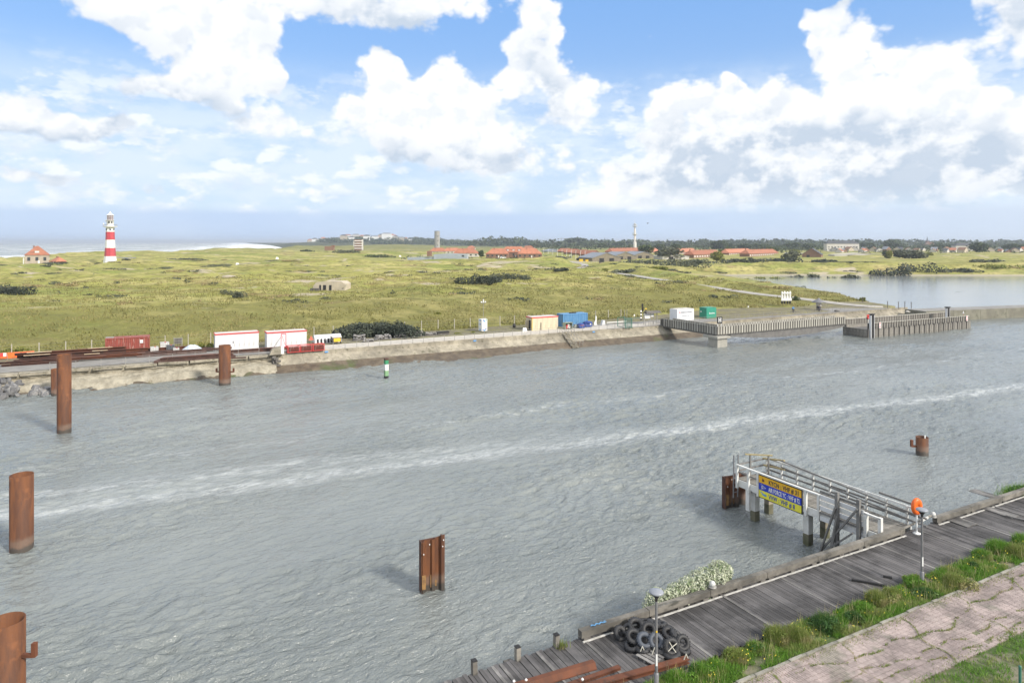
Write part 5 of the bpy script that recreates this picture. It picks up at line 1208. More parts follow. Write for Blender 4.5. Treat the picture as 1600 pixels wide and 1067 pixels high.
# the sign
sgn = thing('harbour_sign', 'three-striped orange, blue and yellow harbour radio sign on the jetty railing', 'sign', W(37.86, 34.3, 2.08), QA-R(90)+.02)
SW, SH = 3.62, 1.62; MB().box((SW/2,0,SH/2), (SW,.05,SH)).build('frame', M_dark, sgn)
M_so = pm('sign_orange', (.78,.44,.02), (.74,.42,.02)); M_sb = pm('sign_blue', (.02,.05,.48), (.02,.05,.45)); M_sy = pm('sign_yellow', (.78,.72,.06), (.74,.68,.06))
for k, mt in enumerate((M_sy, M_sb, M_so)): MB().box((SW/2,-.035,.06+.25+k*.5), (SW-.14,.02,.495)).build('stripe', mt, sgn)
text('KYCN : VHF # 31', .42, M_ink, sgn, (.92,-.05,.06+1.09), FR, sx=.72, bold=.013)
text('AIR FORCE YC : VHF # 72', .42, M_white, sgn, (.92,-.05,.06+.60), FR, sx=.485, bold=.012)
text('VVW : VHF # 8', .42, M_gb, sgn, (.92,-.05,.06+.10), FR, sx=.72, bold=.013)
MB().prism([(0,0),(.46,.17),(0,.36),(.02,.33),(.40,.17),(.02,.03)], 0, .008, Matrix.Rotation(R(90),4,'X')).torus((.12,-.004,.17), .07, .02, (0,1,0), 12, 5, .3).build('pennant', M_white, sgn).location = (.25,-.048,.63)
MB().prism([(0,.2),(.2,.16),(.3,.08),(.5,.09),(.62,.02),(.5,-.06),(.25,-.03),(.15,.1)], 0, .008, Matrix.Rotation(R(90),4,'X')).build('boat_emblem', M_lb, sgn).location = (.16,-.048,.28)
MB().prism([(0,0),(.05,.18),(.1,.05),(.16,.16),(.2,.0),(.18,-.06),(.02,-.06)], 0, .008, Matrix.Rotation(R(90),4,'X')).build('crest_emblem', M_rust, sgn).location = (.35,-.048,1.26)

# ------------------------------------------------------------------ steel piles in the channel
def pilemat():
    m = bpy.data.materials.new('rusted_pile_steel'); m.use_nodes = True; t = m.node_tree; b = t.nodes['Principled BSDF']; b.inputs['Roughness'].default_value = .75
    tcn = t.nodes.new('ShaderNodeTexCoord'); V = E(t, tcn.outputs['Object']); g = t.nodes.new('ShaderNodeNewGeometry'); z = sep(t, E(t, g.outputs['Position']))[2]
    VS = mapv(t, V, (1,1,.18)); c = mixc(t, noise(t, VS, 1.6, 5, .6).ss(.35,.65), (.165,.060,.020), (.085,.034,.017)); c = mixc(t, noise(t, VS, 4, 5, .65).ss(.55,.75)*.6, c, (.06,.030,.022))
    c = mixc(t, noise(t, V, .7, 4, .6).ss(.56,.66)*.7, c, (.22,.080,.028))
    z2 = z + (noise(t, V, 2.2, 4, .6)-.5)*.5
    c = mixc(t, z2.ss(1.15,.75)*.6, c, (.17,.125,.095)); c = mixc(t, z2.ss(.55,.35)*.9, c, (.05,.045,.038)); t.links.new(c.k, b.inputs['Base Color'])
    bn = t.nodes.new('ShaderNodeBump'); bn.inputs['Distance'].default_value = .015; t.links.new(noise(t, V, 9, 5, .7).k, bn.inputs['Height']); t.links.new(bn.outputs[0], b.inputs['Normal']); return m
M_pil = pilemat()
def pile(px, py, r_, top, label, seam=None, Y=None):
    Y = Y or 20*F/(py-378); X = (px-800)/F*Y; r = thing('mooring_pile', label, 'pile', (X*(Y+r_)/Y, Y+r_, 0), 0, 'rusty steel piles in the channel')
    MB().lathe([(r_,-2),(r_,top),(r_-.03,top+.0),(r_-.03,-1)], 40).build('tube', M_pil, r)
    if seam is not None:
        for s in seam: MB().box((r_*math.cos(s)*1.005, r_*math.sin(s)*1.005, top/2-.3), (.05,.05,top-.0), rz=s).build('weld_seam', M_rustd, r)
    return r
def hook(r, r_, z, s=-1, L=.5, up=.55, th=.09):
    MB().bar((s*r_,0,z), (s*(r_+L),0,z), th*2, th*1.6).build('bracket_arm', M_rust, r); MB().bar((s*(r_+L),0,z-.05), (s*(r_+L),0,z+up), th*2.2, th*2).build('bracket_upright', M_rust, r)
pile(33.5, 868, .66, 4.95, 'tall rusty tube pile near the left edge, second from the bottom', (R(235),))
r = pile(9, 1170, .66, 4.85, 'rusty tube pile with hooked bracket in the lower left corner', (R(262),), Y=26.7); hook(r, .66, 3.45, 1, .48, .5, .08)
pile(100, 679, .66, 8.2, 'tallest rusty tube pile, in front of the steel beam stack', (R(250),))
pile(88, 620, .62, 3.5, 'short dark pile half hidden behind the tallest one')
r = pile(351, 604, .78, 5.6, 'rusty pile with brackets in front of the left white cabin', None); hook(r, .78, 1.9, -1, .35, .5, .1); hook(r, .78, 1.9, 1, .45, .5, .1); MB().bar((-1.2,.9,3.55), (2.6,.9,3.75), .16).build('cross_bar', M_rustd, r)
r = pile(1441, 714, .53, 1.72, 'short stubby pile with hooked bracket right of the jetty', None); hook(r, .53, .85, -1, .45, .6, .1); MB().box((0,-.45,1.85), (.1,.05,.28)).build('white_tag', M_white, r)
# U-shaped sheet pile box
def sheet(px, py, top, wd_, label, rz, rot=0, dz=(0,0)):
    p = G(px, py, 0); r = thing('sheet_pile', label, 'sheet pile', (p.x, p.y+.3, 0), rz, 'rusty steel piles in the channel'); w2 = wd_/2; th = .035
    pf = [(-w2,-.18),(-w2+.14,-.18),(-w2+.24,-.02),(-.12,-.02),(-.04,-.14),(.12,-.14),(.2,-.02),(w2-.3,-.02),(w2-.2,-.22),(w2,-.22)]
    if rot: pf = [(x,-y) for x, y in pf]
    back = [(x, y+th) for x, y in pf[::-1]]; poly = pf+back; n = len(poly)
    vs = [(x, y, -2) for x, y in poly] + [(x, y, top + (x/wd_)*.15 + (.10 if x > w2-.22 else 0) - (.04 if abs(x) < .3 else 0)) for x, y in poly]
    MB().add(vs, [(i, (i+1) % n, n+(i+1) % n, n+i) for i in range(n)] + [(n+i, n+i+1, n+n-2-i, n+n-1-i) for i in range(len(pf)-1)]).build('sheet', M_pil, r)
    MB().box((-w2+.05,.07,top/2-1.05), (.06,.5,top+1.9)).box((w2-.05,.07,top/2-1.0), (.06,.5,top+2.0)).box((0,.30,top/2-1.06), (wd_-.04,.04,top+1.88)).build('side_flange', M_rustd, r)
    for (x, z_) in ((-w2+.1,top-.7),(-w2+.45,top-.2),(w2-.1,top-.1),(w2-.15,top-.45)): MB().box((x,-.30,z_), (.05,.03,.06)).build('bolt', M_white, r)
    for (x, z_, w_, h_) in ((-w2+.12,.75,.22,.8),(-.06,.65,.14,.7),(.18,.5,.13,.35)): MB().box((x,-.275 if x < -.3 else -.075,z_), (w_,.02,h_)).build('rust_scale', pm('ochre_scale', (.30,.17,.06), (.18,.10,.045), 5, .9) if 'ochre_scale' not in bpy.data.materials else bpy.data.materials['ochre_scale'], r)
    return r
sheet(674, 928, 3.05, 1.38, 'rusty folded sheet pile standing alone in the middle foreground water', QA*.9)
sheet(1144, 796, 2.45, 1.15, 'dark rusty sheet pile at the outer end of the jetty', QA*.6)
r = pile(1159, 790, .42, 2.25, 'dark round pile behind the sheet pile at the jetty end')
# green and white marker pile
p = G(603.5, 592, 0); r = thing('channel_marker', 'square green and white marker post standing in the channel before the slope', 'marker post', p, R(35))
for z0, z1, mt in ((-1,.45,M_dark),(.45,1.25,pm('faded_green', (.16,.34,.18), (.25,.38,.2), 3)),(1.25,2.15,M_white),(2.15,2.75,M_green),(2.75,3.0,M_rustd)): MB().box((0,0,(z0+z1)/2), (.5,.5,z1-z0-.005)).build('band', mt, r)
MB().box((.26,-.1,1.6), (.03,.25,1.3)).build('pale_strip', M_tanb, r)

# ------------------------------------------------------------------ the far shore
def at(px, py, z):             # point at ground level z seen at px, py
    p = G(px, py, z); return p
M_roofo = pm('orange_roof_tiles', (.42,.17,.10), (.33,.135,.08), .5, .9, c3=(.27,.12,.08), s3=.25, t3=.55, rnd=.4)
M_brk = pm('brown_brick', (.26,.15,.10), (.20,.12,.085), .8, .9)
M_wallp = pm('pale_render', (.58,.55,.50), (.5,.48,.44), .6, .85)
M_roofg = pm('grey_sheet_roof', (.25,.27,.30), (.20,.22,.25), .3, .6)
M_redp = pm('lighthouse_red', (.50,.06,.08), (.43,.055,.07), 1, .5)
M_lwh = pm('lighthouse_white', (.80,.80,.77), (.74,.74,.71), 1, .5)
M_bunk = pm('bunker_concrete', (.52,.45,.35), (.42,.37,.29), .5, .9, c3=(.22,.20,.16), s3=.4, t3=.6, bump=.1)
# lighthouse
p = at(172, 416, 5.33); lh = thing('lighthouse', 'octagonal red and white banded lighthouse on the dunes at far left', 'lighthouse', p, R(10))
o8 = R(22.5)
def oct_(z0, z1, r0, r1, mat, name): MB().lathe([(r0,z0),(r1,z1)], 8, smooth=False, a0=o8).build(name, mat, lh)
zs = [(-1.5,0,4.3,4.2),(0,5.0,4.2,3.1)]; MB().lathe([(4.3,-1.5),(4.0,0),(3.1,6.0)], 8, smooth=False, a0=o8).build('base_band', M_lwh, lh)
oct_(6.0,11.0,3.1,2.75,M_redp,'red_band'); oct_(11.0,15.9,2.75,2.5,M_lwh,'white_band'); oct_(15.9,20.7,2.5,2.35,M_redp,'red_band'); oct_(20.7,23.6,2.35,2.3,M_lwh,'white_band')
for g in (-1.2,-.3,-2.2): MB().box((2.25*math.cos(g),2.25*math.sin(g),22.1), (.5,.7,1.0), rz=g).build('window', M_glass, lh)
MB().lathe([(2.3,23.4),(3.9,23.7),(3.9,24.0),(2.0,24.0)], 16).build('gallery', M_lwh, lh)
m = MB()
for k in range(16):
    g = k/16*6.283; m.bar((3.8*math.cos(g),3.8*math.sin(g),24), (3.8*math.cos(g),3.8*math.sin(g),25.1), .06)
m.torus((0,0,25.1), 3.8, .05, n=24, k=4).torus((0,0,24.6), 3.8, .04, n=24, k=4).build('gallery_rail', M_rail, lh)
MB().lathe([(1.95,24),(1.9,27.6),(2.3,27.65),(2.3,27.8),(1.8,27.8)], 16).build('lantern_base', M_lwh, lh)
MB().bar((-3.6,0,24.9), (-3.6,0,26.0), .4).bar((-2.4,0,26.8), (-2.4,0,27.9), .35).build('foghorn', M_lwh, lh)
MB().box((0,-1.9,26.4), (.8,.2,1.2)).box((1.3,-1.35,26.4), (.7,.2,1.2), rz=.7).build('window', M_dark, lh)
MB().lathe([(1.75,27.8),(1.75,30.6)], 12).build('lantern_glass', pm('lantern_glass', (.16,.12,.14), (.25,.17,.18), 2, .2), lh)
m = MB()
for k in range(8):
    g = k/8*6.283; m.bar((1.8*math.cos(g),1.8*math.sin(g),27.8), (1.8*math.cos(g),1.8*math.sin(g),30.6), .1)
for z in (28.7,29.6): m.torus((0,0,z), 1.8, .06, n=16, k=4)
m.build('glazing_bars', M_lwh, lh)
MB().lathe([(2.1,30.6),(2.0,30.9),(.7,31.6),(.45,32.3),(.05,33.0)], 16).build('dome', M_lwh, lh)

def hip(m, L, Wd, z, h, ov=.5, ridge=None, c=(0,0)):
    r_ = (L-Wd)/2 if ridge is None else ridge; x, y = L/2+ov, Wd/2+ov
    m.add([(c[0]-x,c[1]-y,z),(c[0]+x,c[1]-y,z),(c[0]+x,c[1]+y,z),(c[0]-x,c[1]+y,z),(c[0]-r_,c[1],z+h),(c[0]+r_,c[1],z+h)], [(0,1,5,4),(1,2,5),(2,3,4,5),(3,0,4),(3,2,1,0)])
def house(px, py, z, L, Wd, h, rh, rz, label, walls=M_brk, roof=M_roofo, nwin=3, cat='house', name='house', chim=1, ridge=None, wmat=M_glass, door=True, dormer=0, group=None):
    p = at(px, py, z); r = thing(name, label, cat, (p.x, p.y+Wd/2, z-.3), rz, group)
    MB().box((0,0,h/2), (L,Wd,h)).build('wall', walls, r); m = MB(); hip(m, L, Wd, h, rh, ridge=ridge); rf = m.build('roof', roof, r)
    for k in range(chim): MB().box(((-.5+k)*L*.3+.1, 0, h+rh*.9), (.9,.9,1.6)).build('chimney', M_brk, rf)
    for k in range(nwin):
        x = (k+.5)/nwin*L-L/2; w_ = min(1.6, L/nwin*.5)
        MB().box((x, -Wd/2-.02, h*.55), (w_,.08,h*.42)).build('window', wmat, r)
    if door: MB().box((L*.08, -Wd/2-.03, 1.05), (1.0,.1,2.1)).build('door', M_white, r)
    for k in range(dormer):
        x = (k-(dormer-1)/2)*L*.2; d_ = MB().box((x,-Wd*.30,h+rh*.35), (2.8,2.6,1.7)).build('dormer', walls, r); MB().box((x,-Wd*.30-1.32,h+rh*.35), (2.0,.06,.9)).build('pane', M_white, d_)
    return r
r = house(49, 411.5, 6.0, 13, 11, 5.6, 6.0, R(32), 'big steep orange-roofed house left of the lighthouse', pm('grey_buff_wall', (.42,.36,.28), (.36,.31,.25), .6, .9), ridge=.6, nwin=3, dormer=1, chim=1)
MB().box((6.52,0,2.6), (.08,3.2,2.2)).build('window', M_white, r); MB().prism([(-1.2,0),(1.2,0),(0,2.4)], 0, .3, Matrix.Rotation(R(90),4,'Z') @ Matrix.Rotation(R(90),4,'X')).build('porch', M_roofo, r).location = (6.55,-1.5,0)
r = house(86, 413.5, 5.5, 8, 6, 2.2, 2.9, R(-35), 'small orange-roofed outbuilding between the big house and the lighthouse', M_brk, nwin=1, ridge=1.5)
p = at(103, 414, 5.5); r = thing('low_wall', 'low pale wall stub right of the orange-roofed outbuilding', 'wall', p, 0); MB().box((0,0,.5), (5,.6,1.2)).build('wall', M_bunk, r); MB().box((0,0,1.15), (5.2,.8,.15)).build('coping', M_wallp, r)
for px, py, h, nm in ((36.5,418,5.5,'tall white post with a box, in front of the big orange-roofed house'),(44,418.5,1.8,'short thick white post right of the tall white one')):
    r = thing('white_post', nm, 'post', at(px, py, 5.6), 0); MB().box((0,0,h/2), (.35 if h > 3 else 1.6,.35,h)).build('post', M_white, r); MB().box((.2,0,.9), (1.5,.5,1.8)).build('box', M_white, r)
p = at(193, 406, 6.5); r = thing('bunker', 'long flat grey bunker roof right of the lighthouse', 'bunker', p, R(8)); MB().box((0,2,1.2), (14,5,1.0)).build('roof_slab', M_roofg, r); MB().box((5.5,0,.4), (3,4,1.8)).build('wall', M_bunk, r)
p = at(198, 417.5, 5.4); r = thing('control_box', 'small blue and white box beside the lighthouse fence', 'box', p, 0); MB().box((0,0,.9), (1.6,1.2,1.8)).build('box', M_lb, r); MB().box((0,0,2.3), (1.2,1,.9)).build('cap', M_white, r)
r = thing('lighthouse_fence', 'faint green mesh fence right of the blue and white box', 'fence', at(203, 415, 5.4), 0); m = MB()
for k in range(12): m.bar((k*1.1,0,-.3), (k*1.1,0,1.9), .08)
m.build('post', M_gg, r); MB().box((6,.0,1.0), (12.1,.02,1.6)).build('mesh', pm('pale_green_mesh', (.30,.38,.26)), r)

# wartime bunkers half buried in the dunes
p = at(514, 454.5, 6.0); r = thing('bunker', 'pale concrete bunker with dark openings in the middle of the sward', 'bunker', p, R(-6))
bm = MB(); bm.prism([(-4.6,-.8),(4.6,-.8),(4.7,2.0),(3.6,2.7),(-1,2.8),(-3.8,2.4),(-4.7,1.4)], -5, 0, Matrix.Rotation(R(90),4,'X') @ Matrix.Scale(1,4)); bm.build('body', M_bunk, r)
for x, w_ in ((-2.6,.5),(-1.3,.9),(.4,.7)): MB().box((x,-.02,.9), (w_,.12,1.5)).build('opening', M_dark, r)
MB().box((-3.9,-.6,.3), (2.4,1.4,.9)).build('rubble', M_dwood, r)
p = at(365, 439, 6.0); r = thing('bunker', 'collapsed flat bunker slab left of the middle, tilted', 'bunker', p, R(-8))
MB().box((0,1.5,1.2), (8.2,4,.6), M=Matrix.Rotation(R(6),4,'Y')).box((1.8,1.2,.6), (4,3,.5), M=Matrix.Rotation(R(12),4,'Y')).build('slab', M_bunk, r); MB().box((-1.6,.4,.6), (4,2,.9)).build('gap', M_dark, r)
for (px, py, z, nm, s) in ((50,457,5.2,'flat pale bunker slab beside the dark scrub at the left edge',8),(84,456,5.2,'cracked pale slab right of the flat one at the far left',5)):
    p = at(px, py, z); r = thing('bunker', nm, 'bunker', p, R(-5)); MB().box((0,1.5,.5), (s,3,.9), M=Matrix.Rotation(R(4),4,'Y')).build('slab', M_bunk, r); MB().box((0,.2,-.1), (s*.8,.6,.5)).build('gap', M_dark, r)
for (px, py, z, s, nm) in ((290,462,5.4,1.6,'leaning pale stone slab on the left sward'),(311,431,6,1.2,'small pale stone left of the collapsed bunker'),(371,414,7,1.5,'small white block out on the left dunes'),(433,404.5,8.0,1.6,'tiny white block on the far dune crest'),(450,440,6,2.2,'low sandy stone left of the pale bunker'),(625,401,8.0,1.3,'little white cube left of the grey warehouse')):
    p = at(px, py, z); r = thing('stone_block', nm, 'stone', p, R(20)); MB().box((0,0,s*.3), (s*1.3,s,s*.9), taper=.7, M=Matrix.Rotation(R(10),4,'Y')).build('block', M_bunk if 'white' not in nm else M_white, r); MB().box((s*.5,-.2,0), (s*.6,s*.6,s*.4)).build('chip', M_bunk, r)
# buildings on the horizon
p = at(514, 392, 9); r = thing('brick_ruin', 'small brown brick block on the dune crest before the distant town', 'building', p, 0); MB().box((0,3,3), (11,6,5)).build('wall', M_brk, r); MB().box((4.5,3,6), (3.4,6,1.6)).build('tower', M_brk, r)
p = at(560, 391, 8.5); r = thing('apartment_house', 'white and brown stepped apartment block on the dune crest', 'building', p, R(8))
MB().box((0,4,7), (11.5,8,15)).build('wall', M_brk, r); MB().box((-5.5,4,9), (3,8,8)).build('wing', M_wallp, r); MB().box((5.2,3.8,7.2), (1.6,8.4,14.8)).build('wing', M_wallp, r)
for k in range(4): MB().box((0,-.6,2.5+k*3.4), (11,1.3,.9)).build('balcony', M_lwh, r)
p = at(683, 388, 7); Yt = 1250; r = thing('water_tower', 'grey concrete tower standing over the orange barrack roofs', 'tower', ((683-800)/F*Yt, Yt, 6), R(20))
MB().lathe([(5.0,0),(5.0,33.0)], 10, smooth=False).build('shaft', pm('tower_concrete', (.36,.35,.32), (.30,.29,.27), .2, .9), r); MB().lathe([(5.0,24.6),(5.3,24.6),(5.3,25.4),(5.0,25.4)], 10, smooth=False).build('ring', M_roofg, r); MB().lathe([(5.3,33),(5.3,34),(.1,34.2)], 10, smooth=False).build('cap', M_roofg, r)
for k in range(3): MB().box((0,-5.05,8+k*8), (1.2,.3,2)).build('window', M_dark, r)
# communications mast
Yt = 1050; r = thing('radio_tower', 'slim white concrete radio tower with dish platforms, right of centre', 'tower', ((992-800)/F*Yt, Yt, 5), 0)
MB().lathe([(2.8,0),(2.5,15),(1.8,15.2),(1.5,36),(.8,36.2),(.7,43),(.3,43.2),(.15,49)], 14).build('shaft', M_wallp, r)
for z in (26,38.5,42): MB().lathe([(1.5,z-.6),(4.2 if z < 40 else 2.6,z),(4.2 if z < 40 else 2.6,z+.5),(1.2,z+.5)], 14).build('platform', M_wallp, r)
for k,(a, z) in enumerate(((.5,27.5),(2.6,27.5),(4.3,27.5),(.2,40),(2.2,40),(4.9,40),(5.6,17))): MB().lathe([(.1,0),(1.2,.5),(1.3,.9)], 10).build('dish', M_lwh, r).location = (3.2*math.cos(a), 3.2*math.sin(a), z)
# barracks and sheds
p = at(682, 405.5, 6.3); r = thing('warehouse', 'long low grey-blue warehouse wall in front of the barracks', 'warehouse', (p.x, p.y+6, 5.8), R(-4))
M_gwall = pm('grey_blue_sheet', (.36,.40,.44), (.31,.35,.39), .3, .6)
MB().prism([(-2,-.5),(24,-.5),(24,4.2),(10,5.2),(-2,4.4)], -5, 5, Matrix.Rotation(R(90),4,'X')).build('wall', M_gwall, r); MB().prism([(-23,-.5),(-2.05,-.5),(-2.05,2.6),(-23,1.9)], -4, 4, Matrix.Rotation(R(90),4,'X')).build('low_wing', M_gwall, r)
MB().box((21,-5.05,3.2), (1.8,.1,1.2)).build('window', M_dark, r); MB().box((-5.5,-4,5), (3.5,3,4)).build('brick_stub', M_brk, r)
roofs = [(684,397,6,20,9,3.2,4.2,'hipped barrack with orange roof behind the grey warehouse, left'),(706,396.5,6,22,9,3.2,4,'hipped barrack with orange roof below the concrete tower'),(736,391,6,14,9,3.6,4.2,'small far barrack roof right of the concrete tower'),(728,401,6,24,10,3.4,4.6,'orange hipped barrack at the right end of the grey warehouse'),(777,402.5,5.8,20,11,3.6,5,'left wing of the large three-part orange barrack'),(828,402.5,5.8,22,11,3.6,5,'right wing of the large three-part orange barrack'),(803,402,5.8,26,12,5,5.2,'central dormered block of the large orange barrack'),(826,392,5.5,18,9,4,4.6,'orange roof peeping over the right wing')]
for k,(px, py, z, L, Wd, h, rh, nm) in enumerate(roofs):
    house(px, py, z, L, Wd, h, rh, R(random.uniform(-6,4)), nm, M_brk if 'large' in nm else M_wallp, nwin=5, cat='barrack', name='barrack', chim=1, dormer=3 if 'dormered' in nm else 0, door=True)
M_shed = pm('brown_shed_wall', (.24,.205,.15), (.19,.165,.12), .5, .9)
def shed(px, py, z, L, Wd, h, rh, rz, nm, wall=M_shed, roof=M_roofg, doors=2):     # gable towards the camera
    p = at(px, py, z); r = thing('shed', nm, 'shed', (p.x, p.y, z-.3), rz)
    MB().prism([(-L/2,0),(L/2,0),(L/2,h),(0,h+rh),(-L/2,h)], -Wd, 0, Matrix.Rotation(R(90),4,'X') ).build('wall', wall, r)
    m = MB()
    for s in (-1,1): m.add([(0,-.4,h+rh+.15),(s*(L/2+.5),-.4,h-.0),(s*(L/2+.5),Wd+.4,h),(0,Wd+.4,h+rh+.15),(0,-.4,h+rh-.1),(s*(L/2+.5),-.4,h-.25),(s*(L/2+.5),Wd+.4,h-.25),(0,Wd+.4,h+rh-.1)], [(0,1,2,3),(4,7,6,5),(0,4,5,1),(2,6,7,3),(1,5,6,2)])
    m.build('roof', roof, r)
    for k in range(doors): MB().box(((k-.5)*L*.35, -.06, 1.3), (L*.16,.1,2.4)).build('door', M_dark, r)
    return r
shed(868, 396.5, 5.3, 20, 26, 3.8, 2, R(15), 'grey open-fronted shed left of the orange terraces', M_roofg)
for k,(px, py) in enumerate(((890,397),(903,399),(918,401),(932,403))):
    shed(px, py, 5.3, 11, 20, 3.6, 3.4, R(28), ('first orange-roofed brick hut of the row right of the grey shed','second orange-roofed brick hut of the row','third orange-roofed brick hut of the row','last orange-roofed brick hut, beside the yellow bins')[k], M_brk, M_roofo, 1)
shed(948, 408, 5.3, 24, 26, 2.8, 3.8, R(18), 'nearest brown shed with grey roof by the barrack gate'); shed(977, 405, 5.3, 22, 26, 2.8, 3.6, R(18), 'middle brown shed with grey roof by the barrack gate'); shed(1006, 403.5, 5.3, 22, 26, 2.8, 3.4, R(18), 'right-hand brown shed with grey roof by the barrack gate')
def longroof(px0, px1, py, z, h, nm, rh=4.2, wd=10):
    a = at(px0, py, z); b = at(px1, py-2, z); L = (b-a).length; p = (a+b)/2; r = thing('long_barrack', nm, 'barrack', (p.x, p.y+5, z-.3), math.atan2(b.y-a.y, b.x-a.x))
    MB().box((0,0,h/2), (L,wd,h)).build('wall', M_brk, r); m = MB(); hip(m, L, wd, h, rh, ridge=L/2-3); rf = m.build('roof', M_roofo, r)
    for k in range(int(L/12)): MB().box((-L/2+6+k*12,1,h+rh), (1,1,1.6)).build('chimney', M_brk, rf)
    for k in range(int(L/6)): MB().box((-L/2+3+k*6,-wd/2-.03,h*.5), (2.2,.1,1.4)).build('window', M_white, r)
longroof(952, 1002, 397, 5.3, 3, 'long orange barrack roof behind the brown sheds'); longroof(1002, 1026, 398, 5.3, 3, 'short orange barrack roof right of the radio tower'); longroof(1056, 1085, 398.5, 5.3, 3, 'far orange roof behind the white shed'); longroof(1078, 1122, 403, 5.3, 3, 'long dull orange roof left of the yellow-green tree'); longroof(1134, 1172, 399.5, 5.3, 3, 'orange roofed barrack right of the yellow-green tree'); longroof(1166, 1212, 401, 5.3, 3, 'rightmost long orange barrack roof')
shed(1056, 405, 5.3, 24, 20, 2.6, 1.6, R(10), 'low white shed among the grey bushes', M_wallp, pm('white_sheet_roof', (.62,.62,.60)), 1)
shed(1268, 402, 5.0, 17, 18, 3, 6, R(-30), 'steep dark-roofed farmhouse with red gable at right', M_brk, pm('dark_slate', (.085,.09,.10)), 1); shed(1246, 399, 5.0, 20, 12, 2.6, 1, R(5), 'low white flat shed left of the farmhouse', M_wallp, M_wallp, 1)
for k,(px, py, L) in enumerate(((1345,402,52),(1400,401,16))): shed(px, py, 4.6, L, 14, 2.8, 1.6, R(0), ('very long low pale greenhouse shed at right','short shed with dull red roof right of the greenhouse')[k], M_wallp, (M_wallp, M_roofo)[k], 1)
# village houses at right, too small to part further
rgv = np.random.default_rng(21); vn = ['white gabled','cream','grey-roofed','red-roofed','pale two-storey','brown brick']
def small_house(px, py, z, k, rf, wl, s, nm):
    p = at(px, py, z); m = MB().prism([(-s/2,0),(s/2,0),(s/2,s*.5),(0,s*.85),(-s/2,s*.5)], -s*.8, 0, Matrix.Rotation(R(90),4,'X')); r = thing('village_house', nm, 'house', (p.x, p.y, z-1), R(rgv.uniform(-60,60)), 'village houses at the right skyline'); m.build('wall', wl, r)
    m = MB()
    for q in (-1,1): m.add([(0,-.3,s*.85+.25),(q*(s/2+.4),-.3,s*.5+.1),(q*(s/2+.4),s*.8+.3,s*.5+.1),(0,s*.8+.3,s*.85+.25)], [(0,1,2,3)])
    m.build('roof', rf, r)
M_slate = bpy.data.materials['dark_slate']
for k in range(34):
    px = 1300+k*9.2+rgv.uniform(-3,3); py = rgv.uniform(393.5,396.5)
    small_house(px, py, 5.5, k, (M_slate, M_roofo, M_roofg, M_brk)[k % 4], (M_wallp, M_bunk, M_brk, M_wallp)[(k*7) % 4], rgv.uniform(6.5,10.5), '%s village house, number %s from the left on the right skyline' % (vn[k % 6], ('one two three four five six seven eight nine ten eleven twelve thirteen fourteen fifteen sixteen seventeen eighteen nineteen twenty'.split()+['twenty-'+w_ for w_ in 'one two three four five six seven eight nine'.split()]+['thirty','thirty-one','thirty-two','thirty-three','thirty-four'])[k]))
for px, nm, wd, hh_ in ((1318,'pale long three-storey block behind the farmhouse','p',12),(1520,'white row of houses below the big round tree','w',9)):
    p = at(px, 394, 5.5); r = thing('terrace_block', nm, 'building', p, 0); MB().box((0,6,hh_/2), (46,10,hh_)).build('wall', M_wallp, r); m = MB(); hip(m, 46, 10, hh_, 4); m.build('roof', M_slate, r).location = (0,6,0)
    for k in range(10): MB().box((-20+k*4.4,.95,hh_*.6), (1.6,.1,1.6)).build('window', M_dark, r)
def spire(px, Y, h, nm):
    r = thing('church', nm, 'church', ((px-800)/F*Y, Y, 4), 0); MB().box((0,0,h*.28), (7,7,h*.56)).build('tower', M_brk, r); MB().lathe([(5.0,h*.56),(3.0,h*.64),(1.6,h*.66),(.1,h)], 8, smooth=False).build('spire', M_slate, r); MB().prism([(-14,0),(14,0),(14,9),(0,15),(-14,9)], 3.6, 22, Matrix.Rotation(R(90),4,'X')).build('nave', M_brk, r)
spire(945, 2500, 34, 'distant dark church spire left of the radio tower'); spire(1449, 1900, 32, 'slim church spire over the village at right')
def crane(px, Y, h, jib, nm, s=1):
    r = thing('tower_crane', nm, 'crane', ((px-800)/F*Y, Y, 15), 0); MB().bar((0,0,0), (0,0,h), 1.3).build('mast', M_rail, r); MB().bar((-12*s,0,h-1), (jib*s,0,h+1.5), 1.2).build('jib', M_rail, r); MB().bar((0,0,h), (0,0,h+5), .8).build('apex', M_rail, r); MB().box((-11*s,0,h-2.5), (4,2,3)).build('counterweight', M_dark, r)
crane(877, 2400, 17, 70, 'distant tower crane with long jib over the barracks'); crane(577, 3100, 36, 22, 'tower crane over the hazy seaside town', -1)
# hazy seaside town on the hills
TPX = (505,520,531,543,549,556,566,573,582,590,597,604,611,618,626,634,642,650,485,492,499,512,537,586,614,662)
ORD = 'first second third fourth fifth sixth seventh eighth ninth tenth eleventh twelfth thirteenth fourteenth fifteenth sixteenth seventeenth eighteenth nineteenth twentieth twenty-first twenty-second twenty-third twenty-fourth twenty-fifth twenty-sixth'.split()
for k in range(26):
    px = TPX[k]; Y = 2900+rgv.uniform(-150,500); s = rgv.uniform(18,40); gz = hz((px-800)/F*Y, Y)
    r = thing('town_block', '%s block in the hazy seaside town, %s from the left' % (('white','red-roofed','grey','cream','pale')[k % 5], ORD[sorted(TPX).index(px)]) , 'building', ((px-800)/F*Y, Y, gz-3), 0, 'hazy town blocks on the skyline')
    MB().box((0,0,s*.35+1), (s,14,s*.7+2)).build('wall', (M_lwh, M_wallp, M_bunk, M_lwh)[k % 4], r); m = MB(); hip(m, s, 14, s*.7+2, 5); m.build('roof', (M_roofo, M_slate, M_roofg)[k % 3], r)

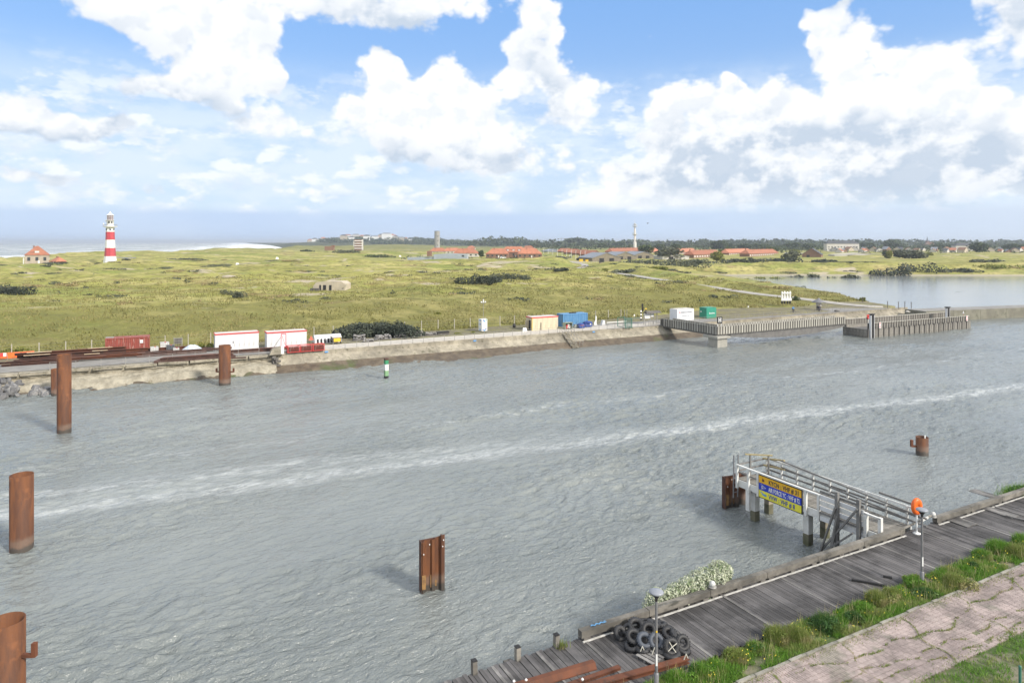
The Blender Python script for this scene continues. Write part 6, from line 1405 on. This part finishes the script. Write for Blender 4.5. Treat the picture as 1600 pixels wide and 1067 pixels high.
# ------------------------------------------------------------------ trees and scrub
M_leafd = leafmat('dark_tree_leaf', (.040,.062,.024), (.085,.11,.042), (.065,.075,.035), .03, .2)
M_leafm = leafmat('mid_tree_leaf', (.055,.085,.022), (.10,.125,.035), (.13,.14,.04), .05, .2)
M_leafy = leafmat('yellowing_tree_leaf', (.17,.19,.035), (.25,.25,.06), (.12,.16,.03), .05, .25)
M_scrub = leafmat('grey_green_scrub_leaf', (.085,.098,.062), (.150,.160,.105), (.055,.068,.045), .09, .15)
M_scrubd = leafmat('dark_scrub_leaf', (.050,.062,.045), (.095,.108,.075), (.035,.045,.034), .3, .12)
M_bark = pm('grey_bark', (.12,.10,.08), (.09,.075,.06), 3, .9)
def crown_mesh(seed, mat, n=620, flat=1.0, size=.11):
    r_ = np.random.default_rng(seed); els = [(0,0,.55,.42,.42,.40*flat)]
    for k in range(9):
        a = r_.uniform(0,6.28); q = r_.uniform(.15,.42); els.append((q*math.cos(a), q*math.sin(a), r_.uniform(.28,.85), r_.uniform(.16,.27), r_.uniform(.16,.27), r_.uniform(.13,.22)))
    V, Fc = leaves(els, n, size, seed, .7, .4, 1.3); V[:,2] *= flat; o = npmesh('crown', V, Fc, mat, False); me = o.data; bpy.data.objects.remove(o); return me
CR = {'d': [crown_mesh(s, M_leafd) for s in (1,2,3)], 'm': [crown_mesh(s, M_leafm) for s in (4,5)], 'y': [crown_mesh(s, M_leafy) for s in (6,7)], 's': [crown_mesh(s, M_scrub) for s in (8,9)]}
mtk = MB().tube((0,0,-.1), (0,0,.5), .035, 7, .02)
for a in (0,2.1,4.2): mtk.tube((0,0,.25), (.25*math.cos(a),.25*math.sin(a),.6), .015, 5, .006)
_t = mtk.build('trunk', M_bark); TRK = _t.data; bpy.data.objects.remove(_t)
def tree(px, py, z, w_px, h_px, kind, label, k=0, group=None, Y=None):
    if Y is None: p = at(px, py, z)
    else: p = Vector(((px-800)/F*Y, Y, z))
    s = p.y/F; r = thing('tree', label, 'tree', (p.x, p.y, z-.3), random.uniform(0,6), group)
    o = bpy.data.objects.new('crown', CR[kind][k % len(CR[kind])]); COL.objects.link(o); o.parent = r; o.scale = (w_px*s*.95, w_px*s*.95, h_px*s)
    o = bpy.data.objects.new('trunk', TRK); COL.objects.link(o); o.parent = r; o.scale = (w_px*s, w_px*s, h_px*s)
LT = [(1120,409,5.2,26,17,'y','yellow-green rounded tree before the long dull orange roof'),(1136,397,5.2,16,12,'m','light green tree peeping over the orange roof'),(1128,399,5.2,13,10,'m','small green tree left of the light green one'),(1236,409,5,26,18,'s','grey-green tree left of the farmhouse'),(1243,399,5,16,10,'y','yellow tree top behind the grey-green one'),(1205,398,5,22,13,'m','round green tree above the rightmost orange roof'),(944,428,5.4,12,10,'y','small wind-bent yellow-green tree on the sward beside the road'),(1036,426,5.2,18,8,'d','low dark rounded bush tree left of the lake'),(1385,404.5,4.8,12,14,'d','upright dark tree beside the yellow one at right'),(1390,405,4.8,9,15,'y','tall yellow poplar at the end of the greenhouse'),(1414,405,4.8,40,16,'s','wide grey-green tree right of the yellow poplar'),(1432,406,4.8,30,16,'s','second wide grey-green tree right of the poplar'),(1453,402.5,4.8,12,9,'y','small yellow-green round tree on the right lawn'),(1530,396,5.5,30,18,'d','very big round dark tree on the right skyline'),(1010,398,5.2,30,15,'m','pale green tree at the foot of the radio tower'),(1044,405,5.2,40,20,'s','big grey-green willow behind the white shed'),(1057,395,5.2,18,15,'d','dark tree top behind the big willow'),(1030,393,5.2,16,13,'d','dark skyline tree right of the radio tower'),(1124,391,5.2,30,16,'d','tall dark skyline tree above the orange roofs'),(1162,391,5.2,26,11,'d','dark flat skyline tree before the lake'),(1142,391,5.2,8,12,'d','narrow dark skyline tree between two wide ones'),(1188,391,5.2,30,11,'d','wide dark tree left of the hedge line'),(1238,391,5.2,30,13,'d','dark wood edge tree above the farmhouse'),(1262,391,5.2,22,12,'d','dark tree left of the long three-storey block'),(1330,389,5.5,28,12,'d','dark crown behind the long three-storey block'),(1352,389,5.5,30,11,'d','dark crown over the white village house'),(1392,389,5.5,26,16,'d','tall dark skyline crown left of the church spire'),(1405,390,5.5,18,12,'d','dark crown beside the tall one left of the spire'),(1466,391,5.5,20,12,'d','dark crown just right of the church spire'),(1480,391,5.5,18,10,'d','lower crown right of the church spire'),(1580,392,5.5,24,12,'d','crown near the right frame edge'),(1601,393,5.5,26,12,'m','lighter crown cut by the right frame edge'),(900,384.5,7,46,14,'d','round dark tree clump above the orange terraces'),(915,386,7,30,10,'d','dark clump right of the round one above the terraces'),(968,386,7,18,9,'m','green crown between spire and radio tower'),(940,388,6,20,9,'m','light crown below the distant spire'),(752,403,5.8,10,13,'d','dark garden tree between the two orange barracks')]
for k, a in enumerate(LT): tree(*a, k=k)
# masses of wood far off that read as one
def wood(name, pts, kind, n_per, label=None):
    Vs, Fs, o_ = [], [], 0; r_ = np.random.default_rng(len(pts)); mat = {'d':M_leafd,'m':M_leafm,'s':M_scrub}[kind]; els = []
    for (x, y, z, w_, h_) in pts: els += [(x+r_.normal(0,w_*.2), y+r_.normal(0,w_*.2), z+h_*.45, w_*.5, w_*.5, h_*.5), (x+r_.normal(0,w_*.35), y, z+h_*.3, w_*.4, w_*.4, h_*.36)]
    w_av = np.mean([p[3] for p in pts]); V, Fc = leaves(els, n_per*len(pts), w_av*.16, 5, .8, .4, 1.2); return npmesh(name, V, Fc, mat, False, kind='stuff')
def band(px0, px1, Y0, Y1, z, wpx, hpx, n, top=None):
    out_ = []
    for k in range(n):
        px = px0+(px1-px0)*(k+rgv.random())/n; Y = rgv.uniform(Y0, Y1); s = Y/F; x = (px-800)/F*Y; gz = hz(x, Y) if z is None else z
        hh_ = hpx*s*rgv.uniform(.65,1.25)*(1 if top is None else float(np.interp(px, *top))); out_.append((x, Y, gz-1, wpx*s*rgv.uniform(.7,1.3), hh_))
    return out_
wood('distant_wood', band(730,1640,1900,2500,5,22,13,260, ([730,780,850,900,1000,1100,1250,1640],[.7,1.15,.75,.9,.85,.75,.85,.65])), 'd', 70)
wood('middle_wood', band(830,1640,1150,1700,5,15,8,200), 'd', 60)
wood('hill_wood', band(500,760,2500,3300,None,12,6,230), 'd', 60)
wood('village_trees', band(1190,1640,800,1150,5,8,8,210), 'd', 60)
wood('garden_scrub', band(600,1000,560,900,5.2,9,4.5,90), 's', 60)
# scrub on the dunes
def scrub(px, py, z, wpx, hpx, label, kind='s', n=1500, seed=0, depth=.35, cnt=9, leaf=None):
    p = at(px, py, z); s = p.y/F; W_, H_ = wpx*s, hpx*s; r_ = np.random.default_rng(seed+int(px)); els = []
    zg = hz(p.x, p.y)
    for k in range(cnt):
        x = (r_.random()-.5)*W_*.86; q = r_.uniform(.55,1)*(1-(2*x/W_)**2*.55); els.append((x, r_.uniform(-.5,.5)*W_*depth, H_*.25, W_*r_.uniform(.10,.2), W_*r_.uniform(.10,.2), H_*.72*q))
    V, Fc = leaves(els, n, leaf or max(.22, H_*.11), seed, .8, .5, 1.4); r = thing('scrub_bush', label, 'bush', (p.x, p.y, zg-.15), 0); o = npmesh('foliage', V, Fc, {'s':M_scrub,'d':M_scrubd,'m':M_leafm,'y':M_leafy,'l':M_leafd}[kind], False); o.parent = r
    m = MB()
    for (x, y, z_, a_, b_, c_) in els: m.tube((x,y,-.3), (x,y,H_*.5), .06, 5, .03)
    m.build('stem', M_bark, r)
scrub(588, 523, 2.8, 120, 28, 'large dark grey-green buckthorn thicket at the foot of the slope', 'd', 9500, 1, .22, 20, .30)
scrub(642, 522, 2.8, 44, 12, 'lower dark end of the buckthorn thicket at its right', 'd', 2000, 2, .2, 8, .28)
scrub(745, 452, 5.6, 70, 16, 'dark buckthorn clump with yellowish right end on the middle sward', 'd', 3000, 3, .5, 9); scrub(790, 445, 5.8, 78, 13, 'long grey buckthorn thicket right of the darker clump', 's', 3600, 4, .3, 13); scrub(760, 452, 5.6, 14, 12, 'small yellow-brown bush at the right of the dark clump', 'y', 700, 5)
scrub(370, 469, 5.4, 34, 13, 'brownish bare bush on the left sward', 's', 900, 6, .3, 7); scrub(352, 466, 5.4, 24, 9, 'smaller brown bush left of the bare one', 's', 500, 7, .3, 5)
scrub(14, 466, 5.2, 70, 17, 'dark scrub patch cut by the left frame edge', 'd', 2200, 8, .3, 10)
for k,(px, py, w_, h_, kd, nm) in enumerate(((880,433,26,5,'s','low grey patch in front of the pale sand blow-out'),(1005,412,70,9,'s','grey buckthorn belt left of the brown sheds'),(1050,416,120,13,'s','long grey buckthorn belt below the white shed'),(1090,412,60,9,'s','grey scrub below the dull orange roof'),(1160,414,70,8,'d','dark scrub belt on the lawn edge'),(1200,411,60,9,'s','grey scrub joining the dark belt'),(1230,413,50,10,'d','dark end of the scrub belt by the grey-green tree'),(1292,413,40,6,'d','small double bush on the lawn above the lake'),(1030,427,30,6,'y','brownish bush left of the round dark one'),(975,429,36,7,'s','purple-grey bush right of the bent tree'),(1150,433,70,9,'y','ochre scrub along the sandy lake bank, left'),(1205,432,60,10,'y','ochre scrub along the sandy lake bank, middle'),(1262,430,50,13,'s','grey-green bank bush over the pale cliff'),(1320,431,60,13,'s','grey bank bushes right of the pale cliff'),(1390,428,70,14,'d','big dark bush mass on the lake bank'),(1440,427,80,18,'d','tallest dark bush mass on the lake bank'),(1500,427,60,7,'s','low scrub trailing off along the right lake bank'),(1560,426,80,6,'y','brownish low scrub at the right of the lake bank'),(1540,412,60,6,'s','grey scrub beyond the right lawn'),(1240,471,22,9,'m','green hump bush by the white sculpture'),(1348,470,10,9,'y','single round shrub on the lake point'),(600,398,60,6,'l','dark thicket line left of the grey warehouse'),(540,397,60,5,'s','grey thicket on the dune crest'),(478,394,24,5,'l','small dark bush beside the brick ruin'),(290,404,60,4,'s','low grey scrub on the far left dune'))):
    zz_ = {1:5.3}.get(0, 5.3) if py < 425 else (1.2 if 1100 < px and 425 < py < 440 else (2.9 if py > 460 else 5.2))
    if px < 620: zz_ = 8.0
    if px in (1240, 1348): zz_ = 3.0
    scrub(px, py, zz_, w_, h_, nm, kd, 900, 20+k, .25, 8, None if py > 440 else .8)
for k,(px, py, w_, h_) in enumerate(((24,549,46,9),(8,553,26,8),(300,544,20,5),(318,542,34,10),(338,541,30,8),(684,499,10,4),(715,521,10,4),(741,519,12,3))):
    scrub(px, py-3, 3.0, w_, h_, 'bright yellow flowering patch, %s' % ('above the orange barriers','at the left frame edge','low beside the pale tarpaulin','behind the pale tarpaulin','at the left end of the white cabin','up on the darker slope','by the black timber stack','left of the upright white box')[k], 'y', 500, 60+k, .3, 6, .25)
# tussocks over the near dune slope, beyond counting
n = 90000; T_ = rg.uniform(-75, 190, n); D_ = 126 + 150*rg.random(n)**1.5; X_ = EX.x*T_+NX.x*D_; Y_ = EX.y*T_+NX.y*D_; H_ = height(X_, Y_); rdd = seg_d(X_, Y_, ROAD)
dn = fb(X_/9, Y_/11, 3); keep = (H_ > 1.2) & (rdd > 3) & (dn > -.12) & (Y_ > 90); X_, Y_, H_, dn = X_[keep], Y_[keep], H_[keep], dn[keep]
V, Fc = blades(np.stack([X_, Y_, H_-.05], 1), .22+.4*rg.random(len(X_)), .12, 9, .8)
npmesh('marram_tussocks', V, Fc, leafmat('marram_grass', (.17,.165,.055), (.26,.24,.085), (.30,.265,.11), .03, .2), False, kind='stuff')

# low hummocks of creeping scrub and bramble over the dunes
rgs = np.random.default_rng(77)
for nm_, mt_2, cnt, hh_2, sc_ in (('creeping_scrub', M_scrub, 190, .55, .8), ('bramble_patches', M_scrubd, 60, .5, .7), ('tawny_grass_patches', leafmat('tawny_leaf', (.28,.22,.10), (.38,.31,.16), (.22,.20,.08), .1, .2), 120, .4, .7)):
    els = []
    while len(els) < cnt*3:
        yy = 150+330*rgs.random()**1.1; xx = rgs.uniform(-.85,.55)*yy; dd_ = -EX.y*xx+EX.x*yy
        if dd_ < 138 or fb(np.array([xx/28]), np.array([yy/22]), 2)[0] < .02 or min(math.hypot(xx-a, yy-b) for a, b in ROAD) < 9: continue
        g_ = hz(xx, yy)
        if g_ < 1.5: continue
        w_ = rgs.uniform(.6,2.4)*(yy/220)
        for q in range(3):
            x2 = xx+rgs.normal(0,w_*.9); y2 = yy+rgs.normal(0,w_*.5); els.append((x2, y2, g_-.05, w_*rgs.uniform(.5,1), w_*rgs.uniform(.4,.8), hh_2*rgs.uniform(.6,1.3)))
    V, Fc = leaves(els, 90*len(els), .34, cnt, .8, .5, 1.4); npmesh(nm_, V, Fc, mt_2, False, kind='stuff')

# white sculpture, kiosk, fences by the lake
r = thing('white_sculpture', 'white sculpture of four tall uprights on black feet beside the road', 'sculpture', G(1228.5, 473, 3.6)+Vector((0,0,-.3)), QA-.4)
for k in range(4): MB().box((-1.15+k*.77,.1*(k % 2),2.05), (.34,.3,2.7 if k % 2 else 2.5)).build('upright', M_lwh, r); MB().box((-1.15+k*.77,.1*(k % 2),.4), (.36,.36,.8)).build('foot', M_dark, r)
MB().box((0,-.2,1.2), (2.9,.12,.7)).box((0,-.2,2.9), (2.6,.12,.35)).build('cross_piece', M_lwh, r)
r = thing('lookout_kiosk', 'small grey kiosk with wide mushroom roof beside the quay road', 'kiosk', G(1279.5, 484, 2.7), 0)
MB().lathe([(.62,0),(.6,1.0)], 8, smooth=False).build('dark_plinth', M_dwood, r); MB().lathe([(.7,1.0),(.7,1.9)], 8, smooth=False).build('window_band', M_wallp, r); MB().lathe([(1.75,1.9),(1.7,2.0),(.5,2.6),(.1,3.0)], 12).build('roof', pm('lead_grey_roof', (.20,.20,.21)), r)
for k,(px, py) in enumerate(((1348,474),(1387,481),(1404,482),(1414,482),(1424,482.5))):
    p = G(px, py, 2.6); r = thing('thin_post', 'thin dark post on the dam shore, %s from the left' % ('first','second','third','fourth','fifth')[k], 'post', p, 0, 'thin posts on the dam'); MB().box((0,0,.8), (.12,.12,1.9)).build('post', M_dwood, r); MB().box((0,0,1.7), (.2,.2,.08)).build('cap', M_dwood, r)
for k,(px, py, s) in enumerate(((1307,487,.6),(1418,488,.5))):
    p = G(px, py, 2.62); r = thing('wave_rubble', ('small dark rock lump on the quay path by the kiosk','short pale leaning beam on the quay before the dam')[k], 'rubble', p, 0)
    MB().lathe([(.01,0),(.9*s,.1),(.8*s,.5*s),(.3*s,.8*s),(.01,.85*s)], 7, smooth=False).build('lump', (M_dwood, M_wallp)[k], r); MB().box((1.0*s,0,.2*s), (.5*s,.5*s,.4*s)).build('lump', (M_dwood, M_wallp)[k], r)
p = G(1004, 470.5, 5.5); 
pst = thing('dark_post', 'lone dark post standing on the slope above the notice shelter', 'post', (p.x, p.y, hz(p.x, p.y)-.1), 0); MB().box((0,0,.9), (.4,.3,1.9)).build('post', M_dark, pst); MB().box((0,0,1.9), (.46,.36,.1)).build('cap', M_dark, pst)
# cars near the barrack gate
def car(px, py, z, rz, mt, label, s=1.0):
    r = thing('parked_car', label, 'car', at(px, py, z), rz, 'vehicles parked near the barrack gate')
    MB().prism([(-2.1,.3),(2.1,.3),(2.15,.8),(1.3,.95),(.8,1.45),(-1.2,1.5),(-2.0,1.0)], -.85, .85, Matrix.Rotation(R(90),4,'X') @ Matrix.Scale(s,4)).build('body', mt, r)
    MB().prism([(1.15,.98),(.75,1.38),(-1.1,1.42),(-1.7,1.02)], -.87, .87, Matrix.Rotation(R(90),4,'X') @ Matrix.Scale(s,4)).build('window', M_glass, r)
    for x in (-1.3,1.3):
        for y in (-.85,.65): MB().tube((x*s,y*s,.33*s), (x*s,(y+.2)*s,.33*s), .33*s, 10).build('wheel', M_black, r)
car(873, 404, 5.2, .6, M_dark, 'black van on the road by the first orange hut', 1.5); car(879, 405, 5.2, .6, M_dark, 'second black vehicle right beside the van', 1.5); car(906, 407, 5.2, 0, M_dark, 'dark vehicle left of the yellow bin', 1.4); car(893, 401.5, 5.2, .3, M_white, 'white car behind the vans', 1.2); car(786, 404, 5.6, .2, M_white, 'white car before the large orange barrack', 1.2)
for k,(px, mt) in enumerate(((908,M_yell),(917,M_yell))):
    r = thing('waste_bin', ('yellow container left of the gatehouse','smaller yellow container right beside it')[k], 'bin', at(px, 409.5, 5.2), 0); MB().box((0,0,1.1-.2*k), (2.6-.5*k,2,2.2-.4*k)).build('bin', mt, r); MB().box((0,0,2.3-.4*k), (2.7-.5*k,2.1,.15)).build('lid', M_dark, r)
p = at(940, 414.5, 5.2); r = thing('gatehouse', 'small dark gatehouse at the road barrier', 'gatehouse', p, 0); MB().box((0,0,1.2), (3,2.5,2.4)).build('wall', M_dwood, r); MB().box((0,0,2.5), (3.6,3,.25)).build('roof', M_dark, r)
mt_ = thing('gate_fence', 'pale fence and barrier line across the road by the gatehouse', 'fence', at(885, 412, 5.2), R(-8))
for k in range(16): MB().box((k*1.7,0,.8), (.12,.12,1.6)).build('post', M_wallp, mt_)
MB().box((13,0,1.4), (26,.06,.1)).build('rail', M_wallp, mt_)
# flag and lamp poles down the barrack road
for k in range(12):
    px = 835+k*7.2; py = 397+k*.9; r = thing('lamp_pole', 'thin pale pole along the barrack road, %s from the left' % ('first second third fourth fifth sixth seventh eighth ninth tenth eleventh twelfth'.split()[k]), 'pole', at(px, py, 5.2), 0, 'thin poles along the barrack road'); MB().tube((0,0,0), (0,0,7.5), .14, 5).build('pole', M_lwh, r); MB().box((.4,0,7.4), (1.0,.2,.15)).build('arm', M_lwh, r)

# ------------------------------------------------------------------ cyclists
def cyclist(px, py, label, top, z=Q+.06, flip=1):
    p = G(px, py, z); b = thing('bicycle', 'dark bicycle under the %s' % label.split(',')[0].replace('cyclist', 'rider'), 'bicycle', p, QA)
    for x in (-.52,.52): MB().torus((x,0,.34), .32, .022, (0,1,0), 20, 5).build('wheel', M_black, b)
    MB().bar((-.52,0,.34), (-.1,0,.3), .03).bar((-.1,0,.3), (-.2,0,.85), .035).bar((-.2,0,.8), (.38,0,.85), .035).bar((-.1,0,.3), (.38,0,.8), .035).bar((.52,0,.34), (.36,0,1.0), .03).bar((-.52,0,.34), (-.2,0,.75), .025).build('frame', M_dark, b)
    MB().box((-.2,0,.92), (.26,.14,.06)).build('saddle', M_dark, b); MB().bar((.34,-.28,1.03), (.34,.28,1.03), .03).build('handlebar', M_rail, b)
    # one skinned body: pelvis, spine, head, arms to the bar, legs to the pedals
    J = [(-.2,0,1.0),(-.14,0,1.22),(-.02,0,1.46),(.02,0,1.56),(.06,0,1.70),(.07,0,1.78),(.0,.19,1.45),(.16,.24,1.22),(.33,.24,1.06),(.0,-.19,1.45),(.16,-.24,1.22),(.33,-.24,1.06),(-.16,.1,.98),(.18,.12,.80),(.02,.12,.42),(.16,.12,.36),(-.16,-.1,.98),(.14,-.12,.62),(-.14,-.12,.30),(.0,-.12,.22)]
    Eg = [(0,1),(1,2),(2,3),(3,4),(4,5),(2,6),(6,7),(7,8),(2,9),(9,10),(10,11),(0,12),(12,13),(13,14),(14,15),(0,16),(16,17),(17,18),(18,19)]
    Rd = [.15,.15,.15,.055,.095,.075,.065,.05,.035,.065,.05,.035,.10,.075,.05,.045,.10,.075,.05,.045]
    me = bpy.data.meshes.new('person'); me.from_pydata(J, Eg, []); o = bpy.data.objects.new('person', me); COL.objects.link(o)
    sk_ = o.modifiers.new('skin', 'SKIN'); sd = me.skin_vertices[0].data
    for i, r_ in enumerate(Rd): sd[i].radius = (r_, r_)
    sd[0].use_root = True; o.modifiers.new('sub', 'SUBSURF').levels = 1; o.modifiers['sub'].render_levels = 1
    dg = bpy.context.evaluated_depsgraph_get(); dg.update(); me2 = bpy.data.meshes.new_from_object(o.evaluated_get(dg)); bpy.data.objects.remove(o)
    skin = pm('skin_tone', (.5,.33,.25)) if 'skin_tone' not in bpy.data.materials else bpy.data.materials['skin_tone']
    me2.materials.clear()
    for m_ in (top, M_ink, skin): me2.materials.append(m_)
    for f in me2.polygons:
        c = f.center; f.material_index = 2 if c.z > 1.58 or (c.x > .29 and abs(c.y) > .2 and c.z > .95) else (1 if c.z < 1.05 else 0); f.use_smooth = True
    o = bpy.data.objects.new('person', me2); COL.objects.link(o); tag(o, label, 'person', 'cyclists on the quay road'); o.location = p; o.rotation_euler = (0,0,QA)
    MB().lathe([(.105,.0),(.115,.06),(.08,.13),(.0,.15)], 10, (.05,0,1.74)).build('hair', M_dwood, o)
cyclist(1239.5, 489.5, 'cyclist in a blue jacket riding right along the quay road, hands on the bar', M_lb)
cyclist(1280, 488, 'cyclist in dark clothes riding along the quay road below the kiosk', M_ink)
# small bird in the sky
bd = MB().lathe([(.01,-.3),(.12,-.1),(.1,.15),(.01,.35)], 6).build('seagull', M_dwood); tag(bd, 'tiny dark gull flying right of the radio tower', 'bird'); bd.location = ((1012-800)/F*190, 190, 20+29.0/F*190); bd.rotation_euler = (R(80),0,R(70))
for s in (-1,1): MB().prism([(-.12,0),(.12,0),(.02,.65)], -.01, .01, Matrix.Rotation(s*R(75),4,'Z')).build('wing', M_dwood, bd)

# ------------------------------------------------------------------ the air
hm = bpy.data.materials.new('sea_haze'); hm.use_nodes = True; ht = hm.node_tree; ht.nodes.clear()
ho = ht.nodes.new('ShaderNodeOutputMaterial'); hv = ht.nodes.new('ShaderNodeVolumePrincipled'); ht.links.new(hv.outputs[0], ho.inputs['Volume'])
hv.inputs['Density'].default_value = .00013; hv.inputs['Color'].default_value = (.80,.88,1.0,1); hv.inputs['Anisotropy'].default_value = .2
MB().box((5000,22000,28), (110000,56000,64)).build('haze', hm, kind='stuff')
